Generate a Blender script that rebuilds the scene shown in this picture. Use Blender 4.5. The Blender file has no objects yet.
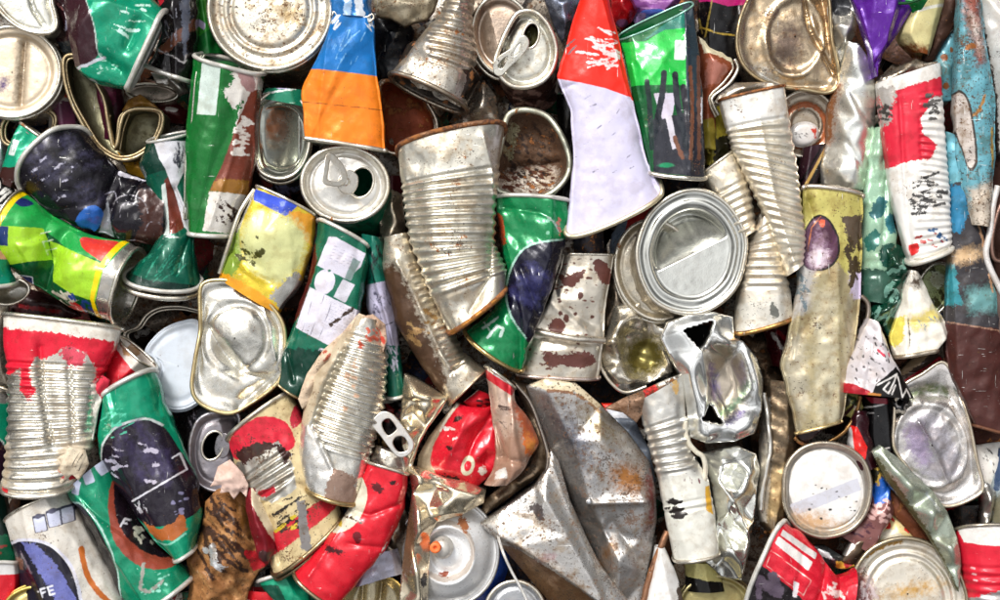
import bpy, math
import numpy as np
from mathutils import Vector, geometry

# ------------------------------------------------------------------ camera, sky, sun, exposure
SC = bpy.context.scene
COL = SC.collection
U = 0.00075                      # metres per photograph pixel on the plane z = 0
ZS, HS = 1.3, 1.3
D = 1750.0                       # camera height in the same unit
cam = bpy.data.objects.new('camera', bpy.data.cameras.new('camera'))
COL.objects.link(cam)
cam.location = (0, 0, D * U)
cam.rotation_euler = (0, 0, 0)
cam.data.sensor_width = 36
cam.data.lens = 36 * D / 1000.0
cam.data.clip_start = 0.05
cam.data.clip_end = 200
SC.camera = cam

SUN_EL, SUN_AZ = 47, -28         # elevation; azimuth from the top of the picture, minus = towards the left
world = bpy.data.worlds.new('World')
SC.world = world
world.use_nodes = True
nt = world.node_tree
nt.nodes.clear()
w_out = nt.nodes.new('ShaderNodeOutputWorld')
w_bg = nt.nodes.new('ShaderNodeBackground')
w_sky = nt.nodes.new('ShaderNodeTexSky')
w_sky.sky_type = 'NISHITA'
w_sky.sun_disc = False
w_sky.sun_elevation = math.radians(SUN_EL)
w_sky.sun_rotation = math.radians(SUN_AZ)
w_sky.dust_density = 4
w_hsv = nt.nodes.new('ShaderNodeHueSaturation')
w_hsv.inputs['Saturation'].default_value = 0.12
w_tc = nt.nodes.new('ShaderNodeTexCoord')
w_n = nt.nodes.new('ShaderNodeTexNoise')
w_n.inputs['Scale'].default_value = 2.6
w_n.inputs['Detail'].default_value = 3
w_n.inputs['Roughness'].default_value = 0.5
w_r = nt.nodes.new('ShaderNodeMapRange')
w_r.interpolation_type = 'SMOOTHSTEP'
w_r.inputs['From Min'].default_value = 0.36
w_r.inputs['From Max'].default_value = 0.62
w_r.inputs['To Min'].default_value = 0.35
w_r.inputs['To Max'].default_value = 1.6
w_m = nt.nodes.new('ShaderNodeVectorMath')
w_m.operation = 'SCALE'
w_bg.inputs['Strength'].default_value = 0.15
nt.links.new(w_tc.outputs['Generated'], w_n.inputs['Vector'])
nt.links.new(w_n.outputs['Fac'], w_r.inputs['Value'])
nt.links.new(w_sky.outputs[0], w_hsv.inputs['Color'])
nt.links.new(w_hsv.outputs[0], w_m.inputs[0])
w_x = nt.nodes.new('ShaderNodeSeparateXYZ')          # overcast: brightest overhead, dim towards the horizon
nt.links.new(w_tc.outputs['Generated'], w_x.inputs[0])
w_z = nt.nodes.new('ShaderNodeMapRange')
w_z.interpolation_type = 'SMOOTHSTEP'
w_z.inputs['From Min'].default_value = 0.3
w_z.inputs['From Max'].default_value = 0.97
w_z.inputs['To Min'].default_value = 0.18
w_z.inputs['To Max'].default_value = 2.1
nt.links.new(w_x.outputs[2], w_z.inputs['Value'])
w_p = nt.nodes.new('ShaderNodeMath')
w_p.operation = 'MULTIPLY'
nt.links.new(w_r.outputs[0], w_p.inputs[0])
nt.links.new(w_z.outputs[0], w_p.inputs[1])
nt.links.new(w_p.outputs[0], w_m.inputs['Scale'])
nt.links.new(w_m.outputs[0], w_bg.inputs['Color'])
nt.links.new(w_bg.outputs[0], w_out.inputs['Surface'])

sun = bpy.data.objects.new('sun', bpy.data.lights.new('sun', 'SUN'))
COL.objects.link(sun)
sun.data.energy = 2.4
sun.data.angle = math.radians(14)
sun.data.color = (1.0, 0.97, 0.92)
_e, _a = math.radians(SUN_EL), math.radians(SUN_AZ)
sun.rotation_euler = Vector((math.sin(_a) * math.cos(_e), math.cos(_a) * math.cos(_e), math.sin(_e))).to_track_quat('Z', 'Y').to_euler()

SC.view_settings.view_transform = 'Standard'
SC.view_settings.look = 'None'
SC.view_settings.exposure = 0.0
SC.view_settings.gamma = 1
SC.view_settings.use_curve_mapping = False
SC.cycles.max_bounces = 6
SC.cycles.use_denoising = True

# ------------------------------------------------------------------ small maths
def lin(c):
    if isinstance(c, str):
        c = c.lstrip('#')
        v = [int(c[i:i + 2], 16) / 255 for i in (0, 2, 4)]
        return tuple(x / 12.92 if x <= .04045 else ((x + .055) / 1.055) ** 2.4 for x in v)
    return c

def _h(i, j, k, s):
    n = (i * 374761393 + j * 668265263 + k * 2147483647 + s * 974634777) & 0xffffffff
    n = ((n ^ (n >> 13)) * 1274126177) & 0xffffffff
    return ((n ^ (n >> 16)) & 0xffffff) / float(0xffffff)

def vnoise(p, s):
    p = np.asarray(p, float)
    f = np.floor(p)
    i = f.astype(np.int64)
    t = p - f
    t = t * t * (3 - 2 * t)
    r = 0
    for a in (0, 1):
        for b in (0, 1):
            for c in (0, 1):
                w = (t[..., 0] if a else 1 - t[..., 0]) * (t[..., 1] if b else 1 - t[..., 1]) * (t[..., 2] if c else 1 - t[..., 2])
                r = r + w * _h(i[..., 0] + a, i[..., 1] + b, i[..., 2] + c, s)
    return r

def crumple(p, size, s):
    """folded-metal noise, about -1..1, with sharp ridges"""
    q = p / size
    a = 1 - 2 * np.abs(2 * vnoise(q, s) - 1)
    b = 1 - 2 * np.abs(2 * vnoise(q * 2.3 + 7.1, s + 11) - 1)
    return a * .7 + b * .3

def origami(X, Y, size, s):
    """flat facets meeting in straight folds, about -1..1"""
    r = np.random.RandomState(s * 13 + 5)
    P = np.stack([X, Y, 0 * X], -1) / (size * 2.2)
    out, tot = 0, 0
    for i in range(4):
        a, lam, ph = r.rand() * 3.14, size * (.7 + 1.3 * r.rand()), r.rand() * 7
        w = lam / size
        q = (X * math.cos(a) + Y * math.sin(a)) / lam + ph + 1.3 * (vnoise(P + i * 9.1, s + i) - .5)
        out = out + w * (4 * np.abs(q - np.floor(q) - .5) - 1)
        tot += w
    return out / tot * 1.5

def gsmooth(a, sig):
    """gaussian along axis 0, end points kept"""
    if sig <= .3 or len(a) < 3:
        return a
    r = int(min(3 * sig, len(a) - 1))
    if r < 1:
        return a
    k = np.exp(-.5 * (np.arange(-r, r + 1) / sig) ** 2)
    k /= k.sum()
    lo = 2 * a[0] - a[1:r + 1][::-1]
    hi = 2 * a[-1] - a[-r - 1:-1][::-1]
    b = np.concatenate([lo, a, hi])
    return np.stack([np.convolve(b[:, c], k, 'valid') for c in range(a.shape[1])], 1)

def catmull(pts, closed, step=1.5):
    P = np.asarray(pts, float)
    n = len(P)
    out = []
    for i in range(n if closed else n - 1):
        if closed:
            a, b, c, d = P[(i - 1) % n], P[i], P[(i + 1) % n], P[(i + 2) % n]
        else:
            a, b, c, d = P[max(i - 1, 0)], P[i], P[i + 1], P[min(i + 2, n - 1)]
        m = max(2, int(np.linalg.norm(c - b) / step))
        t = (np.arange(m) / m)[:, None]
        out.append(.5 * (2 * b + (c - a) * t + (2 * a - 5 * b + 4 * c - d) * t ** 2 + (3 * b - a - 3 * c + d) * t ** 3))
    if not closed:
        out.append(P[-1:])
    return np.concatenate(out)

def seg_dist(X, Y, pts, closed):
    P = np.asarray(pts, float)[:, :2]
    d = np.full(X.shape, 1e9)
    n = len(P)
    for i in range(n if closed else n - 1):
        a, b = P[i], P[(i + 1) % n]
        ab = b - a
        L = ab @ ab + 1e-9
        t = np.clip(((X - a[0]) * ab[0] + (Y - a[1]) * ab[1]) / L, 0, 1)
        d = np.minimum(d, np.hypot(X - a[0] - t * ab[0], Y - a[1] - t * ab[1]))
    return d

def inside(X, Y, pts):
    P = np.asarray(pts, float)
    r = np.zeros(X.shape, bool)
    n = len(P)
    for i in range(n):
        x0, y0 = P[i][:2]
        x1, y1 = P[(i + 1) % n][:2]
        if y0 == y1:
            continue
        c = ((y0 > Y) != (y1 > Y)) & (X < (x1 - x0) * (Y - y0) / (y1 - y0) + x0)
        r ^= c
    return r

FONT = {'F': [[(0, 0), (0, 1)], [(0, 0), (.6, 0)], [(0, .48), (.5, .48)]], 'E': [[(0, 0), (0, 1)], [(0, 0), (.6, 0)], [(0, .5), (.5, .5)], [(0, 1), (.6, 1)]],
        'N': [[(0, 1), (0, 0), (.6, 1), (.6, 0)]], 'A': [[(0, 1), (.35, 0), (.7, 1)], [(.13, .65), (.57, .65)]], 'V': [[(0, 0), (.35, 1), (.7, 0)]],
        'S': [[(.6, .1), (.3, 0), (.05, .15), (.1, .4), (.5, .55), (.6, .8), (.3, 1), (0, .9)]], 'L': [[(0, 0), (0, 1), (.6, 1)]], 'I': [[(0, 0), (0, 1)]],
        'o': [[(.3, .4), (.5, .6), (.45, .9), (.2, 1), (.05, .8), (.1, .5), (.3, .4)]], 'C': [[(.6, .1), (.3, 0), (.05, .25), (.05, .75), (.3, 1), (.6, .9)]], ' ': []}

def sdf(sh, X, Y, S=None):
    """signed distance in px to a printed shape, positive inside"""
    k = sh[0]
    if k in ('p', 's'):
        P = catmull(sh[1], True, 3) if k == 's' else sh[1]
        d = seg_dist(X, Y, P, True)
        return np.where(inside(X, Y, P), d, -d)
    if k in ('e', 'ring'):
        cx, cy, rx, ry, rot = sh[1:6]
        a = math.radians(rot)
        x = (X - cx) * math.cos(a) + (Y - cy) * math.sin(a)
        y = -(X - cx) * math.sin(a) + (Y - cy) * math.cos(a)
        d = (1 - np.hypot(x / rx, y / ry)) * min(rx, ry)
        return d if k == 'e' else sh[6] - np.abs(d)
    if k == 'r':
        cx, cy, w, h, rot = sh[1:6]
        a = math.radians(rot)
        x = (X - cx) * math.cos(a) + (Y - cy) * math.sin(a)
        y = -(X - cx) * math.sin(a) + (Y - cy) * math.cos(a)
        return np.minimum(w / 2 - np.abs(x), h / 2 - np.abs(y))
    if k in ('l', 'lc'):
        P = catmull(sh[1], False, 3) if k == 'lc' else sh[1]
        return sh[2] / 2 - seg_dist(X, Y, P, False)
    if k == 'v':
        return np.minimum(S - sh[1], sh[2] - S)
    if k == 't':
        _, s, x0, y0, h, rot, w = sh
        a = math.radians(rot)
        d = np.full(X.shape, -50.)
        ox = 0
        for ch in s:
            for st in FONT[ch]:
                pts = [(x0 + math.cos(a) * (px + ox) * h - math.sin(a) * py * h, y0 + math.sin(a) * (px + ox) * h + math.cos(a) * py * h) for px, py in st]
                d = np.maximum(d, w / 2 - seg_dist(X, Y, pts, False))
            ox += .95
        return d
    if k == 'u':                                    # union
        d = sdf(sh[1][0], X, Y, S)
        for q in sh[1][1:]:
            d = np.maximum(d, sdf(q, X, Y, S))
        return d
    raise ValueError(k)

def streaks(cx, cy, rx, ry, rot, n, L, w, ang, seed):
    """a scatter of short strokes (drops, scuffs, painted highlights) as one union"""
    r = np.random.RandomState(seed)
    out = []
    for _ in range(n):
        t, q = r.rand() * 6.28, math.sqrt(r.rand())
        a = math.radians(rot)
        x, y = rx * q * math.cos(t), ry * q * math.sin(t)
        x, y = cx + x * math.cos(a) - y * math.sin(a), cy + x * math.sin(a) + y * math.cos(a)
        b = math.radians(ang + r.randn() * 14)
        l = L * (.4 + r.rand())
        out.append(('l', [(x - l / 2 * math.cos(b), y - l / 2 * math.sin(b)), (x + l / 2 * math.cos(b), y + l / 2 * math.sin(b))], w * (.5 + r.rand())))
    return ('u', out)

def fineprint(cx, cy, w, h, rot, rows, seed, wd=.8):
    """rows of tiny broken lines, like small print"""
    r = np.random.RandomState(seed)
    a = math.radians(rot)
    out = []
    for i in range(rows):
        y = -h / 2 + h * (i + .5) / rows
        x = -w / 2
        while x < w / 2 - 1:
            l = 2 + 5 * r.rand()
            e = min(x + l, w / 2)
            out.append(('l', [(cx + q * math.cos(a) - y * math.sin(a), cy + q * math.sin(a) + y * math.cos(a)) for q in (x, e)], wd))
            x = e + 1.4
    return ('u', out)

# ------------------------------------------------------------------ materials
def _weather():
    g = bpy.data.node_groups.new('weathering', 'ShaderNodeTree')
    I = g.interface
    for n, t, v in (('Color', 'NodeSocketColor', None), ('Metallic', 'NodeSocketFloat', 0), ('Roughness', 'NodeSocketFloat', .4), ('Rust', 'NodeSocketFloat', 0),
                    ('Dirt', 'NodeSocketFloat', .3), ('Scratch', 'NodeSocketFloat', .3), ('Seed', 'NodeSocketFloat', 0), ('Bump', 'NodeSocketFloat', .3)):
        s = I.new_socket(n, in_out='INPUT', socket_type=t)
        if v is not None:
            s.default_value = v
    for n, t in (('Color', 'NodeSocketColor'), ('Metallic', 'NodeSocketFloat'), ('Roughness', 'NodeSocketFloat'), ('Normal', 'NodeSocketVector'), ('Wear', 'NodeSocketFloat')):
        I.new_socket(n, in_out='OUTPUT', socket_type=t)
    N, Lk = g.nodes, g.links
    gi, go = N.new('NodeGroupInput'), N.new('NodeGroupOutput')

    def put(s, v):
        if isinstance(v, (int, float)):
            s.default_value = v
        else:
            Lk.new(v, s)

    def m(op, a, b=0., c=None):
        x = N.new('ShaderNodeMath')
        x.operation = op
        put(x.inputs[0], a)
        put(x.inputs[1], b)
        if c is not None:
            put(x.inputs[2], c)
        return x.outputs[0]

    def noise(vec, scale, det, rough=.55):
        x = N.new('ShaderNodeTexNoise')
        Lk.new(vec, x.inputs['Vector'])
        x.inputs['Scale'].default_value = scale
        x.inputs['Detail'].default_value = det
        x.inputs['Roughness'].default_value = rough
        return x.outputs['Fac']

    def step(v, lo, width):
        x = N.new('ShaderNodeMapRange')
        x.interpolation_type = 'SMOOTHSTEP'
        put(x.inputs['Value'], v)
        put(x.inputs['From Min'], lo)
        put(x.inputs['From Max'], m('ADD', lo, width))
        return x.outputs[0]

    def mix(f, a, b, mode='MIX'):
        x = N.new('ShaderNodeMix')
        x.data_type = 'RGBA'
        x.blend_type = mode
        put(x.inputs[0], f)
        for s, v in ((x.inputs[6], a), (x.inputs[7], b)):
            if isinstance(v, tuple):
                s.default_value = (*v, 1)
            else:
                Lk.new(v, s)
        return x.outputs[2]
    tc = N.new('ShaderNodeTexCoord')
    sc = N.new('ShaderNodeVectorMath')
    sc.operation = 'SCALE'
    Lk.new(tc.outputs['Object'], sc.inputs[0])
    sc.inputs['Scale'].default_value = 1 / U
    cb = N.new('ShaderNodeCombineXYZ')
    sd = gi.outputs['Seed']
    put(cb.inputs[0], m('MULTIPLY', sd, 371.3))
    put(cb.inputs[1], m('MULTIPLY', sd, 173.7))
    put(cb.inputs[2], m('MULTIPLY', sd, 51.9))
    ad = N.new('ShaderNodeVectorMath')
    Lk.new(sc.outputs[0], ad.inputs[0])
    Lk.new(cb.outputs[0], ad.inputs[1])
    P = ad.outputs[0]
    n1, n2, n3 = noise(P, .035, 5, .62), noise(P, .15, 5, .65), noise(P, .55, 3)
    n4, n5 = noise(P, .30, 4, .72), noise(P, .06, 4, .6)
    rust, dirt, scr = gi.outputs['Rust'], gi.outputs['Dirt'], gi.outputs['Scratch']
    rm = step(m('ADD', m('MULTIPLY', n1, .5), m('MULTIPLY', n2, .5)), m('SUBTRACT', .735, m('MULTIPLY', rust, .42)), .03)
    rcol = mix(step(n2, .42, .2), (.075, .032, .02), (.30, .115, .035))
    sp = step(n4, m('SUBTRACT', .79, m('MULTIPLY', dirt, .29)), .03)
    sp2 = step(m('ADD', m('MULTIPLY', n3, .40), m('MULTIPLY', n1, .60)), m('SUBTRACT', .70, m('MULTIPLY', dirt, .18)), .03)
    sp = m('MAXIMUM', sp, sp2)
    film = m('MULTIPLY', step(m('ADD', m('MULTIPLY', n5, .6), m('MULTIPLY', n2, .4)), .46, .16), m('MULTIPLY', dirt, .9))
    mp = N.new('ShaderNodeMapping')
    mp.inputs['Rotation'].default_value = (.3, .2, .9)
    mp.inputs['Scale'].default_value = (.035, .75, .4)
    Lk.new(P, mp.inputs['Vector'])
    ns = noise(mp.outputs[0], 1, 3, .6)
    mp2 = N.new('ShaderNodeMapping')
    mp2.inputs['Rotation'].default_value = (.1, .4, -.5)
    mp2.inputs['Scale'].default_value = (.6, .03, .3)
    Lk.new(P, mp2.inputs['Vector'])
    ns2 = noise(mp2.outputs[0], 1, 3, .6)
    sm = step(m('MAXIMUM', ns, ns2), m('SUBTRACT', .755, m('MULTIPLY', scr, .16)), .03)
    chip = step(m('ADD', m('MULTIPLY', n4, .6), m('MULTIPLY', n1, .4)), m('SUBTRACT', .775, m('MULTIPLY', scr, .12)), .02)
    sm = m('MAXIMUM', sm, chip)
    c = mix(film, gi.outputs['Color'], (.44, .33, .21), 'MULTIPLY')
    c = mix(m('MULTIPLY', sm, .75), c, (.66, .65, .62))
    c = mix(m('MULTIPLY', sp, .85), c, mix(step(n5, .4, .2), (.03, .022, .016), (.12, .05, .02)))
    c = mix(rm, c, rcol)
    Lk.new(c, go.inputs['Color'])
    clean = m('MULTIPLY', m('SUBTRACT', 1., rm), m('SUBTRACT', 1., m('MULTIPLY', sp, .85)))
    met = m('MULTIPLY', m('ADD', gi.outputs['Metallic'], m('MULTIPLY', m('MULTIPLY', sm, .5), m('SUBTRACT', 1., gi.outputs['Metallic']))), clean)
    Lk.new(met, go.inputs['Metallic'])
    ro = m('ADD', gi.outputs['Roughness'], m('MULTIPLY', m('SUBTRACT', n2, .5), .32))
    ro = m('ADD', ro, m('MULTIPLY', film, .35))
    ro = m('ADD', ro, m('MULTIPLY', m('SUBTRACT', 1., clean), .4))
    x = N.new('ShaderNodeClamp')
    Lk.new(ro, x.inputs[0])
    x.inputs[1].default_value = .12
    Lk.new(x.outputs[0], go.inputs['Roughness'])
    hgt = m('ADD', m('MULTIPLY', n3, .25), m('MULTIPLY', n2, .6))
    hgt = m('ADD', hgt, m('MULTIPLY', n5, .6))
    hgt = m('ADD', hgt, m('MULTIPLY', rm, .5))
    hgt = m('SUBTRACT', hgt, m('MULTIPLY', sm, .25))
    b = N.new('ShaderNodeBump')
    b.inputs['Distance'].default_value = U * 1.3
    put(b.inputs['Strength'], gi.outputs['Bump'])
    Lk.new(hgt, b.inputs['Height'])
    Lk.new(b.outputs[0], go.inputs['Normal'])
    w = m('ADD', m('MULTIPLY', m('SUBTRACT', n2, .5), 2.4), m('MULTIPLY', m('SUBTRACT', n4, .5), 2.))
    Lk.new(w, go.inputs['Wear'])
    return g
WEATHER = _weather()
_seed = [0]

def mat(base, metal=0., rough=.38, rust=0., dirt=.3, scratch=.3, bump=.35, coat=0., prints=()):
    """a weathered surface; prints = list of (shape, colour[, wear[, metallic]]) laid over the base in order"""
    _seed[0] += 1
    M = bpy.data.materials.new('surface')
    M.use_nodes = True
    N, Lk = M.node_tree.nodes, M.node_tree.links
    pb = N['Principled BSDF']
    w = N.new('ShaderNodeGroup')
    w.node_tree = WEATHER
    w.inputs['Seed'].default_value = _seed[0] * .731 % 19
    for k, v in (('Metallic', metal), ('Roughness', rough), ('Rust', rust), ('Dirt', dirt), ('Scratch', scratch), ('Bump', bump)):
        w.inputs[k].default_value = v
    w.inputs['Color'].default_value = (*lin(base), 1)
    if prints:
        w2 = N.new('ShaderNodeGroup')               # same seed: its Wear output frays the print edges
        w2.node_tree = WEATHER
        w2.inputs['Seed'].default_value = w.inputs['Seed'].default_value + 1.3
        col = met = None
        for i, pr in enumerate(prints):
            a = N.new('ShaderNodeAttribute')
            a.attribute_name = 'print%d' % i
            wear = pr[2] if len(pr) > 2 else .5
            ma = N.new('ShaderNodeMath')
            ma.operation = 'MULTIPLY_ADD'
            Lk.new(w2.outputs['Wear'], ma.inputs[0])
            ma.inputs[1].default_value = wear
            Lk.new(a.outputs['Fac'], ma.inputs[2])
            mr = N.new('ShaderNodeMapRange')
            Lk.new(ma.outputs[0], mr.inputs['Value'])
            sf = .4 if wear < 4.5 else wear * .8      # broad stains, tints and painted highlights blend softly, print and torn paper end sharply
            mr.inputs['From Min'].default_value = -sf
            mr.inputs['From Max'].default_value = sf
            mx = N.new('ShaderNodeMix')
            mx.data_type = 'RGBA'
            Lk.new(mr.outputs[0], mx.inputs[0])
            if col is None:
                mx.inputs[6].default_value = (*lin(base), 1)
            else:
                Lk.new(col, mx.inputs[6])
            mx.inputs[7].default_value = (*lin(pr[1]), 1)
            col = mx.outputs[2]
            mm = N.new('ShaderNodeMix')
            Lk.new(mr.outputs[0], mm.inputs[0])
            if met is None:
                mm.inputs[2].default_value = metal
            else:
                Lk.new(met, mm.inputs[2])
            mm.inputs[3].default_value = pr[3] if len(pr) > 3 else min(metal, .15)
            met = mm.outputs[0]
        Lk.new(col, w.inputs['Color'])
        Lk.new(met, w.inputs['Metallic'])
    for o, i in (('Color', 'Base Color'), ('Metallic', 'Metallic'), ('Roughness', 'Roughness'), ('Normal', 'Normal')):
        Lk.new(w.outputs[o], pb.inputs[i])
    pb.inputs['Coat Weight'].default_value = coat
    pb.inputs['Coat Roughness'].default_value = .06
    pb.inputs['Specular IOR Level'].default_value = .35
    M['prints'] = len(prints)
    return M, [p[0] for p in prints]

def _tone(c):
    c = lin(c)
    m = max(c)
    return tuple(min(.86, x * (.5 + .45 * min(1., m / .6))) for x in c)

def steel(base='#cfcac0', rough=.27, rust=.25, dirt=.45, scratch=.2, bump=.4, metal=.92, prints=()):
    base = tuple(min(.9, x * k) for x, k in zip(lin(base), (1.09, 1.075, 1.03)))
    return mat(base, min(metal, .92), rough + .03, rust, dirt, scratch, bump, 0, prints)

def paint(base, prints=(), rough=.3, metal=.25, rust=.05, dirt=.35, scratch=.3, bump=.3, coat=.25):
    return mat(_tone(base), metal, rough, rust, dirt, scratch, bump, coat * .6, [(p[0], _tone(p[1]), *p[2:]) for p in prints])

# ------------------------------------------------------------------ things and parts
class Thing:
    """an Empty at the thing's base; z is the height its silhouette lies at"""
    def __init__(s, name, label, cat, x, y, z, group=None):
        z = z * ZS
        s.z = z
        s.k = (D - z) / D
        s.root = bpy.data.objects.new(name, None)
        s.root.empty_display_size = .01
        COL.objects.link(s.root)
        s.loc = np.array(((x - 500) * s.k * U, (300 - y) * s.k * U, z * U))
        s.root.location = s.loc
        s.root['label'] = label
        s.root['category'] = cat
        if group:
            s.root['group'] = group
        _seed[0] += 1
        s.seed = _seed[0]

    def part(s, name, X, Y, Z, faces, M, S=None, parent=None, label=None):
        M, shapes = M
        v = np.stack([(X - 500) * s.k * U, (300 - Y) * s.k * U, Z * U], 1) - s.loc
        me = bpy.data.meshes.new(name)
        me.vertices.add(len(v))
        me.vertices.foreach_set('co', v.astype(np.float32).ravel())
        if isinstance(faces, np.ndarray):
            faces = [faces]
        faces = [f for f in faces if len(f)]
        nl = sum(f.size for f in faces)
        npoly = sum(len(f) for f in faces)
        me.loops.add(nl)
        me.polygons.add(npoly)
        me.loops.foreach_set('vertex_index', np.concatenate([f.ravel() for f in faces]).astype(np.int32))
        tot = np.concatenate([np.full(len(f), f.shape[1], np.int32) for f in faces])
        st = np.concatenate([[0], np.cumsum(tot)[:-1]]).astype(np.int32)
        me.polygons.foreach_set('loop_start', st)
        try:
            me.polygons.foreach_set('loop_total', tot)
        except Exception:
            pass
        me.polygons.foreach_set('use_smooth', np.ones(npoly, bool))
        me.update(calc_edges=True)
        for i, sh in enumerate(shapes):
            d = np.clip(sdf(sh, X, Y, S if S is not None else np.zeros(len(X))), -30, 30)
            at = me.attributes.new('print%d' % i, 'FLOAT', 'POINT')
            at.data.foreach_set('value', d.astype(np.float32))
        me.materials.append(M)
        o = bpy.data.objects.new(name, me)
        COL.objects.link(o)
        o.parent = parent or s.root
        if label:
            o['label'] = label
        return o

def grid_faces(nu, nv, wrap_v, flip=False):
    i = np.arange(nu - 1)[:, None]
    j = np.arange(nv if wrap_v else nv - 1)[None, :]
    j2 = (j + 1) % nv
    a, b, c, d = i * nv + j, i * nv + j2, (i + 1) * nv + j2, (i + 1) * nv + j
    f = np.stack([a, b, c, d] if not flip else [d, c, b, a], -1)
    return f.reshape(-1, 4)

def top_shape(X, Y, Z, w, dents, creases, crump, seed, nrm=None):
    """pressed dents, sharp creases and crumpling of the side that faces up"""
    for d in dents:
        x, y, rx, ry, rot, dep = d
        a = math.radians(rot)
        u = ((X - x) * math.cos(a) + (Y - y) * math.sin(a)) / rx
        v = (-(X - x) * math.sin(a) + (Y - y) * math.cos(a)) / ry
        Z = Z - w * dep * np.exp(-(u * u + v * v))
    for c in creases:
        pts, wd, dep = c
        q = seg_dist(X, Y, pts, False)
        Z = Z - w * dep * np.exp(-q / wd)
    return Z

def tube(t, name, pts, r, M, closed=False, world_z=False, flat=1., parent=None, smooth=True, step=1.6, n=10, z=None, rough=0, label=None):
    """pts (x, y, z) in px; round bar through them"""
    P = np.asarray([(p[0], p[1], (t.z if z is None else z * ZS) if len(p) < 3 else p[2] * ZS * (1 if world_z else 1 / ZS)) for p in pts], float)
    if smooth:
        P = catmull(P, closed, step)
    if rough:
        P = P + rough * (np.stack([vnoise(P / 9, t.seed + i) for i in range(3)], 1) - .5)
    T = np.roll(P, -1, 0) - np.roll(P, 1, 0)
    if not closed:
        T[0], T[-1] = P[1] - P[0], P[-1] - P[-2]
    T /= np.linalg.norm(T, axis=1)[:, None] + 1e-9
    N1 = np.zeros_like(P)
    a = np.cross(T[0], (0.3, .2, 1.))
    N1[0] = a / np.linalg.norm(a)
    for i in range(1, len(P)):
        v = N1[i - 1] - T[i] * (N1[i - 1] @ T[i])
        N1[i] = v / (np.linalg.norm(v) + 1e-9)
    N2 = np.cross(T, N1)
    if closed:
        v = N1[-1] - T[0] * (N1[-1] @ T[0])
        ang = math.atan2(v @ N2[0], v @ N1[0])
        f = -ang * np.arange(len(P)) / len(P)
        N1, N2 = N1 * np.cos(f)[:, None] + N2 * np.sin(f)[:, None], N2 * np.cos(f)[:, None] - N1 * np.sin(f)[:, None]
    th = np.arange(n) * 2 * math.pi / n
    R = np.full(len(P), r, float) if np.isscalar(r) else np.interp(np.linspace(0, 1, len(P)), np.linspace(0, 1, len(r)), r)
    V = P[:, None] + R[:, None, None] * (np.cos(th)[None, :, None] * N1[:, None] + np.sin(th)[None, :, None] * N2[:, None])
    if flat != 1:
        V[..., 2] = P[:, None, 2] + (V[..., 2] - P[:, None, 2]) * flat
    m = len(P)
    if closed:
        V = np.concatenate([V, V[:1]])
        m += 1
    f = [grid_faces(m, n, True)]
    V = V.reshape(-1, 3)
    if not closed:
        f += [np.arange(n)[None, ::-1], (np.arange(n) + (m - 1) * n)[None]]
    return t.part(name, V[:, 0], V[:, 1], V[:, 2], f, M, parent=parent, label=label)

STEEL_RIM = dict(base='#d6d1c6', rough=.25, rust=.3, dirt=.45)

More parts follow.
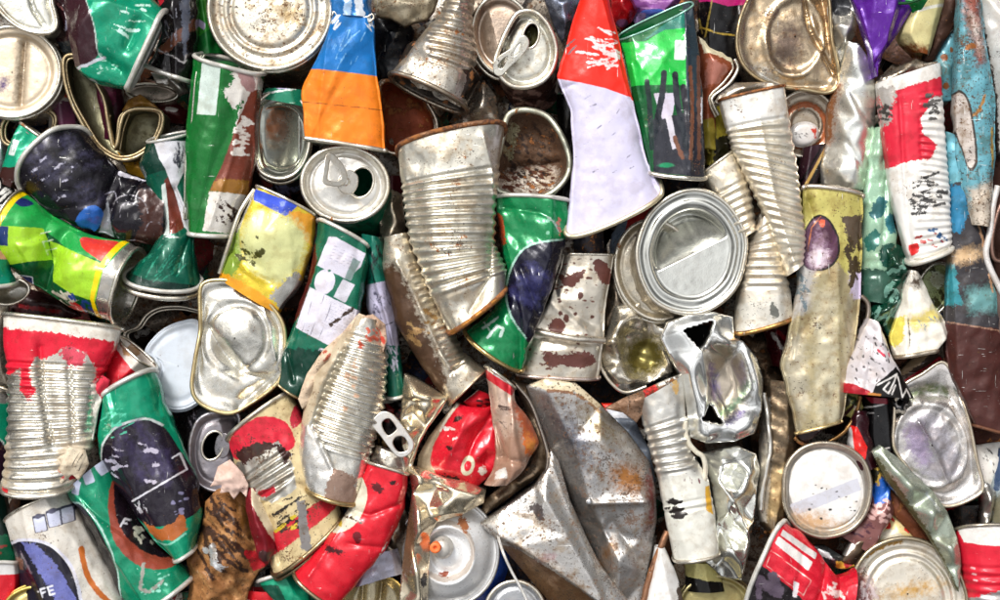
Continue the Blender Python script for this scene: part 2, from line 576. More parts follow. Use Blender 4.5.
def loft(t, secs, h=20, M=None, name='body', q=.8, smooth=4, step=1.35, ribs=None, ribmask=None, dents=(), creases=(), crump=None,
         rims=(), caps=(), under=.7, noise=.4, facet=.8, parent=None, z=None, label=None, edge=0.):
    """a crushed can: sections (left x, left y, right x, right y[, dict(h, dz, bow)]) along its axis, dome height h.
    bow leans a section: its upper side lies that many px further along the axis."""
    z0 = t.z if z is None else z * ZS
    A = []
    for s in secs:
        o = s[4] if len(s) > 4 else {}
        A.append([*s[:4], o.get('h', h) * HS, o.get('dz', 0), o.get('bow', 0)])
    A = np.array(A, float)
    c = (A[:, 0:2] + A[:, 2:4]) / 2
    sl = np.concatenate([[0], np.cumsum(np.linalg.norm(np.diff(c, axis=0), axis=1))])
    nV = max(6, int(sl[-1] / step))
    s = np.linspace(0, sl[-1], nV)
    B = np.stack([np.interp(s, sl, A[:, k]) for k in range(7)], 1)
    B = gsmooth(B, smooth / (sl[-1] / nV))
    L, R = B[:, 0:2], B[:, 2:4]
    C = (L + R) / 2
    E = R - L
    hw = np.linalg.norm(E, axis=1) / 2
    E = E / (2 * hw[:, None] + 1e-9)
    T = np.gradient(C, axis=0)
    T /= np.linalg.norm(T, axis=1)[:, None] + 1e-9
    nT = max(12, int(hw.max() * 2.5 / step))
    nB = max(6, nT // 3)
    th = np.concatenate([np.linspace(math.pi, 0, nT), np.linspace(0, -math.pi, nB + 2)[1:-1]])
    nU = len(th)
    ct = np.cos(th)
    sn = np.sin(th)
    sq = np.sign(sn) * np.abs(sn) ** q
    hh = B[:, 4][:, None] * np.where(sn > 0, 1, under)[None]
    XY = C[:, None] + hw[:, None, None] * ct[None, :, None] * E[:, None] + (B[:, 6][:, None] * sq[None])[..., None] * T[:, None]
    Z = z0 + B[:, 5][:, None] + hh * sq[None]
    nx = ct[None, :, None] * E[:, None] / (hw[:, None, None] + 1e-6)
    nz = np.broadcast_to(sn[None] / (hh + 1e-6), Z.shape)
    NR = np.concatenate([nx, nz[..., None]], -1)
    NR = NR / (np.linalg.norm(NR, axis=-1, keepdims=True) + 1e-9)
    P = np.concatenate([XY, Z[..., None]], -1)
    S = np.broadcast_to(s[:, None], Z.shape)
    X0, Y0 = P[..., 0].copy(), P[..., 1].copy()
    w = np.clip(sn / .35, 0, 1)[None] + 0 * Z
    if ribs:
        facet *= .4
    if facet:                                       # buckled panels: the dome is cut by tilted planes that meet in sharp folds
        rs_ = np.random.RandomState(t.seed * 7 + 3)
        Zt, Xt, Yt = P[:, :nT, 2], P[:, :nT, 0], P[:, :nT, 1]
        zi, zj = np.gradient(Zt)
        xi, xj = np.gradient(Xt)
        yi, yj = np.gradient(Yt)
        det = xi * yj - xj * yi
        det = np.where(np.abs(det) < .02, .02, det)
        gx, gy = (zi * yj - zj * yi) / det, (zj * xi - zi * xj) / det
        ns = int(np.clip(sl[-1] * 2 * hw.mean() / 620, 5, 22))
        Zf = np.full(Zt.shape, 1e9)
        for _ in range(ns):
            i, j = rs_.randint(2, nV - 2), int(nT * (.12 + .76 * rs_.rand()))
            a_ = np.clip(gx[i, j], -2, 2) + rs_.randn() * .07
            b_ = np.clip(gy[i, j], -2, 2) + rs_.randn() * .07
            Zf = np.minimum(Zf, Zt[i, j] - rs_.rand() * 1.5 + a_ * (Xt - Xt[i, j]) + b_ * (Yt - Yt[i, j]))
        P[:, :nT, 2] += facet * np.clip(Zf - Zt, -7, 5) * w[:, :nT]
    if ribs:
        for rb in (ribs if isinstance(ribs[0], (tuple, list)) else [ribs]):
            v0, v1, lam, amp = rb[:4]
            mk = np.clip((S - v0) / 4, 0, 1) * np.clip((v1 - S) / 4, 0, 1)
            if len(rb) > 4:
                mk = mk * np.clip(sdf(rb[4], X0, Y0) / 3 + .5, 0, 1)
            wob = 1.2 * (vnoise(P / 30, t.seed + 5) - .5)
            ph = np.cos(2 * math.pi * (S - v0 + wob) / lam)
            am = amp * (.75 + .6 * vnoise(P / 18, t.seed + 6))
            P = P + NR * np.array((.45, .45, 1.)) * (mk * am * np.sign(ph) * np.abs(ph) ** .75)[..., None]
    if crump:
        P = P + NR * (.35 * crump[0] * crumple(P, crump[1], t.seed) + (.35 * crump[0] + .5) * (.45 if ribs else 1) * origami(X0, Y0, max(crump[1], 16), t.seed))[..., None]
    if noise:
        P = P + NR * (noise * 2 * (vnoise(P / 7, t.seed + 3) - .5) + noise * 3 * (vnoise(P / 19, t.seed + 4) - .5))[..., None]
    P[..., 2] = top_shape(P[..., 0], P[..., 1], P[..., 2], w, dents, creases, None, t.seed)
    # print coordinates stay with the undeformed sheet
    V = P.reshape(-1, 3)
    o = None
    shapes = M[1]
    f = grid_faces(nV, nU, True, True)
    o = t.part(name, V[:, 0], V[:, 1], V[:, 2], f, M, S=S.reshape(-1), parent=parent, label=label)
    for e, kind in ((0, 'a'), (nV - 1, 'b')):
        want = [k for k in caps if k.get('end', 1) == (0 if e == 0 else 1)]
        cp = want[0] if want else dict(kind='lid', M=None)
        ring = P[e]
        cen = ring.mean(0)
        out = np.cross(np.append(E[e], 0), (B[e, 6] * T[e][0], B[e, 6] * T[e][1], B[e, 4]))
        out /= np.linalg.norm(out) + 1e-9
        if out[:2] @ (T[e] if e else -T[e]) < 0:
            out = -out
        if cp['kind'] == 'open':
            dp = cp.get('depth', 35)
            pr = [(1, 0), (.98, 0), (.96, 4), (.95, dp), (.9, dp + 3), (.02, dp + 4)]
        else:
            pr = [(1, 0), (.96, -.5), (.94, 4), (.9, 5), (.86, 4), (.78, 4), (.76, 2.5), (.68, 2.5), (.66, 4), (.02, 4)]
            if cp.get('flat'):
                pr = [(1, 0), (.97, 1), (.9, 2), (.02, 2)]
        rs = np.concatenate([np.linspace(pr[i][0], pr[i + 1][0], 4)[:-1] for i in range(len(pr) - 1)] + [[pr[-1][0]]])
        ds = np.interp(-rs, [-p[0] for p in pr], [p[1] for p in pr])
        if cp['kind'] == 'open':
            ds = np.concatenate([np.linspace(pr[i][1], pr[i + 1][1], 4)[:-1] for i in range(len(pr) - 1)] + [[pr[-1][1]]])
        G = cen + (ring - cen)[None] * rs[:, None, None] - out * ds[:, None, None]
        G = G.reshape(-1, 3)
        if want:
            t.part(cp.get('name', 'lid' if cp['kind'] == 'lid' else 'inside'), G[:, 0], G[:, 1], G[:, 2], grid_faces(len(rs), nU, True, e == 0), cp['M'] or steel(), parent=parent)
    for rm in rims:
        e = 0 if rm.get('end', 1) == 0 else nV - 1
        off = rm.get('off', 0)
        ring = P[e] + np.append(T[e] * off * (1 if e else -1), -rm.get('drop', 0))
        ring = ring.mean(0) + (ring - ring.mean(0)) * rm.get('scale', 1.015)
        ring = ring[::2]
        tube(t, rm.get('name', 'rim'), ring, rm.get('r', 2.1), rm.get('M') or steel(**STEEL_RIM), True, smooth=False, parent=parent, n=8)
    return o

def lid(t, cx, cy, rx, ry, rot=0, prof=None, outline=None, M=None, name='lid', tilt=(0, 0), dents=(), creases=(), crump=None, body=None, rim=None,
        hole=None, noise=.3, step=1.35, z=None, soft=1.2, parent=None, slopes=(), label=None, inner=None):
    """a can end seen from outside; prof = (share of the radius, height), from the rim inwards"""
    z0 = t.z if z is None else z * ZS
    if outline:
        O = catmull(outline, True, 1.)
    else:
        a = np.linspace(0, 2 * math.pi, 200, endpoint=False)
        r = math.radians(rot)
        O = np.stack([cx + rx * np.cos(a) * math.cos(r) - ry * np.sin(a) * math.sin(r), cy + rx * np.cos(a) * math.sin(r) + ry * np.sin(a) * math.cos(r)], 1)
    d = np.linalg.norm(np.roll(O, -1, 0) - O, axis=1)
    per = d.sum()
    nU = max(24, int(per / step))
    sl = np.concatenate([[0], np.cumsum(d)])
    O2 = np.concatenate([O, O[:1]])
    sv = np.arange(nU) * per / nU
    O = np.stack([np.interp(sv, sl, O2[:, 0]), np.interp(sv, sl, O2[:, 1])], 1)
    area = np.sum(O[:, 0] * np.roll(O[:, 1], -1) - O[:, 1] * np.roll(O[:, 0], -1))
    if area < 0:
        O = O[::-1]
    cen = np.array((cx, cy))
    rr = np.linalg.norm(O - cen, axis=1)
    nR = max(8, int(rr.mean() / step))
    ts = np.linspace(1, .015, nR)
    dz = np.interp(-ts, [-p[0] for p in prof], [p[1] for p in prof])
    dz = gsmooth(dz[:, None], soft)[:, 0]
    XY = cen + (O - cen)[None] * ts[:, None, None]
    if inner:                                       # the pressed rings stay round inside a squashed outline: (cx, cy, rx, ry, rot, share)
        icx, icy, irx, iry, irot, ti = inner
        q = O - np.array((icx, icy))
        an = np.arctan2(q[:, 1], q[:, 0])
        ir = math.radians(irot)
        rad = 1 / np.sqrt((np.cos(an - ir) / irx) ** 2 + (np.sin(an - ir) / iry) ** 2)
        I = np.stack([icx + rad * np.cos(an), icy + rad * np.sin(an)], 1)
        f1 = np.clip((ts - ti) / (1 - ti), 0, 1)[:, None, None]
        f2 = np.clip(ts / ti, 0, 1)[:, None, None]
        XY = np.where((ts >= ti)[:, None, None], I[None] * (1 - f1) + O[None] * f1, np.array((icx, icy)) + (I[None] - np.array((icx, icy))) * f2)
    X, Y = XY[..., 0], XY[..., 1]
    Z = z0 + dz[:, None] + tilt[0] * (X - cx) + tilt[1] * (Y - cy)
    fade = np.clip((1 - ts) / .1, 0, 1)[:, None]
    for (x0, y0, nxx, nyy, sl_, *lim) in slopes:      # bend about a line: the side (nx, ny) points to falls away
        fd = np.clip((lim[0] - ts) / .05, 0, 1)[:, None] if lim else fade
        Z = Z - sl_ * np.maximum(0, (X - x0) * nxx + (Y - y0) * nyy) * fd
    Z = top_shape(X, Y, Z, 1, dents, creases, None, t.seed)
    P3 = np.stack([X, Y, 0 * X], -1)
    if crump:
        Z = Z + (.5 * crump[0] * crumple(P3, crump[1], t.seed) + .7 * crump[0] * origami(X, Y, crump[1] * 1.5, t.seed)) * (.25 + .75 * fade)
    Z = Z + noise * 3 * (vnoise(P3 / 17, t.seed + 2) - .5) + noise * (vnoise(P3 / 6, t.seed + 3) - .5)
    f = grid_faces(nR, nU, True, False)
    Xf, Yf, Zf = X.ravel(), Y.ravel(), Z.ravel()
    if hole is not None:
        dd = sdf(hole, Xf, Yf)
        f = f[~(dd[f].max(1) > 0)]
    o = t.part(name, Xf, Yf, Zf, f, M or steel(), parent=parent, label=label)
    edge = np.stack([X[0], Y[0], Z[0]], 1)
    if hole is not None and hole[0] == 'e':
        a = np.linspace(0, 2 * math.pi, 40, endpoint=False)
        r = math.radians(hole[5])
        hx = hole[1] + hole[3] * np.cos(a) * math.cos(r) - hole[4] * np.sin(a) * math.sin(r)
        hy = hole[2] + hole[3] * np.cos(a) * math.sin(r) + hole[4] * np.sin(a) * math.cos(r)
        idx = [int(np.argmin((Xf - p) ** 2 + (Yf - q_) ** 2)) for p, q_ in zip(hx, hy)]
        hz = gsmooth(Zf[idx][:, None], 2)[:, 0]
        tube(t, 'opening_edge', np.stack([hx, hy, hz - .4], 1), 1.5, steel(rust=.05, dirt=.25), True, smooth=False, n=8, parent=o)
    if rim is not None:
        g = edge.copy()
        tube(t, 'rim', g[::2], rim.get('r', 2.2), rim.get('M') or steel(**STEEL_RIM), True, smooth=False, n=10, parent=parent)
        for dr in rim.get('more', ()):          # further beads below: (dx, dy, drop, r)
            tube(t, 'rim', (g + np.array(dr[:2] + (-dr[2],)))[::2], dr[3], rim.get('M') or steel(**STEEL_RIM), True, smooth=False, n=10, parent=parent)
    if body:
        bx, by = body['off']
        dp = body.get('depth', 45)
        sc = body.get('scale', .97)
        n = max(10, int(math.hypot(math.hypot(bx, by), dp) / 1.6))
        u = np.linspace(0, 1, n)[:, None]
        s1 = body.get('end', .97)
        q = sc + (s1 - sc) * u
        rib = body.get('rib')
        if rib:
            q = q + rib[1] / rr.mean() * np.cos(u * 2 * math.pi * n * 1.6 / rib[0])
        bxy = edge[:, :2].mean(0)
        Xb = bxy[0] + (edge[:, 0] - bxy[0])[None] * q + bx * u
        Yb = bxy[1] + (edge[:, 1] - bxy[1])[None] * q + by * u
        Zb = edge[:, 2][None] - dp * u - .5
        Pb = np.stack([Xb, Yb, Zb], -1)
        cr = body.get('crump', (1.2, 14))
        kk = cr[0] * crumple(Pb, cr[1], t.seed + 9) * np.clip(u * 4, 0, 1)
        nv = (Pb[..., :2] - bxy)
        nv /= np.linalg.norm(nv, axis=-1, keepdims=True) + 1e-6
        Xb, Yb = Xb + nv[..., 0] * kk, Yb + nv[..., 1] * kk
        m = len(Xb)
        fb = [grid_faces(m, nU, True, True), (np.arange(nU) + (m - 1) * nU)[None, ::-1]]
        S = np.broadcast_to(u * math.hypot(math.hypot(bx, by), dp), Xb.shape)
        t.part('body', Xb.ravel(), Yb.ravel(), Zb.ravel(), fb, body.get('M') or steel(), S=S.ravel(), parent=parent)
    return o

def fold(t, bound, inner=(), th=10, M=None, name='body', crump=(.8, 14), noise=.25, soft=2, edge=(3, 4), edges=(), holes=(), creased=(1.6, 24), fine=2.2, creases=(), dents=(), z=None, parent=None, label=None):
    """a folded sheet: outline and inner points (x, y[, height above the thing]); flat facets between them, edges turned down, thickness th"""
    z0 = t.z if z is None else z * ZS
    pts = [(p[0], p[1], p[2] if len(p) > 2 else 0.) for p in list(bound) + list(inner)]
    nb = len(bound)
    co = [Vector((p[0], p[1])) for p in pts]
    ed = [(i, (i + 1) % nb) for i in range(nb)] + list(edges)
    vo, eo, fo, ov, _, _ = geometry.delaunay_2d_cdt(co, ed, [], 1, 1e-4)
    zz = []
    for i, v in enumerate(vo):
        src = ov[i][0] if ov[i] else min(range(len(pts)), key=lambda k: (pts[k][0] - v.x) ** 2 + (pts[k][1] - v.y) ** 2)
        zz.append(pts[src][2])
    V = np.array([(v.x, v.y, q) for v, q in zip(vo, zz)])
    # heights on a 1 px raster: flat facets, then dents and creases, then one soft bend radius everywhere
    bd = np.array([p[:2] for p in bound], float)
    bz = np.array([p[2] for p in pts[:nb]])
    lo = np.floor(bd.min(0)) - 10
    hi = np.ceil(bd.max(0)) + 10
    nx, ny = (hi - lo).astype(int) + 1
    GX, GY = np.meshgrid(lo[0] + np.arange(nx), lo[1] + np.arange(ny), indexing='ij')
    Z = np.zeros(GX.shape)
    best = np.full(GX.shape, 1e9)
    for i in range(nb):
        p, q = bd[i], bd[(i + 1) % nb]
        e = q - p
        u = np.clip(((GX - p[0]) * e[0] + (GY - p[1]) * e[1]) / (e @ e + 1e-9), 0, 1)
        d = np.hypot(GX - p[0] - u * e[0], GY - p[1] - u * e[1])
        k = d < best
        best[k] = d[k]
        Z[k] = (bz[i] + u * (bz[(i + 1) % nb] - bz[i]))[k]
    for f in fo:
        A, B, C = (V[i] for i in f)
        det = (B[1] - C[1]) * (A[0] - C[0]) + (C[0] - B[0]) * (A[1] - C[1])
        if abs(det) < 1e-6:
            continue
        l1 = ((B[1] - C[1]) * (GX - C[0]) + (C[0] - B[0]) * (GY - C[1])) / det
        l2 = ((C[1] - A[1]) * (GX - C[0]) + (A[0] - C[0]) * (GY - C[1])) / det
        k = (l1 >= -1e-6) & (l2 >= -1e-6) & (l1 + l2 <= 1 + 1e-6)
        Z[k] = (l1 * A[2] + l2 * B[2] + (1 - l1 - l2) * C[2])[k]
    Z = Z * HS
    if edge:
        Z = Z - edge[0] * np.exp(-best / edge[1])
    P3 = np.stack([GX, GY, 0 * GX], -1)
    if crump:
        Z = Z + crump[0] * crumple(P3, crump[1], t.seed)
    if creased:
        Z = Z + creased[0] * origami(GX, GY, creased[1], t.seed)
    Z = gsmooth(gsmooth(Z, .5 + .3 * soft).T, .5 + .3 * soft).T
    Z = top_shape(GX, GY, Z, 1, dents, creases, None, t.seed)
    Z = gsmooth(gsmooth(Z, .8).T, .8).T
    if noise:
        Z = Z + noise * 3 * (vnoise(P3 / 8, t.seed + 3) - .5)
    per = []
    for i in range(nb):
        p, q = bd[i], bd[(i + 1) % nb]
        m = max(1, int(np.linalg.norm(q - p) / 1.8))
        per.append(p + (q - p) * (np.arange(m) / m)[:, None])
    per = np.concatenate(per)
    cx_, cy_ = np.meshgrid(np.arange(lo[0], hi[0], 1.7), np.arange(lo[1], hi[1], 1.7), indexing='ij')
    cx_ = cx_ + (np.arange(cx_.shape[1]) % 2)[None] * .85
    gp = np.stack([cx_.ravel(), cy_.ravel()], 1)
    gp = gp[inside(gp[:, 0], gp[:, 1], bd) & (seg_dist(gp[:, 0], gp[:, 1], bd, True) > 1.)]
    al = np.concatenate([per, gp])
    npp = len(per)
    vo, eo, fo, ov, _, _ = geometry.delaunay_2d_cdt([Vector(p) for p in al], [(i, (i + 1) % npp) for i in range(npp)], [], 1, 1e-5)
    V = np.array([(v.x, v.y, 0.) for v in vo])
    F = np.array([list(f) for f in fo], int)
    X, Y = V[:, 0].copy(), V[:, 1].copy()
    fx, fy = X - lo[0], Y - lo[1]
    ix, iy = np.clip(fx.astype(int), 0, nx - 2), np.clip(fy.astype(int), 0, ny - 2)
    fx, fy = fx - ix, fy - iy
    Z = Z[ix, iy] * (1 - fx) * (1 - fy) + Z[ix + 1, iy] * fx * (1 - fy) + Z[ix, iy + 1] * (1 - fx) * fy + Z[ix + 1, iy + 1] * fx * fy
    if holes:
        for hsh in holes:
            dd = sdf(hsh, X, Y)
            F = F[~(dd[F].max(1) > 0)]
    # winding up, then a lower sheet and a wall round every open edge
    a, b, c = V[F[:, 0]], V[F[:, 1]], V[F[:, 2]]
    cr = (b[:, 0] - a[:, 0]) * (c[:, 1] - a[:, 1]) - (b[:, 1] - a[:, 1]) * (c[:, 0] - a[:, 0])
    F = np.where((cr > 0)[:, None], F[:, ::-1], F)      # y points down here, so clockwise is up
    n = len(V)
    DE = np.concatenate([F[:, [0, 1]], F[:, [1, 2]], F[:, [2, 0]]])
    kk = DE[:, 0].astype(np.int64) * n + DE[:, 1]
    rk = DE[:, 1].astype(np.int64) * n + DE[:, 0]
    be = DE[~np.isin(kk, rk)]
    X2 = np.concatenate([X, X])
    Y2 = np.concatenate([Y, Y])
    Z2 = np.concatenate([Z, Z - th])
    wall = np.stack([be[:, 1], be[:, 0], be[:, 0] + n, be[:, 1] + n], 1)
    return t.part(name, X2, Y2, Z2 + z0, [F, F[:, ::-1] + n, wall], M or steel(), parent=parent, label=label)

def mouth(t, path, depth, Mw, Mr, off=(0, 0), r=2., name='body', floor=True, double=True, closed=True, z=None, flare=0):
    """the open end of a squashed can: beaded rim along path, walls going down inside"""
    z0 = t.z if z is None else z * ZS
    P = catmull(path, closed, 1.5)
    n = len(P)
    m = max(6, int(depth / 2.5))
    u = np.linspace(0, 1, m)[:, None]
    X = P[:, 0][None] + off[0] * u
    Y = P[:, 1][None] + off[1] * u
    Z = z0 - depth * u + 0 * X
    k = crumple(np.stack([X, Y, Z], -1), 13, t.seed)
    X, Y = X + k * np.clip(u * 3, 0, 1) * 1.5, Y + k * np.clip(u * 3, 0, 1) * 1.5
    f = [grid_faces(m, n, closed)]
    if floor and closed:
        f.append((np.arange(n) + (m - 1) * n)[None])
    t.part(name, X.ravel(), Y.ravel(), Z.ravel(), f, Mw)
    tube(t, 'rim', np.column_stack([P, np.full(n, z0 + 1.)])[::2], r, Mr, closed, smooth=False, n=8, rough=.6)
    if double:
        q = P - np.mean(P, 0)
        q = P - q / (np.linalg.norm(q, axis=1)[:, None] + 1e-6) * r * 1.6
        tube(t, 'rim', np.column_stack([q, np.full(n, z0 - 1.2)])[::2], r * .75, Mr, closed, smooth=False, n=8)

def plate(t, name, outer, inners, thick, M, z=None, tilt=(0, 0), bev=.8, parent=None):
    """a stamped flat piece with holes"""
    z0 = t.z if z is None else z * ZS
    cu = bpy.data.curves.new(name, 'CURVE')
    cu.dimensions = '2D'
    cu.fill_mode = 'BOTH'
    for ring in [outer] + list(inners):
        P = catmull(ring, True, 1.5)
        sp = cu.splines.new('POLY')
        sp.points.add(len(P) - 1)
        for i, p in enumerate(P):
            sp.points[i].co = (p[0], -p[1], 0, 1)
        sp.use_cyclic_u = True
    cu.extrude = thick / 2
    cu.bevel_depth = bev
    cu.bevel_resolution = 2
    tmp = bpy.data.objects.new('tmp', cu)
    COL.objects.link(tmp)
    me = bpy.data.meshes.new_from_object(tmp.evaluated_get(bpy.context.evaluated_depsgraph_get()))
    bpy.data.objects.remove(tmp)
    co = np.zeros(len(me.vertices) * 3)
    me.vertices.foreach_get('co', co)
    co = co.reshape(-1, 3)
    F = [np.array([list(p.vertices)]) for p in me.polygons]
    cx, cy = np.mean(outer, 0)
    X, Y = co[:, 0], -co[:, 1]
    Z = z0 + co[:, 2] + tilt[0] * (X - cx) + tilt[1] * (Y - cy)
    by = {}
    for q in F:
        by.setdefault(q.shape[1], []).append(q)
    return t.part(name, X, Y, Z, [np.concatenate(v) for v in by.values()], M, parent=parent)

def lathe(t, name, cx, cy, prof, M, n=36, parent=None, lean=(0, 0)):
    pr = np.array(prof, float)
    th = np.arange(n) * 2 * math.pi / n
    X = cx + pr[:, 0][:, None] * np.cos(th)[None] + lean[0] * pr[:, 1][:, None]
    Y = cy + pr[:, 0][:, None] * np.sin(th)[None] + lean[1] * pr[:, 1][:, None]
    Z = t.z + pr[:, 1][:, None] + 0 * X
    m = len(pr)
    return t.part(name, X.ravel(), Y.ravel(), Z.ravel(), [grid_faces(m, n, True), (np.arange(n) + (m - 1) * n)[None]], M, parent=parent)

# profiles of can ends: (share of the radius, height)
RINGS = [(1, 0), (.975, 2.2), (.945, 0), (.93, -4), (.90, -3), (.84, -2.5), (.82, -5), (.78, -5), (.76, -1.5), (.70, -1.5), (.68, -5), (.64, -5), (.61, -1.5), (0, -1)]
PLAIN = [(1, 0), (.97, 2), (.94, 0), (.91, -5), (.87, -6), (.83, -3.5), (.80, -3), (0, -2.5)]
DRINK = [(1, 0), (.96, 3), (.92, 0), (.86, -8), (.82, -9), (.78, -5), (.74, -4.5), (0, -4.5)]
BOWL = [(1, 0), (.96, 1.5), (.93, -4), (.88, -16), (.80, -24), (.5, -28), (0, -28)]

# ------------------------------------------------------------------ the surface under the heap
def ground():
    me = bpy.data.meshes.new('ground')
    s = 6.0
    me.from_pydata([(-s, -s, -45 * U), (s, -s, -45 * U), (s, s, -45 * U), (-s, s, -45 * U)], [], [(0, 1, 2, 3)])
    o = bpy.data.objects.new('ground', me)
    COL.objects.link(o)
    o['kind'] = 'structure'
    o['label'] = 'dark dirty yard surface under the heap of cans'
    me.materials.append(mat('#14110f', 0, .9, 0, .6, 0, .6)[0])
ground()

def scraps():
    """uncountable shards of crushed metal deep in the gaps: one heap"""
    r = np.random.RandomState(5)
    n = 9
    g = np.linspace(-1, 1, n)
    A, B = np.meshgrid(g, g, indexing='ij')
    VX, VY, VZ, F, C = [], [], [], [], []
    pal = [lin(c) for c in ('#b5aca0', '#8b8072', '#c3bbb0', '#7a4a30', '#7a1a20', '#0f5a3c', '#2a2a34', '#86796a', '#4a2e22', '#9a958e', '#b5b0a8', '#1e2c50')]
    base = 0
    for cx in np.arange(-20, 1040, 26):
        for cy in np.arange(-20, 640, 26):
            x0, y0 = cx + r.randn() * 8, cy + r.randn() * 8
            w, h, a = 14 + 16 * r.rand(), 12 + 12 * r.rand(), r.rand() * 6.28
            k = r.randn(4)
            z = r.rand() * 26 + 8 + 7 * np.abs(A * k[0] + B * k[1] + .2) * -1 + 4 * k[2] * A + 5 * k[3] * B
            X = x0 + A * w * math.cos(a) - B * h * math.sin(a)
            Y = y0 + A * w * math.sin(a) + B * h * math.cos(a)
            z = z + 3 * crumple(np.stack([X, Y, z], -1), 9, 77)
            for dz in (0, -2):
                VX.append(X.ravel()); VY.append(Y.ravel()); VZ.append((z + dz).ravel())
                F.append(grid_faces(n, n, False) + base)
                base += n * n
            C += [pal[r.randint(len(pal))]] * (2 * n * n)
    t = Thing.__new__(Thing)
    t.k, t.loc, t.seed, t.z = 1., np.zeros(3), 1, 0
    t.root = None
    M = bpy.data.materials.new('surface')
    M.use_nodes = True
    nd, lk = M.node_tree.nodes, M.node_tree.links
    at = nd.new('ShaderNodeAttribute')
    at.attribute_name = 'shade'
    wg = nd.new('ShaderNodeGroup')
    wg.node_tree = WEATHER
    for q, v in (('Metallic', .5), ('Roughness', .45), ('Rust', .4), ('Dirt', .9), ('Scratch', .3), ('Seed', 3.3), ('Bump', .6)):
        wg.inputs[q].default_value = v
    lk.new(at.outputs['Color'], wg.inputs['Color'])
    for q, i in (('Color', 'Base Color'), ('Metallic', 'Metallic'), ('Roughness', 'Roughness'), ('Normal', 'Normal')):
        lk.new(wg.outputs[q], nd['Principled BSDF'].inputs[i])
    o = t.part('metal_scraps', np.concatenate(VX), np.concatenate(VY), np.concatenate(VZ), [np.concatenate(F)], (M, []))
    ca = o.data.attributes.new('shade', 'FLOAT_COLOR', 'POINT')
    ca.data.foreach_set('color', np.array([(*c, 1) for c in C], np.float32).ravel())
    o['kind'] = 'stuff'
    o['label'] = 'dirty shards of crushed metal filling the dark gaps under the cans'
scraps()
# ================================================================== the heap, from the top edge of the picture downwards
CANS, FOOD, ENDS, SCRAP = 'crushed printed drink cans', 'ribbed steel food cans', 'round can ends facing up', 'crumpled sheet metal pieces'
BRONZE = dict(base='#a8987a', rough=.3, rust=.22, dirt=.5, scratch=.15)
WHITE_RIM = lambda: paint('#dedbd3', rough=.35, metal=.5, dirt=.35)

t = Thing('can_lid', 'bent silver lid with a raised flap in the top corner, above the beige round lid', 'can lid', 22, 8, 74, ENDS)
lid(t, 20, 6, 40, 30, 0, PLAIN, [(-14, -20), (44, -14), (53, 5), (57, 24), (52, 32), (36, 33), (18, 27), (3, 15), (-8, 0)], steel('#d3d3cc', rust=.02, dirt=.3),
    creases=[([(27, -8), (33, 10), (42, 24)], 2, 5)], slopes=[(34, 5, .8, -.3, .35)], rim=dict(r=1.9), body=dict(off=(2, 4), depth=40))

t = Thing('can_lid', 'beige round lid at the picture edge with a dark dented streak down its middle', 'can lid', 12, 72, 62, ENDS)
lid(t, 11, 72, 49, 45, 0, [(1, 0), (.97, 2), (.95, -1), (.92, -2), (.88, 1.5), (.85, -1), (.80, -5), (.76, -5), (.73, -3), (0, -3)], None,
    steel('#d2c3ae', rough=.42, metal=.7, rust=.02, dirt=.15, prints=[(('p', [(20, 42), (24, 43), (21, 80), (17, 103), (15, 95), (19, 60)]), '#7d6b58', 5, .5), (('e', 2, 84, 4, 7, 10), '#5b4a6b', 5, .4)]),  # brown streak paints the fold's shade into the colour
    creases=[([(23, 41), (19, 103)], 4, 7)], rim=dict(r=2, more=[(2, 1.5, 5, 2.)]), body=dict(off=(8, 6), depth=40))

t = Thing('drink_can', 'white and dull red can wall with faded purple print under the beige round lid', 'can', 60, 105, 34, CANS)
loft(t, [(44, 92, 66, 86), (50, 108, 76, 100), (50, 132, 80, 130)], 14, paint('#b9b2ad', [(('p', [(58, 90), (72, 88), (74, 100), (60, 98)]), '#c43a24', 3), (('p', [(56, 102), (80, 104), (80, 132), (60, 132)]), '#6a3350', 4)]))

t = Thing('food_can', 'dark open steel can with bronze rim holding the small green can, by the picture edge', 'can', 30, 122, 46, FOOD)
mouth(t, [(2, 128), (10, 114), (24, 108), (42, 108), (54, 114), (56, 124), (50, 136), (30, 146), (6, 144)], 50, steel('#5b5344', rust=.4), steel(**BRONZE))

t = Thing('drink_can', 'small green can with white emblem and brown foot, inside the bronze rimmed can', 'can', 24, 158, 50, CANS)
loft(t, [(23, 124, 50, 142), (14, 138, 42, 154), (7, 155, 34, 172), (0, 182, 27, 194)], 15, paint('#12a37a', [
    (('p', [(-6, 166), (14, 169), (30, 168), (34, 200), (-6, 200)]), '#4a2620'), (('r', 18, 149, 7, 16, 15), '#d7e2de'), (('l', [(16, 154), (17, 144)], 1.4), '#1e8a68'), (('l', [(19, 154), (20, 145)], 1.4), '#1e8a68'), (('l', [(8, 139), (26, 133)], 1.2), '#8ad8be', 1)]),
     dents=[(26, 140, 6, 14, 30, 3)], crump=(1.2, 14), rims=[dict(end=0, r=1.8)], caps=[dict(end=0, kind='lid', M=steel())])

t = Thing('metal_sheet', 'narrow pale grey bent strip at the picture edge beside the small green can', 'scrap', 4, 150, 40, SCRAP)
fold(t, [(-8, 118), (3, 124), (9, 145), (8, 168), (0, 178), (-8, 178)], [(2, 148, 6)], 8, steel('#9a9ea2', rust=.03))

t = Thing('drink_can', 'black and white printed can end peeping out above the green and yellow can', 'can', 8, 198, 52, CANS)
loft(t, [(-8, 180, 6, 178), (-8, 196, 16, 190), (-8, 215, 14, 212)], 12, paint('#14110f', [(streaks(4, 198, 9, 9, 0, 14, 7, 1.8, -40, 5), '#d8d6d0'), (('e', -1, 186, 6, 7, 0), '#d5d2ca')]))

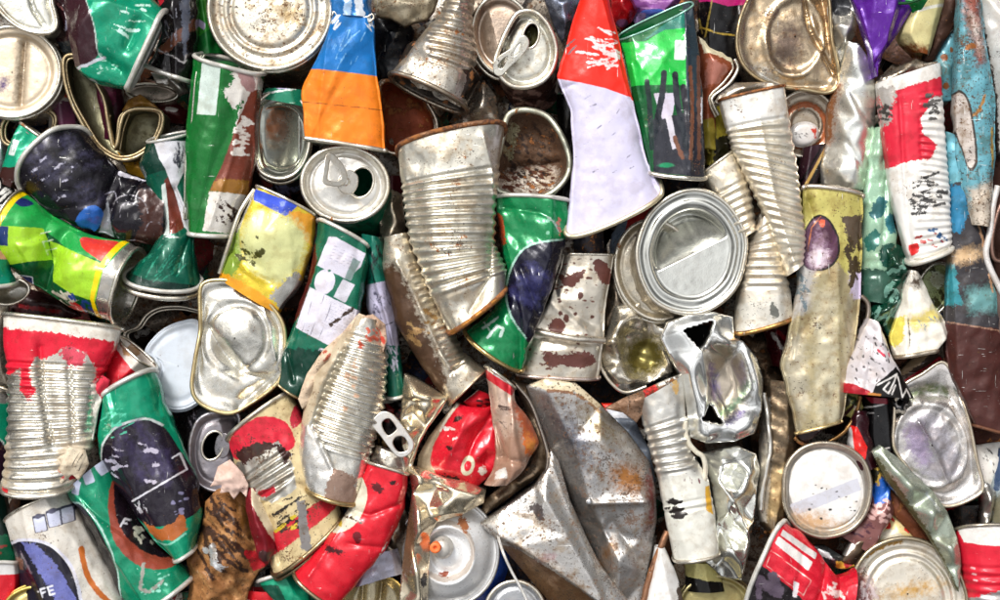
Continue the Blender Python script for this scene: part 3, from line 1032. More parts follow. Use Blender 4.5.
t = Thing('drink_can', 'glossy maroon crumpled can wall along the brown side of the green droplet can', 'can', 64, 20, 58, CANS)
fold(t, [(44, -8), (84, -8), (84, 20), (82, 58), (78, 62), (62, 52), (54, 36), (52, 14)], [(66, 8, 12), (72, 26, 14), (60, 30, 2), (74, 44, 10)], 30,
     paint('#37181f', [(('l', [(72, -5), (75, 18), (69, 31)], 4), '#9a98ad', 3), (('l', [(56, 2), (66, 12)], 2), '#a06a68', 2), (('p', [(56, 42), (78, 44), (80, 62), (54, 56)]), '#3b4247', 2)], rough=.2, coat=.6), crump=(2.5, 12))

t = Thing('drink_can', 'green can with water drops print and brown oval side, white rim tilted', 'can', 115, 40, 82, CANS)
loft(t, [(64, -14, 78, 70, dict(h=12)), (88, -16, 88, 80), (120, -15, 104, 86), (150, -3, 120, 89), (166, 13, 129, 89, dict(bow=4))], 25,
     paint('#10a27a', [(('s', [(60, -20), (84, -10), (96, 12), (102, 32), (104, 56), (96, 66), (78, 69), (60, 68)]), '#4a2830'), (('lc', [(84, -12), (96, 12), (102, 32), (104, 57), (109, 62)], 1.3), '#c9d9d2'),
                       (('lc', [(78, 71), (92, 68), (102, 64), (110, 61)], 3), '#c3c6cf', 1), (('lc', [(90, 81), (97, 82), (100, 86)], 1.6), '#cfd8d4'), (streaks(112, 66, 12, 16, 30, 16, 2.5, 1.2, 20, 3), '#a8dccb'),
                       (streaks(135, 25, 9, 22, 35, 8, 13, 2.2, 15, 4), '#c6ecdf', 1.5), (('p', [(88, -8), (100, -8), (99, 5), (93, 1)]), '#d8d3e2')], rough=.22, coat=.5),
     dents=[(118, 68, 9, 16, -40, 5), (140, 35, 8, 18, 25, 4)], creases=[([(104, 58), (126, 74)], 2.5, 4), ([(132, 52), (144, 24)], 4, 4)], crump=(1.6, 26), rims=[dict(end=1, r=3, M=WHITE_RIM())])

t = Thing('drink_can', 'crumpled black and brown can with white rim, next to the green droplet can', 'can', 176, 40, 66, CANS)
loft(t, [(158, -14, 199, -14), (163, 12, 198, 12), (165, 36, 197, 40), (154, 54, 194, 66), (147, 66, 190, 82, dict(bow=2))], 20,
     paint('#1d1619', [(('p', [(160, 52), (190, 28), (198, 20), (198, 32), (176, 54), (166, 58)]), '#7a4a37', 2), (streaks(180, 30, 14, 30, 60, 14, 9, 1.2, 75, 8), '#9a9aa6', 1), (('lc', [(154, 46), (164, 54), (178, 60), (188, 66), (189, 56)], 1.6), '#b9b4b6', 1),
                       (('p', [(185, -10), (194, -10), (193, 40), (188, 62), (186, 30)]), '#6b7080', 3), (('p', [(150, -14), (172, -14), (168, 4), (164, 9)]), '#b5202e', 2)], rough=.2, coat=.6),
     crump=(3.2, 15), rims=[dict(end=1, r=2.3, M=WHITE_RIM())])

t = Thing('can_lid', 'small dark grey lid lying under the black and brown can', 'can lid', 150, 92, 38, ENDS)
lid(t, 152, 93, 26, 9, 4, PLAIN, None, steel('#8b8178', rust=.3), rim=dict(r=1.2), body=dict(off=(0, 4), depth=30))
t = Thing('metal_sheet', 'curled bright strip of tin below the white rim of the black and brown can', 'scrap', 168, 84, 46, SCRAP)
fold(t, [(150, 72), (166, 74), (184, 80), (188, 92), (178, 96), (170, 86), (156, 84)], [(172, 80, 6), (180, 88, 5)], 8, steel('#c9c6c2', rust=.05))
t = Thing('metal_sheet', 'dirty red and white label scrap under the small dark grey lid', 'scrap', 168, 110, 24, SCRAP)
fold(t, [(140, 98), (168, 100), (188, 108), (184, 124), (160, 122), (140, 112)], [(165, 110, 5)], 8, paint('#6e2426', [(('r', 172, 110, 12, 4, 8), '#d8cfc8', 1.5), (('p', [(138, 96), (160, 98), (158, 104), (138, 106)]), '#5a4634', 2)]))

t = Thing('food_can', 'open steel can squashed into a heart shaped bronze rim, gold outside', 'can', 115, 120, 63, FOOD)
mouth(t, [(66, 57), (64, 70), (69, 95), (81, 121), (96, 145), (110, 156), (122, 160), (137, 157), (152, 146), (161, 130), (163, 115), (155, 110), (138, 109), (126, 113), (121, 124), (117, 146), (113, 146), (108, 120), (104, 98), (96, 82), (85, 66), (77, 56)], 34,
      steel('#77745f', rough=.4, rust=.1, dirt=.5), steel(**BRONZE), r=2.1)
fold(t, [(113, 150), (124, 161), (140, 157), (148, 150), (150, 160), (142, 178), (124, 172)], [(134, 164, 3)], 8, paint('#c9952a', dirt=.6, rust=.15), name='outer_wall', z=50)
fold(t, [(124, 98), (136, 92), (148, 100), (156, 108), (142, 108), (128, 111), (120, 122), (118, 108)], [(138, 100, 4)], 10, paint('#a8782c', dirt=.7, rust=.25), name='gold_wall', z=50)
tube(t, 'inner_seam', [(96, 84), (104, 102), (109, 125), (114, 150)], 1.2, steel(**BRONZE), z=57)
tube(t, 'inner_seam', [(128, 112), (122, 128), (118, 150)], 1.2, steel(**BRONZE), z=57)
tube(t, 'inner_seam', [(158, 116), (154, 134), (142, 150)], 1.2, steel(**BRONZE), z=56)

t = Thing('drink_can', 'dark magenta can wall seen between the lobes of the heart shaped rim', 'can', 110, 100, 30, CANS)
loft(t, [(94, 78, 122, 86), (98, 110, 126, 110), (100, 140, 122, 140)], 12, paint('#5a1634', [(('p', [(106, 96), (118, 92), (120, 104), (108, 108)]), '#8a2a55', 3)], dirt=.6))

t = Thing('drink_can', 'dark violet can crushed at the waist, splashing liquid and white ring print', 'can', 100, 195, 66, CANS)
loft(t, [(86, 133, 27, 193, dict(bow=-22)), (104, 152, 48, 212), (119, 171, 84, 229, dict(h=17)), (134, 177, 118, 238, dict(h=17)), (168, 183, 168, 249, dict(h=22))], 26,
     paint('#1f1a24', [(streaks(72, 176, 44, 28, 50, 26, 12, 3.4, -30, 11), '#4a4760', 5), (streaks(72, 172, 38, 26, 50, 12, 8, 1.5, -35, 12), '#b9b7ca', 1.2), (('l', [(122, 174), (170, 183)], 6), '#c6c3cf', 1.2),
                       (('p', [(98, 240), (110, 200), (114, 225), (116, 244)]), '#8e9299', 1), (('s', [(79, 223), (86, 212), (99, 206), (106, 214), (99, 230), (88, 232)]), '#2b66bd', .8),
                       (('p', [(140, 190), (168, 192), (168, 250), (130, 246), (146, 225)]), '#4c2a22', 4), (('lc', [(124, 218), (125, 207), (133, 203), (142, 207)], 1), '#8f8b95', .6), (('lc', [(113, 214), (120, 200), (134, 196), (147, 202), (152, 214)], .9), '#a9a6ae', 1),
                       (('lc', [(114, 226), (122, 240), (136, 240)], .8), '#8f8b95', 1), (('lc', [(148, 232), (154, 223), (164, 224)], .8), '#9a97a0', .6), (('lc', [(108, 195), (116, 192), (121, 203)], 1), '#a9a6b6')], rough=.25, coat=.4),
     dents=[(112, 205, 7, 30, 20, 9), (148, 205, 9, 18, 0, 4)], creases=[([(120, 170), (108, 200), (112, 240)], 3, 5), ([(142, 182), (134, 200)], 2, 4)], crump=(1.8, 18), rims=[dict(end=0, r=2.8, M=WHITE_RIM())])

t = Thing('drink_can', 'dark green can twisted to a point with white ribbon stripe and white lower rim', 'can', 165, 220, 73, CANS)
loft(t, [(148, 141, 189, 133, dict(bow=5)), (140, 165, 190, 163), (150, 190, 190, 192, dict(h=14)), (166, 226, 194, 226, dict(h=13)), (148, 255, 194, 252), (126, 274, 200, 284, dict(bow=12))], 20,
     paint('#0d6a52', [(('p', [(130, 125), (200, 125), (195, 165), (135, 180)]), '#0a4536'), (('p', [(158, 144), (189, 142), (186, 172), (179, 188), (187, 208), (194, 222), (190, 233), (184, 226), (175, 190), (169, 170), (163, 160)]), '#d9d8de', .4),
                       (streaks(182, 158, 5, 14, 0, 30, 5, 1, 80, 14), '#4e4f5c', .4), (('p', [(167, 182), (171, 178), (177, 196), (185, 228), (178, 234), (172, 234)]), '#7c3423', .5), (('p', [(164, 186), (168, 184), (172, 236), (166, 236)]), '#c9d2cc', .5),
                       (('p', [(120, 268), (150, 280), (205, 286), (205, 300), (120, 296)]), '#093a2e'), (streaks(165, 262, 26, 18, 30, 26, 15, .9, -50, 15), '#2f9c7e', .8), (('l', [(166, 237), (182, 238)], 1), '#e5ece8')], rough=.26, coat=.4),
     dents=[(180, 215, 6, 26, -18, 6)], creases=[([(176, 190), (191, 230)], 2.2, 5), ([(191, 234), (180, 272)], 3, 4)], crump=(1.4, 16),
     rims=[dict(end=1, r=2.3, M=WHITE_RIM()), dict(end=1, r=3, off=7, drop=4, scale=1.0), dict(end=0, r=1.6, M=WHITE_RIM())])

t = Thing('drink_can', 'green and lime can pinched in the middle with a yellow band at both ends', 'can', 65, 255, 70, CANS)
loft(t, [(25, 192, -6, 252, dict(bow=-5)), (44, 208, 12, 270), (62, 221, 44, 290, dict(h=17)), (88, 234, 66, 305), (130, 243, 104, 319, dict(bow=-7)), (140, 250, 116, 323, dict(bow=-7))], 27,
     paint('#0b6b36', [(('s', [(20, 185), (60, 215), (90, 230), (130, 240), (118, 262), (98, 258), (70, 248), (48, 232), (5, 226), (0, 200)]), '#22aa4b', .5), (('p', [(6, 227), (48, 229), (52, 240), (55, 260), (6, 266)]), '#a2d42b', .5),
                       (('p', [(53, 241), (80, 252), (112, 266), (101, 302), (78, 294), (58, 282)]), '#a2d42b', .6), (('s', [(85, 238), (102, 240), (122, 243), (118, 254), (110, 262), (98, 256), (88, 248)]), '#dd3a2e', .4),
                       (('r', 12, 237, 9, 19, 4), '#25427f'), (('s', [(20, 202), (28, 199), (37, 205), (28, 208)]), '#25347a'), (('r', 26, 282, 19, 13, 8), '#c9ced6', .3), (('r', 26, 282, 17, 11, 8), '#232a5c', .3),
                       (streaks(70, 300, 14, 8, 30, 14, 8, 2.4, 40, 21), '#c9c6b2', .6), (streaks(80, 310, 10, 5, 20, 8, 8, 3, 25, 22), '#d3312a', .6), (streaks(86, 304, 12, 6, 30, 8, 6, 2.4, 50, 23), '#2a4c9c', .6),
                       (('t', 'ILL', 55, 232, 9, 75, 1.2), '#d9e8c8', .3), (('v', -3, 6), '#f4d20c', .3), (('u', [('p', [(133, 238), (127, 246), (109, 270), (100, 300), (104, 322), (98, 316), (96, 298), (104, 268), (122, 242)])]), '#f7d40e', .4),
                       (('p', [(134, 238), (128, 247), (110, 272), (102, 302), (105, 326), (125, 330), (150, 250)]), '#c7c3ba', .2, .9)], rough=.28, coat=.4),
     dents=[(54, 262, 9, 34, 25, 8)], creases=[([(52, 236), (57, 262), (48, 290)], 3, 6)], crump=(1.5, 22), rims=[dict(end=1, r=2.2), dict(end=0, r=1.5)])

t = Thing('drink_can', 'bit of a green can with a silver base at the edge beside the lime can', 'can', 6, 275, 82, CANS)
loft(t, [(-22, 246, 4, 250), (-22, 262, 9, 264), (-22, 284, 15, 284, dict(bow=3))], 16, paint('#10987a', [(('p', [(-10, 248), (10, 252), (10, 260), (-10, 258)]), '#d99a86', 1.5)]), crump=(1.5, 12), rims=[dict(end=1, r=2.4, M=WHITE_RIM())])
lid(t, 6, 292, 19, 12, -15, BOWL, None, steel('#c4c2bb', rust=.02), name='base', z=70, rim=dict(r=1.5))

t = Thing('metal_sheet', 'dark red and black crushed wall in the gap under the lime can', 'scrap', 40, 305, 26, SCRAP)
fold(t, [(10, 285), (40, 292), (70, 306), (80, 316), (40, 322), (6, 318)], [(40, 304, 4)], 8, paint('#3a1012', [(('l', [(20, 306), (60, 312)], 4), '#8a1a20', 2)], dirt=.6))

# ------------------------------------------------------------------ second column
t = Thing('drink_can', 'bright green can with lavender stripe beside the big ringed lid', 'can', 200, 25, 48, CANS)
loft(t, [(191, -16, 214, -16), (189, 20, 216, 20), (188, 60, 226, 54)], 16, paint('#2f8f2b', [(('p', [(198, 19), (209, 27), (208, 34), (198, 26)]), '#b0a9c6', .4), (('p', [(196, 44), (230, 20), (230, 60), (190, 60)]), '#0d6b2a', .4)], coat=.4), crump=(1, 14))

t = Thing('can_lid', 'big pale ringed lid with rust specks, widest lid along the top edge', 'can lid', 270, 12, 76, ENDS)
lid(t, 270, 9, 61, 60, 0, RINGS, None, steel('#d2ccc0', rough=.32, rust=.27, dirt=.75, metal=.88, prints=[(('lc', [(282, 55), (300, 44), (318, 26)], 4), '#a98a62', 6, .6), (('e', 288, 14, 14, 10, 20), '#b09a74', 9, .7)]), rim=dict(r=2.6, more=[(.5, 2, 5, 2.2)]), body=dict(off=(3, 11), depth=60, rib=(9, .8), M=steel('#8d8274', rust=.35)))

t = Thing('drink_can', 'blue and orange flattened can with folded silver top, tapering upwards', 'can', 345, 85, 82, CANS)
loft(t, [(334, 17, 373, 18), (325, 42, 375, 44), (312, 70, 377, 76), (302, 89, 380, 91), (304, 112, 383, 114), (306, 139, 386, 151)], 12,
     paint('#f0801a', [(('p', [(290, 0), (400, 0), (400, 79), (378, 77), (311, 70), (290, 68)]), '#1272bd', .3), (('l', [(304, 103), (383, 111)], .9), '#3c2412', .4), (('l', [(310, 71), (379, 78)], 1), '#c98a3c', .3),
                       (streaks(350, 50, 16, 22, 20, 14, 12, .8, -60, 31), '#6fa9d6', .6), (streaks(335, 24, 5, 8, 0, 8, 8, 1.4, -50, 32), '#dfe4e6', 1), (streaks(369, 24, 4, 7, 0, 6, 8, 1.6, 70, 33), '#dfe4e6', 1)], rough=.34, scratch=.25, coat=.15),
     q=.5, creases=[([(331, 24), (324, 80), (318, 140)], 5, -2)], crump=(1, 30), rims=[dict(end=1, r=2.4, M=steel('#d9d4c8', rust=.25))])
loft(t, [(330, -16, 371, -16), (331, 2, 371, 2), (334, 17, 373, 19)], 14, paint('#1d6fb4', [(('p', [(348, -16), (356, -16), (352, 20), (344, 20)]), '#9db9d6', 2), (('p', [(352, -16), (360, -16), (366, 18), (358, 20)]), '#d6dde6', 1.5)], coat=.5, rough=.22), name='folded_top', crump=(3, 12), z=80)
tube(t, 'torn_edge', [(332, 18), (335, 14), (337, 20), (333, 25), (340, 20), (352, 19), (364, 20), (372, 16), (374, 20), (368, 24)], 1.1, steel(rust=.2), z=90, rough=3)

t = Thing('drink_can', 'green can with pale rectangle and torn brown picture, standing upright', 'can', 225, 145, 70, CANS)
loft(t, [(197, 55, 265, 74, dict(bow=7)), (192, 85, 260, 95), (188, 140, 257, 150), (187, 195, 250, 188), (192, 233, 233, 235, dict(bow=3))], 24,
     paint('#0f7c2f', [(('p', [(206, 65), (227, 66), (221, 119), (201, 117)]), '#c5d3cb', .4), (('p', [(230, 64), (243, 66), (266, 82), (262, 125), (256, 160), (236, 158), (240, 125), (246, 105), (238, 112), (228, 96), (240, 84)]), '#d8d3cb', 4),
                       (('p', [(240, 72), (258, 80), (258, 96), (250, 94), (244, 84)]), '#b08a88', 2), (('p', [(254, 95), (264, 90), (260, 160), (252, 196), (214, 192), (226, 168), (233, 150), (244, 118)]), '#8c4634', .8),
                       (streaks(245, 140, 4, 22, 10, 34, 9, 2.2, 0, 41), '#ddd6ce', 1.2), (('p', [(214, 193), (222, 180), (250, 182), (250, 197)]), '#a8742c', 3), (('p', [(214, 193), (250, 196), (246, 212), (232, 234), (207, 232)]), '#d9d4cc', 1.2),
                       (streaks(228, 212, 10, 12, 0, 14, 9, 1.8, 60, 42), '#4a3026', 1.4), (('p', [(180, 50), (270, 50), (270, 68), (256, 66), (226, 58), (180, 62)]), '#0a4a20', .4)], rough=.28, coat=.4),
     q=.65, creases=[([(246, 96), (236, 160), (214, 228)], 3, -2.5)], dents=[(212, 90, 10, 30, 8, 2)], crump=(1, 24), rims=[dict(end=1, r=2.5, M=WHITE_RIM()), dict(end=0, r=2.4, M=WHITE_RIM())])
tube(t, 'side_seam', [(207, 57, 80), (200, 76, 84), (196, 120, 85), (193, 170, 84), (189, 220, 80)], 1.5, steel('#8f9488', rust=.05), world_z=True)
tube(t, 'side_seam', [(203, 57, 76), (196, 78, 80), (191, 125, 80), (188, 175, 80), (186, 220, 76)], 1.6, steel('#b3b3a8', rust=.05), world_z=True)

t = Thing('can_lid', 'tall oval mirror dark lid between the green can and the orange can', 'can lid', 283, 136, 64, ENDS)
lid(t, 283, 137, 27, 43, 0, [(1, 0), (.96, 2), (.92, -1), (.86, -5), (.8, -6), (.74, -3), (0, -3)], [(256, 108), (264, 97), (276, 93), (291, 95), (303, 104), (309, 118), (310, 138), (306, 158), (296, 173), (280, 179), (264, 174), (257, 164), (254, 136)],
    steel('#9a9d96', rough=.16, rust=.02, dirt=.2, bump=.15), slopes=[(258, 136, 1, .1, .5, .8), (296, 136, 1, 0, -.9, .8)], rim=dict(r=2.2, more=[(0, 4, 6, 2.)]),
    body=dict(off=(-2, 17), depth=34, M=paint('#1d2233', [(streaks(280, 188, 22, 5, 0, 26, 5, 1.6, 60, 44), '#7f83b0', .6), (('e', 262, 182, 8, 4, 20), '#a34a3a', 1)])))
loft(t, [(266, 88, 304, 90), (258, 98, 309, 108)], 10, paint('#1c8a68', [(('e', 282, 86, 9, 4, 10), '#a89cc0', 1), (('l', [(262, 94), (296, 90)], 2), '#dfe6e2', 1)]), name='upper_wall', z=58)

t = Thing('drink_can', 'silver can top with lifted ring pull and dark open mouth, green wall below', 'can', 345, 184, 80, CANS)
lid(t, 345, 184, 43, 37, 8, DRINK, None, steel('#d6d4d0', rust=.05, dirt=.4, rough=.3), name='top', dents=[(352, 204, 16, 9, 10, 3)], hole=('e', 361, 182, 12, 15.5, 15), rim=dict(r=2.6),
    body=dict(off=(5, 18), depth=46, M=paint('#0e7f5c', [(('v', -3, 7), '#c3c1bb', .4, .8), (streaks(345, 224, 30, 6, 0, 14, 5, 1.5, 40, 45), '#0a4c39', .8)])))
plate(t, 'ring_pull', [(325, 183), (326, 170), (328, 157), (333, 155), (341, 163), (346, 172), (347, 181), (341, 186), (333, 186)], [[(328.5, 181), (329, 171), (331, 161), (338, 167), (342, 175), (342, 180), (336, 183)]], 2.2,
      steel('#d2cfc8', rust=.04, dirt=.5, rough=.35), z=87, tilt=(-.45, .05))
lathe(t, 'rivet', 345, 182, [(6, -4), (6, 3), (4.5, 5), (3, 6), (.2, 6)], steel('#d6d4cf'))
plate(t, 'opening_flap', [(340, 178), (349, 171), (357, 176), (357, 186), (352, 193), (344, 193), (339, 187)], [], 1.6, steel('#bdb9b2'), z=82, tilt=(-.25, 0))

t = Thing('food_can', 'rust orange open can mouth behind the blue and orange can', 'can', 408, 118, 38, FOOD)
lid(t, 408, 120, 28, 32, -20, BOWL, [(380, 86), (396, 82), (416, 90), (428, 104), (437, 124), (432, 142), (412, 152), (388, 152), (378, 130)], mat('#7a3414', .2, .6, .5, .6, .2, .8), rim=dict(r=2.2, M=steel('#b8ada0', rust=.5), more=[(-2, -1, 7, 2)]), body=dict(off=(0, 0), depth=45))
t = Thing('metal_sheet', 'near black blue crushed sheet between the orange can and the rusty ribbed can', 'scrap', 400, 50, 34, SCRAP)
fold(t, [(372, 12), (404, 14), (414, 30), (408, 60), (396, 84), (384, 86), (376, 60)], [(394, 40, 6)], 14, paint('#10151f', dirt=.5, rough=.3))
t = Thing('metal_sheet', 'dirty beige crumpled foil rag at the top edge beside the folded blue top', 'scrap', 408, 12, 56, SCRAP)
fold(t, [(372, -10), (440, -10), (434, 10), (426, 20), (414, 22), (404, 26), (390, 18), (376, 16)], [(400, 2, 8), (415, 8, 10), (388, 6, 4), (426, 6, 6)], 14, mat('#9b917c', .4, .5, .25, .6, .2, .9), crump=(4, 9))

# ------------------------------------------------------------------ third column
t = Thing('food_can', 'tapered ribbed steel can with flaking dark spots, open end down, at the top edge', 'can', 440, 55, 72, FOOD)
loft(t, [(450, -18, 476, -16), (442, 14, 472, 22), (415, 43, 477, 56), (391, 76, 466, 111, dict(bow=-5))], 24, steel('#d2cbc0', rough=.3, rust=.36, dirt=.7), ribs=(8, 92, 8.4, 1.5, ('p', [(425, -20), (490, -20), (490, 120), (448, 108), (430, 60)])),
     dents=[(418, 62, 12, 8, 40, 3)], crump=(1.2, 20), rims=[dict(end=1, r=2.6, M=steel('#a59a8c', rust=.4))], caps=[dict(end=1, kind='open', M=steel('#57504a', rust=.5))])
t = Thing('food_can', 'dull steel wall with black peeling specks below the tapered ribbed can', 'can', 482, 108, 58, FOOD)
fold(t, [(462, 116), (484, 80), (496, 96), (500, 124), (480, 130), (462, 132)], [(482, 108, 8), (490, 112, 3)], 20, steel('#a39a90', rust=.35, dirt=.8))

t = Thing('can_lid', 'brownish round lid standing behind the tabbed can at the top edge', 'can lid', 502, 36, 64, ENDS)
lid(t, 503, 36, 30, 40, -12, [(1, 0), (.96, 2), (.92, -1), (.88, 1), (.84, -3), (.8, -6), (.74, -4), (0, -4)], None, steel('#b8a698', rough=.3, rust=.06, dirt=.4), slopes=[(496, 36, -.8, .2, .5)], rim=dict(r=2, more=[(-3, 3, 6, 2)]), body=dict(off=(-2, 5), depth=45, M=steel('#7c6e62')))

t = Thing('drink_can', 'opened maroon can with ring tab and leaf stuck in its mouth', 'can', 526, 55, 84, CANS)
lid(t, 525, 50, 30, 38, -14, DRINK, [(517, 14), (528, 11), (538, 14), (549, 27), (556, 48), (553, 68), (543, 81), (528, 87), (512, 86), (501, 77), (495, 64), (500, 46), (508, 28)], steel('#c6c5bd', rust=.12, dirt=.6, rough=.34), name='top',
    hole=('e', 531, 35, 8, 13, 12), slopes=[(516, 50, -.9, -.4, .45)], rim=dict(r=2.6), body=dict(off=(8, 26), depth=50, scale=.99, end=.86, crump=(2.5, 16), M=paint('#54342e', [(streaks(530, 98, 26, 8, 0, 10, 16, 2.4, -5, 46), '#8a6a60', 1.5)], metal=.5)))
plate(t, 'ring_pull', [(494, 66), (499, 58), (514, 48), (522, 38), (527, 40), (528, 47), (520, 58), (509, 68), (501, 76), (495, 74)], [[(497, 67), (503, 59), (508, 57), (507, 62), (502, 70)], [(513, 54), (519, 44), (522, 46), (519, 54), (514, 58)]], 2.2, steel('#c9c7c0', dirt=.6), z=88, tilt=(.1, -.1))
fold(t, [(526, 30), (531, 22), (538, 26), (540, 38), (535, 48), (528, 44)], [(533, 36, 2)], 2, mat('#4d4a22', 0, .6), name='leaf', z=70)
t = Thing('food_can', 'short bent rusty rim with brown crust inside, above the green navy can', 'can', 533, 155, 74, FOOD)
lid(t, 530, 158, 36, 44, 0, [(1, 0), (.95, 1.5), (.91, -4), (.86, -14), (.7, -20), (.4, -24), (0, -23)], [(497, 189), (495, 170), (502, 140), (508, 116), (524, 110), (545, 115), (558, 130), (568, 152), (569, 171), (560, 186), (545, 196), (522, 199), (506, 194)],
    mat('#5d4534', .3, .65, .42, .8, .2, 1., 0, [(('s', [(498, 188), (508, 172), (540, 165), (556, 170), (552, 186), (520, 194)]), '#cfc4b6', 6, .4), (('p', [(500, 150), (512, 120), (520, 125), (512, 160)]), '#9c9578', 4, .5), (streaks(528, 178, 28, 16, -5, 60, 3.5, 2.6, 20, 161), '#5a3020', 1, .1), (streaks(530, 150, 26, 30, 0, 40, 4, 2.6, 40, 162), '#2f2018', 1.2, .1), (streaks(530, 185, 26, 8, -5, 30, 2.5, 2, 20, 163), '#ded5c8', .8, .3)]),
    creases=[([(500, 168), (560, 160)], 4, 8), ([(515, 120), (508, 165)], 2, 6)], crump=(3, 10), noise=1., rim=dict(r=3, M=steel('#c6c8b8', rust=.28, rough=.4, dirt=.5)), body=dict(off=(2, 2), depth=40))

t = Thing('food_can', 'largest ribbed steel can, rusty rim on top and narrowing to a rusty lower rim', 'can', 452, 228, 86, FOOD)
loft(t, [(398, 152, 504, 129, dict(bow=-9)), (401, 178, 500, 158), (404, 205, 496, 200), (410, 242, 494, 242), (428, 290, 506, 268), (449, 331, 505, 288, dict(bow=5))], 26,
     steel('#d9d5ca', rough=.3, rust=.3, dirt=.6), ribs=(32, 150, 8.7, 2.0), q=.62, creases=[([(484, 140), (493, 175), (495, 244)], 4, -5), ([(492, 246), (490, 278), (470, 312)], 4, 5)], dents=[(425, 165, 10, 9, 0, 3), (470, 300, 22, 10, -35, 5), (418, 215, 9, 50, -8, 4)],
     crump=(1.1, 24), rims=[dict(end=0, r=2.7, M=steel('#8f6a50', rust=.75, rough=.5, metal=.6)), dict(end=1, r=2.7, M=steel('#a8743c', rust=.6, rough=.5))])

t = Thing('metal_sheet', 'blue grey shiny foil sliver beside the red tip of the red and white cone', 'scrap', 562, 18, 56, SCRAP)
fold(t, [(542, -8), (590, -8), (576, 22), (562, 42), (554, 26)], [(562, 6, 10), (566, 20, 8)], 14, steel('#8f97ad', rust=.02), crump=(3, 10))
t = Thing('drink_can', 'black can wall with a red spot hidden behind the white part of the cone', 'can', 568, 150, 34, CANS)
loft(t, [(556, 95, 580, 95), (560, 150, 584, 150), (556, 220, 582, 220)], 12, paint('#0f0d12', [(('r', 576, 174, 7, 18, 5), '#c81e24', .4)]))
# ------------------------------------------------------------------ upper right part
t = Thing('drink_can', 'flattened red and pale lavender cone shaped can, tallest piece at the top', 'can', 605, 120, 88, CANS)
loft(t, [(584, -14, 606, -14), (556, 78, 632, 99), (571, 112, 636, 118), (573, 165, 647, 165), (567, 229, 661, 187, dict(bow=15))], 15,
     paint('#cfcae2', [(('p', [(500, -30), (640, -30), (634, 100), (604, 90), (550, 78)]), '#ea2a1a', .3), (streaks(600, 52, 22, 22, 10, 26, 16, 1.8, 5, 51), '#e8d9d8', 1.2), (streaks(563, 46, 5, 12, -50, 8, 9, 2, -20, 52), '#8d7a80', 1.2),
                       (streaks(600, 150, 40, 60, 0, 16, 5, .8, -30, 53), '#8a869c', .6), (('l', [(606, -14), (620, 40), (633, 99)], 6), '#f0402c', .3)], rough=.4, metal=.1, scratch=.15, dirt=.25, coat=.1),
     q=.55, smooth=2.5, creases=[([(598, -10), (627, 96)], 3, -2.5), ([(553, 92), (574, 86)], 2, 3), ([(640, 140), (655, 186)], 5, 4)], crump=(1, 34), noise=.35, rims=[dict(end=1, r=2.6, M=steel('#d5ccb4', rust=.25, rough=.4))])

t = Thing('metal_sheet', 'shiny red crumpled wrapper ball between the red cone and purple can', 'scrap', 622, 12, 50, SCRAP)
fold(t, [(610, -10), (634, -8), (640, 6), (632, 22), (622, 30), (612, 20)], [(622, 8, 10), (628, 14, 8), (618, 0, 9)], 14, paint('#b3151c', [(('e', 622, 24, 6, 4, 0), '#7c4a6e', 1)], rough=.2, coat=.5), crump=(4, 8))
t = Thing('drink_can', 'mauve can bottom at the top edge above the green can', 'can', 655, 2, 56, CANS)
loft(t, [(622, -18, 690, -18), (626, -6, 686, -6), (636, 10, 670, 14)], 18, paint('#9a5aa8', [(streaks(655, 2, 24, 8, 5, 12, 18, 1, 12, 54), '#c896cc', .6)], coat=.4), crump=(1, 14))
t = Thing('metal_sheet', 'blue and lilac folded scrap between the mauve can and the green can', 'scrap', 648, 20, 46, SCRAP)
fold(t, [(630, 10), (672, 8), (664, 20), (652, 30), (644, 32), (634, 22)], [(648, 18, 6)], 10, paint('#3f6cc0', [(('p', [(630, 10), (646, 14), (642, 30), (630, 26)]), '#a58fc6', .5)], rough=.2))
t = Thing('drink_can', 'dark green folded corner of a can beside the red cone', 'can', 632, 28, 40, CANS)
fold(t, [(632, 16), (646, 28), (640, 42), (618, 44), (622, 30)], [(632, 30, 6)], 14, paint('#0c6a2a', coat=.4))

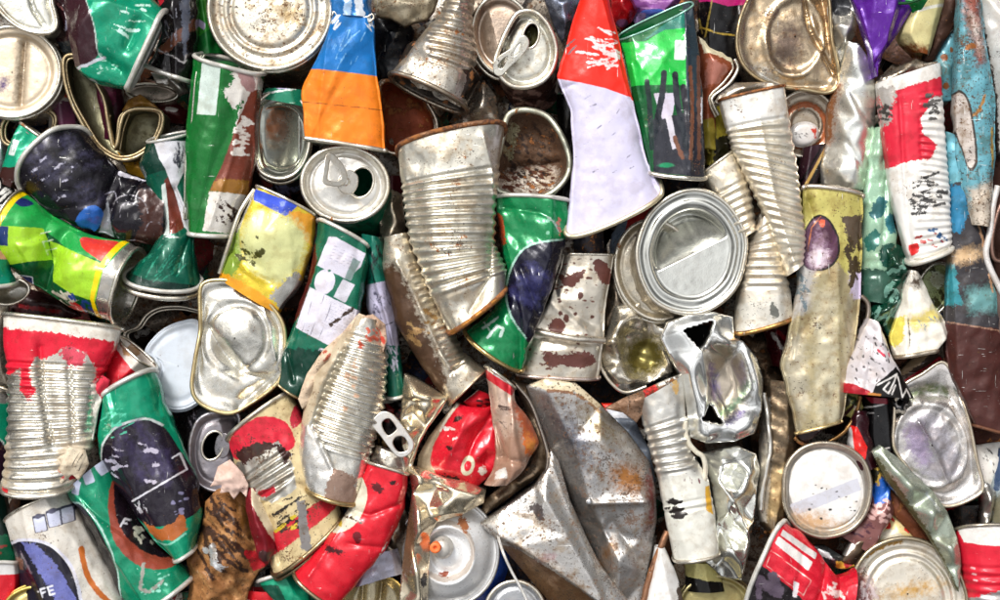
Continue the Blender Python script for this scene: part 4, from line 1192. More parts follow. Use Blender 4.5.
t = Thing('drink_can', 'green flattened can printed with dark raised fingers, open folded top', 'can', 665, 110, 80, CANS)
loft(t, [(619, 38, 692, 4, dict(bow=6, h=9)), (626, 72, 699, 60), (636, 118, 703, 112), (649, 172, 704, 177, dict(bow=5))], 18,
     paint('#0d6f35', [(('p', [(621, 44), (645, 44), (668, 28), (684, 26), (684, 88), (628, 88)]), '#1fbf45', .5), (('p', [(640, 44), (684, 10), (684, 30), (664, 32)]), '#2f8a78', .5), (('p', [(683, 0), (699, 8), (704, 90), (704, 180), (690, 180), (684, 100)]), '#3c4d58', .5),
                       (('p', [(650, 122), (704, 112), (706, 180), (652, 174)]), '#3a3b46', .8), (('p', [(651, 96), (674, 96), (670, 118), (660, 122)]), '#cfc7d8', .5), (('r', 678, 53, 11, 20, 3), '#d4dcd6', .4), (('r', 699, 112, 4, 26, 0), '#cfd0d6', 1),
                       (('lc', [(662, 76), (660, 96), (656, 118), (652, 140)], 6), '#2b323c', .6), (('lc', [(645, 84), (648, 110), (650, 150)], 5), '#1c3a34', .8), (('lc', [(673, 77), (674, 96), (678, 120), (684, 150)], 6), '#2b323c', .6), (('lc', [(681, 90), (684, 115), (690, 150)], 6), '#33303a', .8), (('p', [(663, 120), (669, 118), (675, 150), (670, 152)]), '#d2ccd6', .5),
                       (('lc', [(688, 70), (690, 110), (688, 160)], 4), '#8d5b44', 1.2), (('lc', [(697, 60), (697, 160)], 4), '#7e5544', 1.4), (('lc', [(672, 140), (680, 160)], 4), '#8d5b44', 1.4), (('l', [(698, 12), (700, 60)], 1.2), '#cfd6da', .6), (('e', 664, 167, 8, 2.5, 0), '#1f9a66', .6)], rough=.18, coat=.7),
     q=.6, creases=[([(630, 66), (652, 170)], 2.5, -3), ([(684, 8), (686, 100), (688, 172)], 2.5, -3)], crump=(1.2, 26), rims=[dict(end=1, r=2.4, M=steel(rust=.1)), dict(end=0, r=1.2, M=paint('#8fbfae', metal=.5))])

t = Thing('drink_can', 'black can with magenta top and thin gold lines at the top edge', 'can', 722, 22, 48, CANS)
loft(t, [(696, -16, 754, -16), (697, 4, 750, 6), (699, 34, 742, 42), (702, 58, 738, 62)], 18, paint('#131012', [(('p', [(690, -20), (760, -20), (750, 7), (725, 10), (698, 4)]), '#c01a72', .4), (('l', [(709, 4), (703, 40)], 1.3), '#a08a3e', .5), (('lc', [(699, 29), (712, 36), (732, 38)], 1.6), '#b89a3c', .5),
     (('l', [(736, 9), (737, 17)], 1.4), '#c9c9ce', .3), (('l', [(698, 20), (701, 36)], 1), '#a08a3e', .5)], coat=.4))
t = Thing('food_can', 'cream and rust brown torn can with jagged silver seam beside the green can', 'can', 716, 90, 62, FOOD)
fold(t, [(699, 36), (712, 46), (732, 58), (736, 70), (727, 86), (712, 99), (716, 122), (716, 150), (703, 148)], [(712, 62, 10), (722, 68, 8), (708, 95, 6), (708, 125, 4)], 16,
     paint('#a5583a', [(('p', [(698, 34), (714, 46), (734, 57), (738, 66), (716, 56), (704, 54)]), '#e2d8b8', 1.2), (('p', [(706, 58), (728, 68), (718, 84), (704, 88)]), '#b87868', 3), (('p', [(703, 120), (714, 118), (718, 150), (702, 150)]), '#b3a23c', 1)], rough=.3, rust=.12))
tube(t, 'torn_seam', [(734, 60), (737, 70), (728, 85), (712, 98), (713, 106), (718, 116)], 1.9, steel('#d8d4ca', rust=.1), z=66)
tube(t, 'torn_seam', [(731, 64), (732, 70), (723, 83), (709, 97), (710, 107), (715, 118)], 1.2, steel('#bdb8ae'), z=66)
t = Thing('drink_can', 'olive yellow can wall in the gap under the torn rust brown can', 'can', 716, 140, 44, CANS)
loft(t, [(700, 112, 732, 104), (703, 135, 732, 134), (706, 166, 724, 168)], 14, paint('#a89b34', [(('p', [(712, 142), (740, 130), (740, 170), (712, 170)]), '#2c2a14', 3)], dirt=.5), crump=(2, 12))
tube(t, 'torn_edge', [(704, 140), (709, 146), (706, 152), (711, 158), (708, 166), (712, 172)], 1.2, paint('#b5a848'), z=54)

t = Thing('can_lid', 'large brassy lid folded over on one side, at the top edge', 'can lid', 788, 40, 72, ENDS)
lid(t, 790, 36, 50, 50, 0, [(1, 0), (.97, 2), (.94, -1), (.88, -4), (.62, -4), (.58, -1), (.52, -1), (.49, -5), (0, -4)], [(762, -20), (747, 2), (739, 24), (737, 46), (744, 66), (760, 80), (782, 87), (806, 90), (826, 93), (838, 86), (838, 68), (832, 40), (829, 0), (822, -20)], inner=(796, 36, 31, 42, 8, .58), M=steel('#b7a58c', rough=.26, rust=.2, dirt=.6, prints=[(('e', 788, 44, 15, 24, 10), '#77665a', 9, .8), (('e', 765, 75, 12, 8, 20), '#d6d2c6', 6, .9)]), creases=[([(804, -12), (812, 28), (836, 74)], 2.2, 9)], slopes=[(812, 20, .9, -.35, .8), (775, 70, -.2, .95, .4)], dents=[(785, 62, 14, 9, 20, 4)], crump=(1.2, 18), rim=dict(r=2, M=steel(**BRONZE)), body=dict(off=(2, 5), depth=45))

t = Thing('crumpled_can', 'bright crushed aluminium can with dark grey inside, beside the brassy folded lid', 'can', 844, 18, 66)
fold(t, [(826, -10), (854, -10), (858, 18), (856, 34), (846, 48), (842, 64), (836, 50), (829, 30)], [(840, 4, -8), (848, 6, -4), (834, 28, 10), (848, 30, 12), (852, 20, 10), (842, 44, 8)], 24,
     steel('#dcdad6', rust=.02, dirt=.25, prints=[(('s', [(830, 2), (842, -4), (852, 2), (850, 14), (838, 16)]), '#3a3b3e', 1.5, .4)]), crump=(2.5, 11))
t = Thing('food_can', 'smooth dented silver can with rusty long side, under the purple cone tip', 'can', 850, 115, 78, FOOD)
fold(t, [(848, 41, 2), (858, 44, 3), (868, 58, 2), (875, 80, 0), (877, 104, -2), (875, 140, -3), (866, 190, -4), (846, 188, 2), (826, 184, -6), (823, 165, -8), (830, 138, -7), (831, 104, -7), (841, 74, -5)],
     [(852, 62, 5), (862, 84, 5), (846, 92, 6), (856, 120, 8), (842, 130, 6), (866, 125, 4), (846, 156, 3), (856, 166, 7), (838, 172, 4), (850, 148, 7)], 40,
     steel('#f0ede8', rough=.28, rust=.06, dirt=.4, prints=[(('p', [(834, 78), (842, 84), (838, 110), (836, 140), (826, 150), (826, 120), (828, 100)]), '#8a5a38', 5, .3)]), soft=5, crump=(.5, 26), creases=[([(846, 142), (866, 178)], 3, 4), ([(842, 76), (858, 110), (874, 128)], 3, 3)])

t = Thing('food_can', 'white ribbed can in front, narrow and leaning, with rusty bent top edge', 'can', 765, 170, 88, FOOD)
loft(t, [(719, 101, 783, 87), (726, 130, 788, 118), (733, 152, 796, 168), (748, 182, 799, 195), (768, 225, 804, 235), (786, 276, 802, 264)], 15,
     steel('#e2dccf', rough=.34, rust=.24, dirt=.5, metal=.8, prints=[(('p', [(722, 102), (780, 88), (784, 120), (726, 130)]), '#e6e3dc', 4, .5)]), q=.5, ribs=(26, 190, 8.6, 1.5), crump=(1, 22), creases=[([(756, 120), (772, 200), (790, 262)], 6, -3)], rims=[dict(end=0, r=1.6, M=steel('#a06a44', rust=.6))])
fold(t, [(716, 102), (721, 93), (736, 82), (770, 81), (783, 84), (785, 89), (750, 96), (720, 104)], [(745, 88, 6)], 14, steel('#b7aea2', rust=.35, dirt=.7), name='bent_bottom', z=84)

t = Thing('can_lid', 'small rusty ringed can bottom with a white plug showing red marks', 'can lid', 806, 124, 60, ENDS)
lid(t, 806, 124, 31, 33, 0, [(1, 0), (.96, 2), (.92, 0), (.86, -4), (.8, -2), (.72, -2), (.66, -7), (.58, -8), (.54, -3), (.5, -3), (.47, -8), (0, -8)], None, steel('#a59a8c', rust=.3, dirt=.5, prints=[(('ring', 806, 126, 21, 22, 0, 2.4), '#a05a34', 2, .1)]), rim=dict(r=2), body=dict(off=(0, 4), depth=40))
lid(t, 803, 135, 16, 13, -12, [(1, 0), (.9, 4), (.6, 5), (0, 5.5)], None, paint('#dfdad6', [(streaks(812, 133, 4, 7, 0, 7, 4, 1.6, 80, 61), '#c8402c', .8), (streaks(798, 136, 9, 7, 0, 8, 3, .8, 30, 62), '#6a6560', .8)]), name='plug', z=62)

t = Thing('food_can', 'short white ribbed can turned diagonal beside the mirror bright round lid', 'can', 728, 195, 74, FOOD)
loft(t, [(701, 174, 731, 152), (713, 197, 746, 180), (728, 223, 753, 212), (739, 240, 755, 230)], 16, steel('#e0d9cb', rough=.32, rust=.22, dirt=.55, metal=.85), ribs=(24, 90, 8, 1.4), q=.6, crump=(1.4, 16), rims=[dict(end=0, r=1.4)])
tube(t, 'seam', [(740, 172), (752, 188), (760, 206), (768, 230), (774, 244)], 1.6, steel('#cfc5b2', rust=.3), z=84)
t = Thing('food_can', 'white ribbed can with a smooth stained foot and rusty lower rim', 'can', 765, 275, 72, FOOD)
loft(t, [(754, 226, 770, 204), (742, 258, 782, 258), (737, 298, 790, 298), (734, 331, 793, 314, dict(bow=5))], 20, steel('#e3dbce', rough=.33, rust=.22, dirt=.55, metal=.85, prints=[(('p', [(736, 305), (792, 292), (796, 325), (734, 335)]), '#d9d4c8', 3, .6), (('e', 770, 311, 4, 7, -15), '#6d6d66', 2, .5)]),
     ribs=(8, 76, 8.6, 1.5), q=.6, crump=(1.2, 20), rims=[dict(end=1, r=2.4, M=steel('#a5804f', rust=.5))])

t = Thing('drink_can', 'dark purple can with gold and black diagonal stripes, between two white cans', 'can', 808, 180, 62, CANS)
loft(t, [(803, 148, 827, 144), (795, 185, 814, 192), (786, 240, 806, 250), (784, 278, 803, 274)], 14, paint('#42242f', [(('l', [(826, 146), (797, 196)], 3), '#c9a15a', .3), (('l', [(821, 146), (793, 192)], 2), '#0f0c0c', .3), (('l', [(824, 155), (801, 198)], 2.6), '#100d0d', .3), (('p', [(780, 210), (810, 205), (808, 268), (780, 268)]), '#6d5a50', 2), (('l', [(784, 268), (806, 262)], 2), '#a8763a', .5)], coat=.3), rims=[dict(end=1, r=1.6, M=steel('#a07a48', rust=.4))])

t = Thing('food_can', 'yellow and tan flattened can with a purple egg picture, brown lower rim', 'can', 825, 320, 84, FOOD)
loft(t, [(802, 190, 862, 198, dict(bow=-5)), (801, 235, 862, 240), (795, 300, 860, 300), (780, 365, 850, 375), (797, 433, 841, 421)], 13,
     paint('#bdae86', [(('p', [(790, 180), (870, 180), (870, 282), (846, 276), (836, 262), (812, 270), (790, 262)]), '#bfb566', 3), (('p', [(795, 262), (815, 264), (808, 310), (790, 320)]), '#b9b4ae', 5), (('p', [(846, 272), (866, 270), (862, 300), (850, 300)]), '#c3b6cc', 4),
                       (('s', [(800, 240), (808, 222), (818, 215), (829, 222), (837, 240), (836, 258), (824, 270), (808, 270), (800, 262)]), '#1e1410', .4), (('s', [(801, 240), (809, 223), (818, 217), (828, 224), (835, 240), (834, 257), (823, 268), (808, 268), (801, 262)]), '#5c2a4a', .8),
                       (('s', [(806, 256), (812, 240), (820, 232), (826, 246), (826, 262), (816, 268), (807, 268)]), '#a08096', 5), (('e', 816, 258, 8, 9, 10), '#cfc0c8', 5), (('l', [(819, 217), (810, 228), (806, 250)], 1), '#c0703a', .6), (('e', 820, 224, 3, 4, 0), '#d05a3c', 1.5),
                       (('p', [(840, 218), (862, 215), (862, 236), (852, 252), (846, 238)]), '#6b5a48', 4), (('s', [(802, 196), (812, 196), (808, 215), (802, 222)]), '#a59a4a', 5), (streaks(852, 255, 8, 30, 0, 14, 9, 4, 80, 164), '#55452c', 3), (streaks(800, 290, 7, 16, 0, 12, 7, 3, 60, 165), '#7f8f96', 2.5), (('p', [(812, 290), (832, 290), (838, 420), (815, 420)]), '#d0c6a8', 6, .75), (('p', [(782, 340), (800, 330), (808, 400), (798, 430), (784, 380)]), '#c9bfa6', 6, .8), (('lc', [(848, 300), (846, 360), (842, 415)], 7), '#c4b79a', 5, .8)], rough=.34, rust=.2, dirt=.6, metal=.6),
     q=.5, creases=[([(808, 202), (812, 218)], 3, 4), ([(802, 280), (792, 360)], 4, -2), ([(835, 280), (838, 418)], 6, -2)], crump=(1.0, 26), facet=1.0, rims=[dict(end=0, r=2.5, M=steel('#d5ccc2', rust=.25)), dict(end=1, r=1.6, M=steel('#cdb98a', rust=.2))])
loft(t, [(797, 434, 848, 416), (800, 443, 860, 404), (806, 445, 862, 398)], 8, paint('#3f2220', rust=.15), name='lower_wall', z=76)
tube(t, 'lower_rim', [(796, 438), (806, 445), (824, 445), (845, 433), (858, 414), (862, 396)], 2.3, steel('#8a6a44', rust=.55), z=77)

t = Thing('drink_can', 'glossy purple can folded to a downward point at the top edge', 'can', 880, 30, 86, CANS)
loft(t, [(846, -12, 918, -10), (852, 3, 912, 9), (862, 34, 896, 36), (869, 57, 881, 54), (873.5, 78, 876, 78)], 14, paint('#5f1a9c', [(streaks(880, 62, 8, 14, 0, 6, 9, .9, -60, 63), '#b59ad0', .8)], rough=.24, coat=.5, dirt=.15), q=.6, smooth=2, creases=[([(858, 12), (874, 74)], 2, -2)], crump=(1, 18), noise=.3)
t = Thing('drink_can', 'green can rim curving over the purple pointed can at the top edge', 'can', 905, 0, 90, CANS)
fold(t, [(858, -8), (862, 0), (878, 6), (900, 8), (912, 9), (914, 16), (922, 14), (930, 0), (930, -10)], [(890, 0, 5), (915, 3, 6)], 10, paint('#128a3a', coat=.4))
tube(t, 'rim', [(860, -3), (880, 4), (905, 5), (925, -2)], 1.6, paint('#0c5c28'), z=98)
t = Thing('drink_can', 'cream yellow can with rust burn at its lower edge, near the purple point', 'can', 918, 30, 72, CANS)
loft(t, [(910, 2, 944, 0), (896, 32, 938, 22), (896, 42, 932, 40), (912, 55, 926, 58)], 18, paint('#e0d49a', [(('p', [(896, 44), (912, 48), (930, 52), (926, 64), (905, 60)]), '#8a4a1c', 5), (('l', [(912, 15), (944, 6)], 3), '#e8e4d6', .4)], dirt=.3))
t = Thing('metal_sheet', 'dark brown rusty strap running down beside the turquoise pipe', 'scrap', 942, 28, 76, SCRAP)
fold(t, [(942, -10), (960, -10), (957, 22), (946, 40), (934, 61), (924, 61), (934, 34)], [(950, 10, 5), (940, 40, 5)], 14, mat('#40291f', .4, .55, .35, .6, .3, .8))

t = Thing('food_can', 'white and red labelled can with torn ribbed side and grey crushed top', 'can', 912, 160, 82, FOOD)
loft(t, [(876, 84, 938, 64), (878, 112, 941, 106), (884, 150, 945, 160), (891, 203, 948, 207), (908, 262, 949, 247, dict(bow=4))], 17,
     paint('#e3e0db', [(('p', [(876, 97), (939, 79), (942, 96), (926, 101), (922, 112), (916, 120), (918, 136), (932, 146), (926, 160), (906, 163), (884, 170), (880, 130)]), '#d3233a', 2.2), (('p', [(876, 88), (890, 90), (892, 100), (886, 112), (888, 124), (880, 128)]), '#b8b2ac', 4, .4),
                       (streaks(922, 195, 16, 22, 0, 26, 9, 3, 0, 64), '#5a5856', 2.4), (streaks(927, 110, 8, 16, 0, 12, 8, 3, 0, 65), '#6a6662', 2), (('p', [(905, 246), (913, 243), (916, 251), (908, 257)]), '#d02a2a', .6), (streaks(930, 236, 14, 8, 0, 12, 4, 2.2, 20, 66), '#3c6a9c', 1.2), (streaks(925, 240, 14, 8, 0, 8, 4, 2.2, 20, 67), '#b03a34', 1.2), (streaks(882, 118, 5, 12, 0, 8, 6, 2.4, 30, 68), '#4c4844', 1.6)], rough=.4, metal=.1, dirt=.4),
     q=.5, ribs=(20, 190, 7, 1.0, ('p', [(915, 60), (960, 60), (960, 270), (905, 270), (915, 200)])), creases=[([(895, 96), (900, 180), (908, 252)], 2, 3), ([(915, 120), (917, 160)], 1.5, 2)], crump=(1.2, 18), rims=[dict(end=1, r=2.6, M=paint('#ddd8cc', metal=.3))], caps=[dict(end=1, kind='lid', M=paint('#d2ccbc', metal=.3))])
fold(t, [(876, 85), (880, 76), (900, 66), (918, 58), (928, 62), (938, 61), (938, 66), (910, 74), (880, 88)], [(905, 72, 5)], 12, steel('#a89e90', rust=.2, dirt=.7), name='crushed_top', z=80)

t = Thing('pipe', 'turquoise flattened pipe with peeling red brown paint along its top', 'pipe', 970, 90, 86)
loft(t, [(957, -14, 978, -14), (955, 45, 984, 42), (952, 100, 993, 96), (955, 165, 994, 168), (970, 225, 988, 228)], 15, paint('#68a6b4', [(('p', [(958, -14), (974, -14), (980, 40), (982, 62), (974, 68), (968, 44), (960, 20)]), '#9a5142', 5), (('p', [(964, 10), (976, 30), (978, 56), (970, 40)]), '#d3c6bd', 6),
     (('lc', [(966, 118), (974, 114), (981, 97)], 3), '#b8864a', 1.5), (('e', 966, 49, 6, 3, -15), '#b0703a', 2), (('s', [(952, 94), (961, 95), (968, 112), (973, 150), (973, 166), (966, 172), (959, 152), (950, 122)]), '#4a4038', .4), (('s', [(952, 96), (960, 97), (966, 113), (971, 150), (971, 164), (966, 169), (960, 151), (951, 121)]), '#bfb4ac', .4), (('l', [(989, 130), (990, 168)], 3), '#b89a4a', 1.5), (('p', [(966, 190), (992, 180), (990, 235), (966, 235)]), '#c3b6a6', 5)], rust=.24, dirt=.75, metal=.1, rough=.45, scratch=.6), q=.6, crump=(1.2, 20), creases=[([(976, 170), (978, 196)], 1.5, 4)])
t = Thing('metal_sheet', 'turquoise narrow plate with rust freckles between red label can and pipe', 'scrap', 946, 70, 72, SCRAP)
fold(t, [(934, 62), (944, 42), (956, 28), (956, 60), (953, 100), (942, 102), (938, 80)], [(946, 70, 5)], 14, paint('#66a3b0', [(('e', 944, 58, 3.5, 3.5, 0), '#9a5a2c', 1.2), (('e', 946, 86, 3, 3.5, 0), '#9a5a2c', 1.2), (('e', 952, 50, 2, 3, 0), '#8a5a34', 1)], rust=.22, dirt=.7, metal=.1))
t = Thing('metal_sheet', 'long charred plate, blue on top and rust brown below, at the picture edge', 'scrap', 970, 300, 80, SCRAP)
loft(t, [(942, 132, 956, 138), (946, 190, 973, 198), (948, 242, 986, 244), (945, 300, 995, 298), (944, 340, 999, 344), (948, 372, 1004, 392), (973, 425, 1012, 436)], 14,
     paint('#4a464a', [(('p', [(935, 125), (960, 125), (965, 180), (945, 185)]), '#6fb0c0', 3), (('p', [(946, 186), (962, 188), (965, 214), (957, 234), (948, 232)]), '#2a7fa8', 4), (('p', [(944, 262), (952, 264), (958, 304), (944, 306)]), '#3a94a0', 4), (('p', [(962, 290), (996, 284), (998, 310), (966, 312)]), '#6fa3a3', 6), (('e', 962, 256, 16, 7, -15), '#c2a27a', 5),
                       (('p', [(935, 322), (1010, 330), (1020, 440), (935, 440)]), '#592a23', 1.5), (('lc', [(957, 172), (966, 196), (978, 232), (990, 292)], 3), '#c39a78', 2), (('l', [(945, 322), (1000, 331)], 1.4), '#a8806a', 1)], rough=.5, metal=.15, dirt=.5, scratch=.4, rust=.1), q=.5, crump=(1.4, 22), rims=[dict(end=1, r=1.8, M=mat('#6a4430', .3, .6, .4))])
t = Thing('wire', 'thick white bent rod curling down the picture edge beside the charred plate', 'rod', 995, 240, 88)
tube(t, 'rod', [(998, 186), (993, 205), (990, 232), (986, 252), (990, 268), (1003, 294)], 3.2, paint('#dbd6d2', rust=.12), n=12)
tube(t, 'rod', [(1003, 262), (994, 258), (992, 240), (997, 215), (1003, 200)], 2.4, steel('#8b6f66', rust=.2), n=10)
t = Thing('drink_can', 'off white crushed can filling the top corner beside the turquoise pipe', 'can', 990, 40, 80, CANS)
fold(t, [(976, -10), (1030, -10), (1030, 170), (998, 150), (993, 92), (986, 52), (979, 22)], [(1000, 20, 12), (1000, 70, 12), (1004, 120, 8), (988, 30, 6)], 24, paint('#dcd9d4', [(('l', [(976, -5), (980, 22), (987, 52), (994, 95), (998, 150)], 4), '#5a4c44', 2)], metal=.3), crump=(2.5, 20))
t = Thing('metal_sheet', 'rusty brown strip at the edge behind the off white crushed can', 'scrap', 1000, 150, 60, SCRAP)
fold(t, [(990, 120), (1030, 120), (1030, 420), (1000, 440), (996, 300), (992, 200)], [(1010, 200, 6), (1010, 350, 6)], 14, paint('#6b4a40', [(('p', [(995, 290), (1010, 290), (1010, 350), (997, 345)]), '#b89a90', 4)], rust=.2))

t = Thing('drink_can', 'pale green collapsed can with teal leaf blotches, between two labelled cans', 'can', 878, 230, 70, CANS)
loft(t, [(874, 128, 881, 128), (863, 190, 889, 190), (859, 240, 896, 245), (859, 300, 888, 305)], 13, paint('#9cc0a4', [(('s', [(866, 215), (876, 198), (884, 202), (880, 216), (870, 220)]), '#2c6f74', 2.5), (('s', [(882, 220), (890, 214), (894, 232), (886, 234)]), '#2f7a84', 2.5), (('s', [(862, 240), (874, 230), (876, 246), (866, 252)]), '#3a8074', 3), (('s', [(876, 250), (890, 244), (896, 262), (880, 268)]), '#245f50', 3), (('p', [(859, 270), (890, 270), (890, 310), (859, 310)]), '#3f6a58', 4)], rough=.25, coat=.4), crump=(2, 13), creases=[([(884, 180), (878, 260)], 2, 3)])
t = Thing('metal_sheet', 'dark bottle green crumpled foil, glossy, beneath the pale green can', 'scrap', 890, 290, 77, SCRAP)
fold(t, [(880, 244), (890, 240), (904, 248), (910, 272), (906, 298), (896, 318), (890, 338), (884, 326), (870, 323), (867, 314), (878, 300), (880, 284), (884, 262)], [(892, 262, 12), (900, 280, 4), (888, 288, 14), (896, 300, 12), (880, 312, 10), (888, 318, 3), (898, 258, 2), (903, 270, 12)], 20,
     paint('#0f4a36', [(streaks(890, 290, 16, 36, 30, 22, 12, 3, -60, 69), '#7fb0a0', 1.8)], rough=.16, coat=.8), crump=(4, 9))
t = Thing('drink_can', 'white wedge shaped can stained yellow, narrow end up, next to the dark green foil', 'can', 915, 320, 79, CANS)
loft(t, [(908, 270, 916, 272), (897, 305, 932, 304), (895, 320, 938, 314), (888, 336, 947, 324), (890, 348, 947, 336), (894, 357, 934, 350)], 15, paint('#e6e0d4', [(('p', [(900, 320), (930, 306), (940, 318), (910, 330)]), '#dcc874', 5), (('p', [(888, 320), (902, 316), (898, 345), (886, 345)]), '#e0d060', 4), (('e', 912, 282, 6, 6, 0), '#5a4a3c', 5), (('l', [(905, 318), (906, 345)], 1.4), '#4a3a34', 1), (streaks(925, 322, 14, 8, 0, 10, 5, .9, 50, 70), '#6a8ab0', .6)], metal=.1, rough=.4), q=.6, crump=(1.4, 14), creases=[([(905, 316), (906, 348)], 2, 3), ([(900, 322), (944, 322)], 2.5, 2.5)], rims=[dict(end=1, r=2.4, M=steel('#cbbfae'))])
t = Thing('can_lid', 'speckled pale green lid half hidden beside the stained white wedge', 'can lid', 936, 288, 58, ENDS)
lid(t, 934, 290, 17, 28, 20, PLAIN, None, paint('#a9b57c', [(streaks(936, 290, 12, 22, 0, 12, 8, 3, 60, 71), '#5a5a34', 2), (('e', 938, 280, 7, 9, 0), '#d3dcc0', 3)], dirt=.7), rim=dict(r=1.8), body=dict(off=(0, 3), depth=35))
t = Thing('drink_can', 'dark red can wall with white streak in the gap under the stained white can foot', 'can', 782, 338, 38, CANS)
loft(t, [(760, 326, 796, 316), (766, 342, 798, 340), (772, 366, 796, 366)], 12, paint('#5c141a', [(('l', [(770, 334), (782, 352)], 3), '#cfc9c4', 1.5), (('l', [(776, 332), (790, 345)], 4), '#a01c28', 1)], dirt=.5), crump=(2, 12))
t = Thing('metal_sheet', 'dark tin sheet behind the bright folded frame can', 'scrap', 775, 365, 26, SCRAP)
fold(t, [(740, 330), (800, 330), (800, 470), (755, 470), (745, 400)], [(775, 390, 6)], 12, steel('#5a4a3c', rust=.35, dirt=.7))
# ------------------------------------------------------------------ middle and lower left part
t = Thing('food_can', 'dull steel can wall in shadow at the edge by the torn red label can', 'can', 0, 350, 40, FOOD)
fold(t, [(-14, 300), (8, 306), (12, 340), (10, 392), (-14, 392)], [(0, 330, 8), (2, 370, 4)], 14, steel('#8c857a', rust=.3, dirt=.7))
t = Thing('food_can', 'large ribbed can with torn red and white label, ribs laid bare', 'can', 60, 405, 84, FOOD)
loft(t, [(5, 315, 122, 329, dict(bow=-3)), (5, 345, 115, 352), (9, 372, 103, 376), (10, 410, 96, 410), (8, 450, 94, 442), (5, 481, 78, 480, dict(bow=14))], 22,
     steel('#d8d5ce', rough=.24, rust=.1, dirt=.45, prints=[(('p', [(0, 312), (124, 320), (120, 344), (100, 341), (4, 332)]), '#e2ddd2', .6, .1), (('p', [(2, 327), (60, 332), (117, 341), (117, 352), (113, 376), (107, 388), (98, 382), (100, 370), (92, 352), (72, 347), (50, 360), (42, 356), (36, 372), (42, 392), (34, 398), (26, 388), (28, 366), (16, 374), (8, 372), (0, 360)]), '#d42036', 3.2, .1),
                     (('p', [(66, 352), (76, 345), (92, 352), (88, 366), (74, 364)]), '#cf4a5c', 4, .1), (('p', [(74, 470), (60, 458), (66, 444), (84, 440), (96, 428), (96, 470), (70, 492)]), '#c6b8a2', 5, .05), (('p', [(96, 382), (104, 378), (102, 430), (94, 434)]), '#d8d3c8', 3, .1), (('p', [(4, 440), (14, 438), (16, 486), (4, 486)]), '#b3a58e', 5, .1),
                     (('u', [('l', [(82, 456), (88, 447)], .8), ('l', [(84, 457), (90, 449)], .8), ('l', [(86, 459), (92, 451)], .8), ('l', [(88, 460), (94, 453)], .8), ('l', [(90, 461), (95, 455)], .8)]), '#2c2824', .1, 0),
                     (('r', 10, 488, 9, 5, 10), '#cf2a34', 1, .1), (('r', 79, 474, 13, 5, -20), '#cc2a34', 1.5, .1)]), q=.6,
     ribs=(38, 160, 8.3, 2.0), creases=[([(46, 346), (50, 400), (58, 442)], 3, 5), ([(74, 360), (78, 440)], 4, 4)], dents=[(62, 395, 13, 52, -8, 6)], crump=(1.1, 20), rims=[dict(end=0, r=2.3), dict(end=1, r=2.2, M=steel(rust=.1))])
fold(t, [(60, 452), (74, 444), (90, 448), (94, 462), (90, 470), (84, 478), (78, 472), (66, 482), (64, 474), (56, 470), (62, 462)], [(72, 462, 5), (84, 458, 4)], 2, mat('#cbbda6', 0, .8, 0, .6, .3, 1, 0, [(('u', [('l', [(82, 466), (88, 452)], 1), ('l', [(85, 468), (91, 454)], 1), ('l', [(79, 464), (85, 450)], 1)]), '#2c2824', .2), (('e', 64, 472, 6, 4, 30), '#cf4a50', 2)]), name='torn_paper', crump=(4, 9), z=100)
fold(t, [(92, 384), (104, 374), (112, 380), (110, 392), (104, 398), (98, 420), (95, 440), (91, 420)], [(102, 386, 5)], 4, mat('#ddd8ce', 0, .7, 0, .4, .3, .8, 0, [(('p', [(98, 372), (114, 372), (114, 400), (104, 398), (96, 386)]), '#d4324a', 2.5)]), name='torn_paper', crump=(3, 9), z=92)

t = Thing('drink_can', 'red and white can wedged between the torn red label can and the white plastic lid', 'can', 132, 362, 68, CANS)
loft(t, [(118, 336, 156, 368, dict(bow=2)), (110, 362, 138, 378), (104, 386, 116, 392)], 14, paint('#d9d2c8', [(('p', [(118, 348), (125, 356), (139, 372), (134, 390), (100, 398), (106, 372)]), '#cf1d2c', .5), (('e', 130, 350, 8, 4, 40), '#b08a60', 3)], rust=.1), rims=[dict(end=0, r=1.6)], crump=(1, 14))
t = Thing('food_can', 'dark empty can mouth with thin steel rim holding the white plastic lid', 'can', 165, 345, 44, FOOD)
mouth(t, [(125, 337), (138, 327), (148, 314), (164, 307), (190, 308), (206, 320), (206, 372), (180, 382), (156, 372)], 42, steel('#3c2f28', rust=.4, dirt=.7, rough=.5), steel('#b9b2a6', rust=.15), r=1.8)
t = Thing('plastic_lid', 'pale grey plastic lid bent in a figure eight, inside the dark can mouth', 'plastic lid', 178, 365, 58)
lid(t, 178, 366, 26, 40, 0, [(1, 0), (.97, 3), (.91, 3.5), (.87, -1.5), (.80, -2), (.77, .5), (.7, 1), (0, 0)], [(146, 352), (152, 341), (165, 329), (182, 322), (198, 322), (206, 345), (204, 390), (192, 405), (176, 409), (161, 404), (152, 394), (156, 380), (159, 367), (154, 357)],
    mat('#c6ced8', 0, .45, 0, .2, .15, .2), rim=dict(r=1.4, M=mat('#c6ced8', 0, .45, 0, .2, .1, .2), more=[(-.5, 2.2, 4, 1.5)]), body=dict(off=(0, 2), depth=7, M=mat('#c0c8d2', 0, .45)))

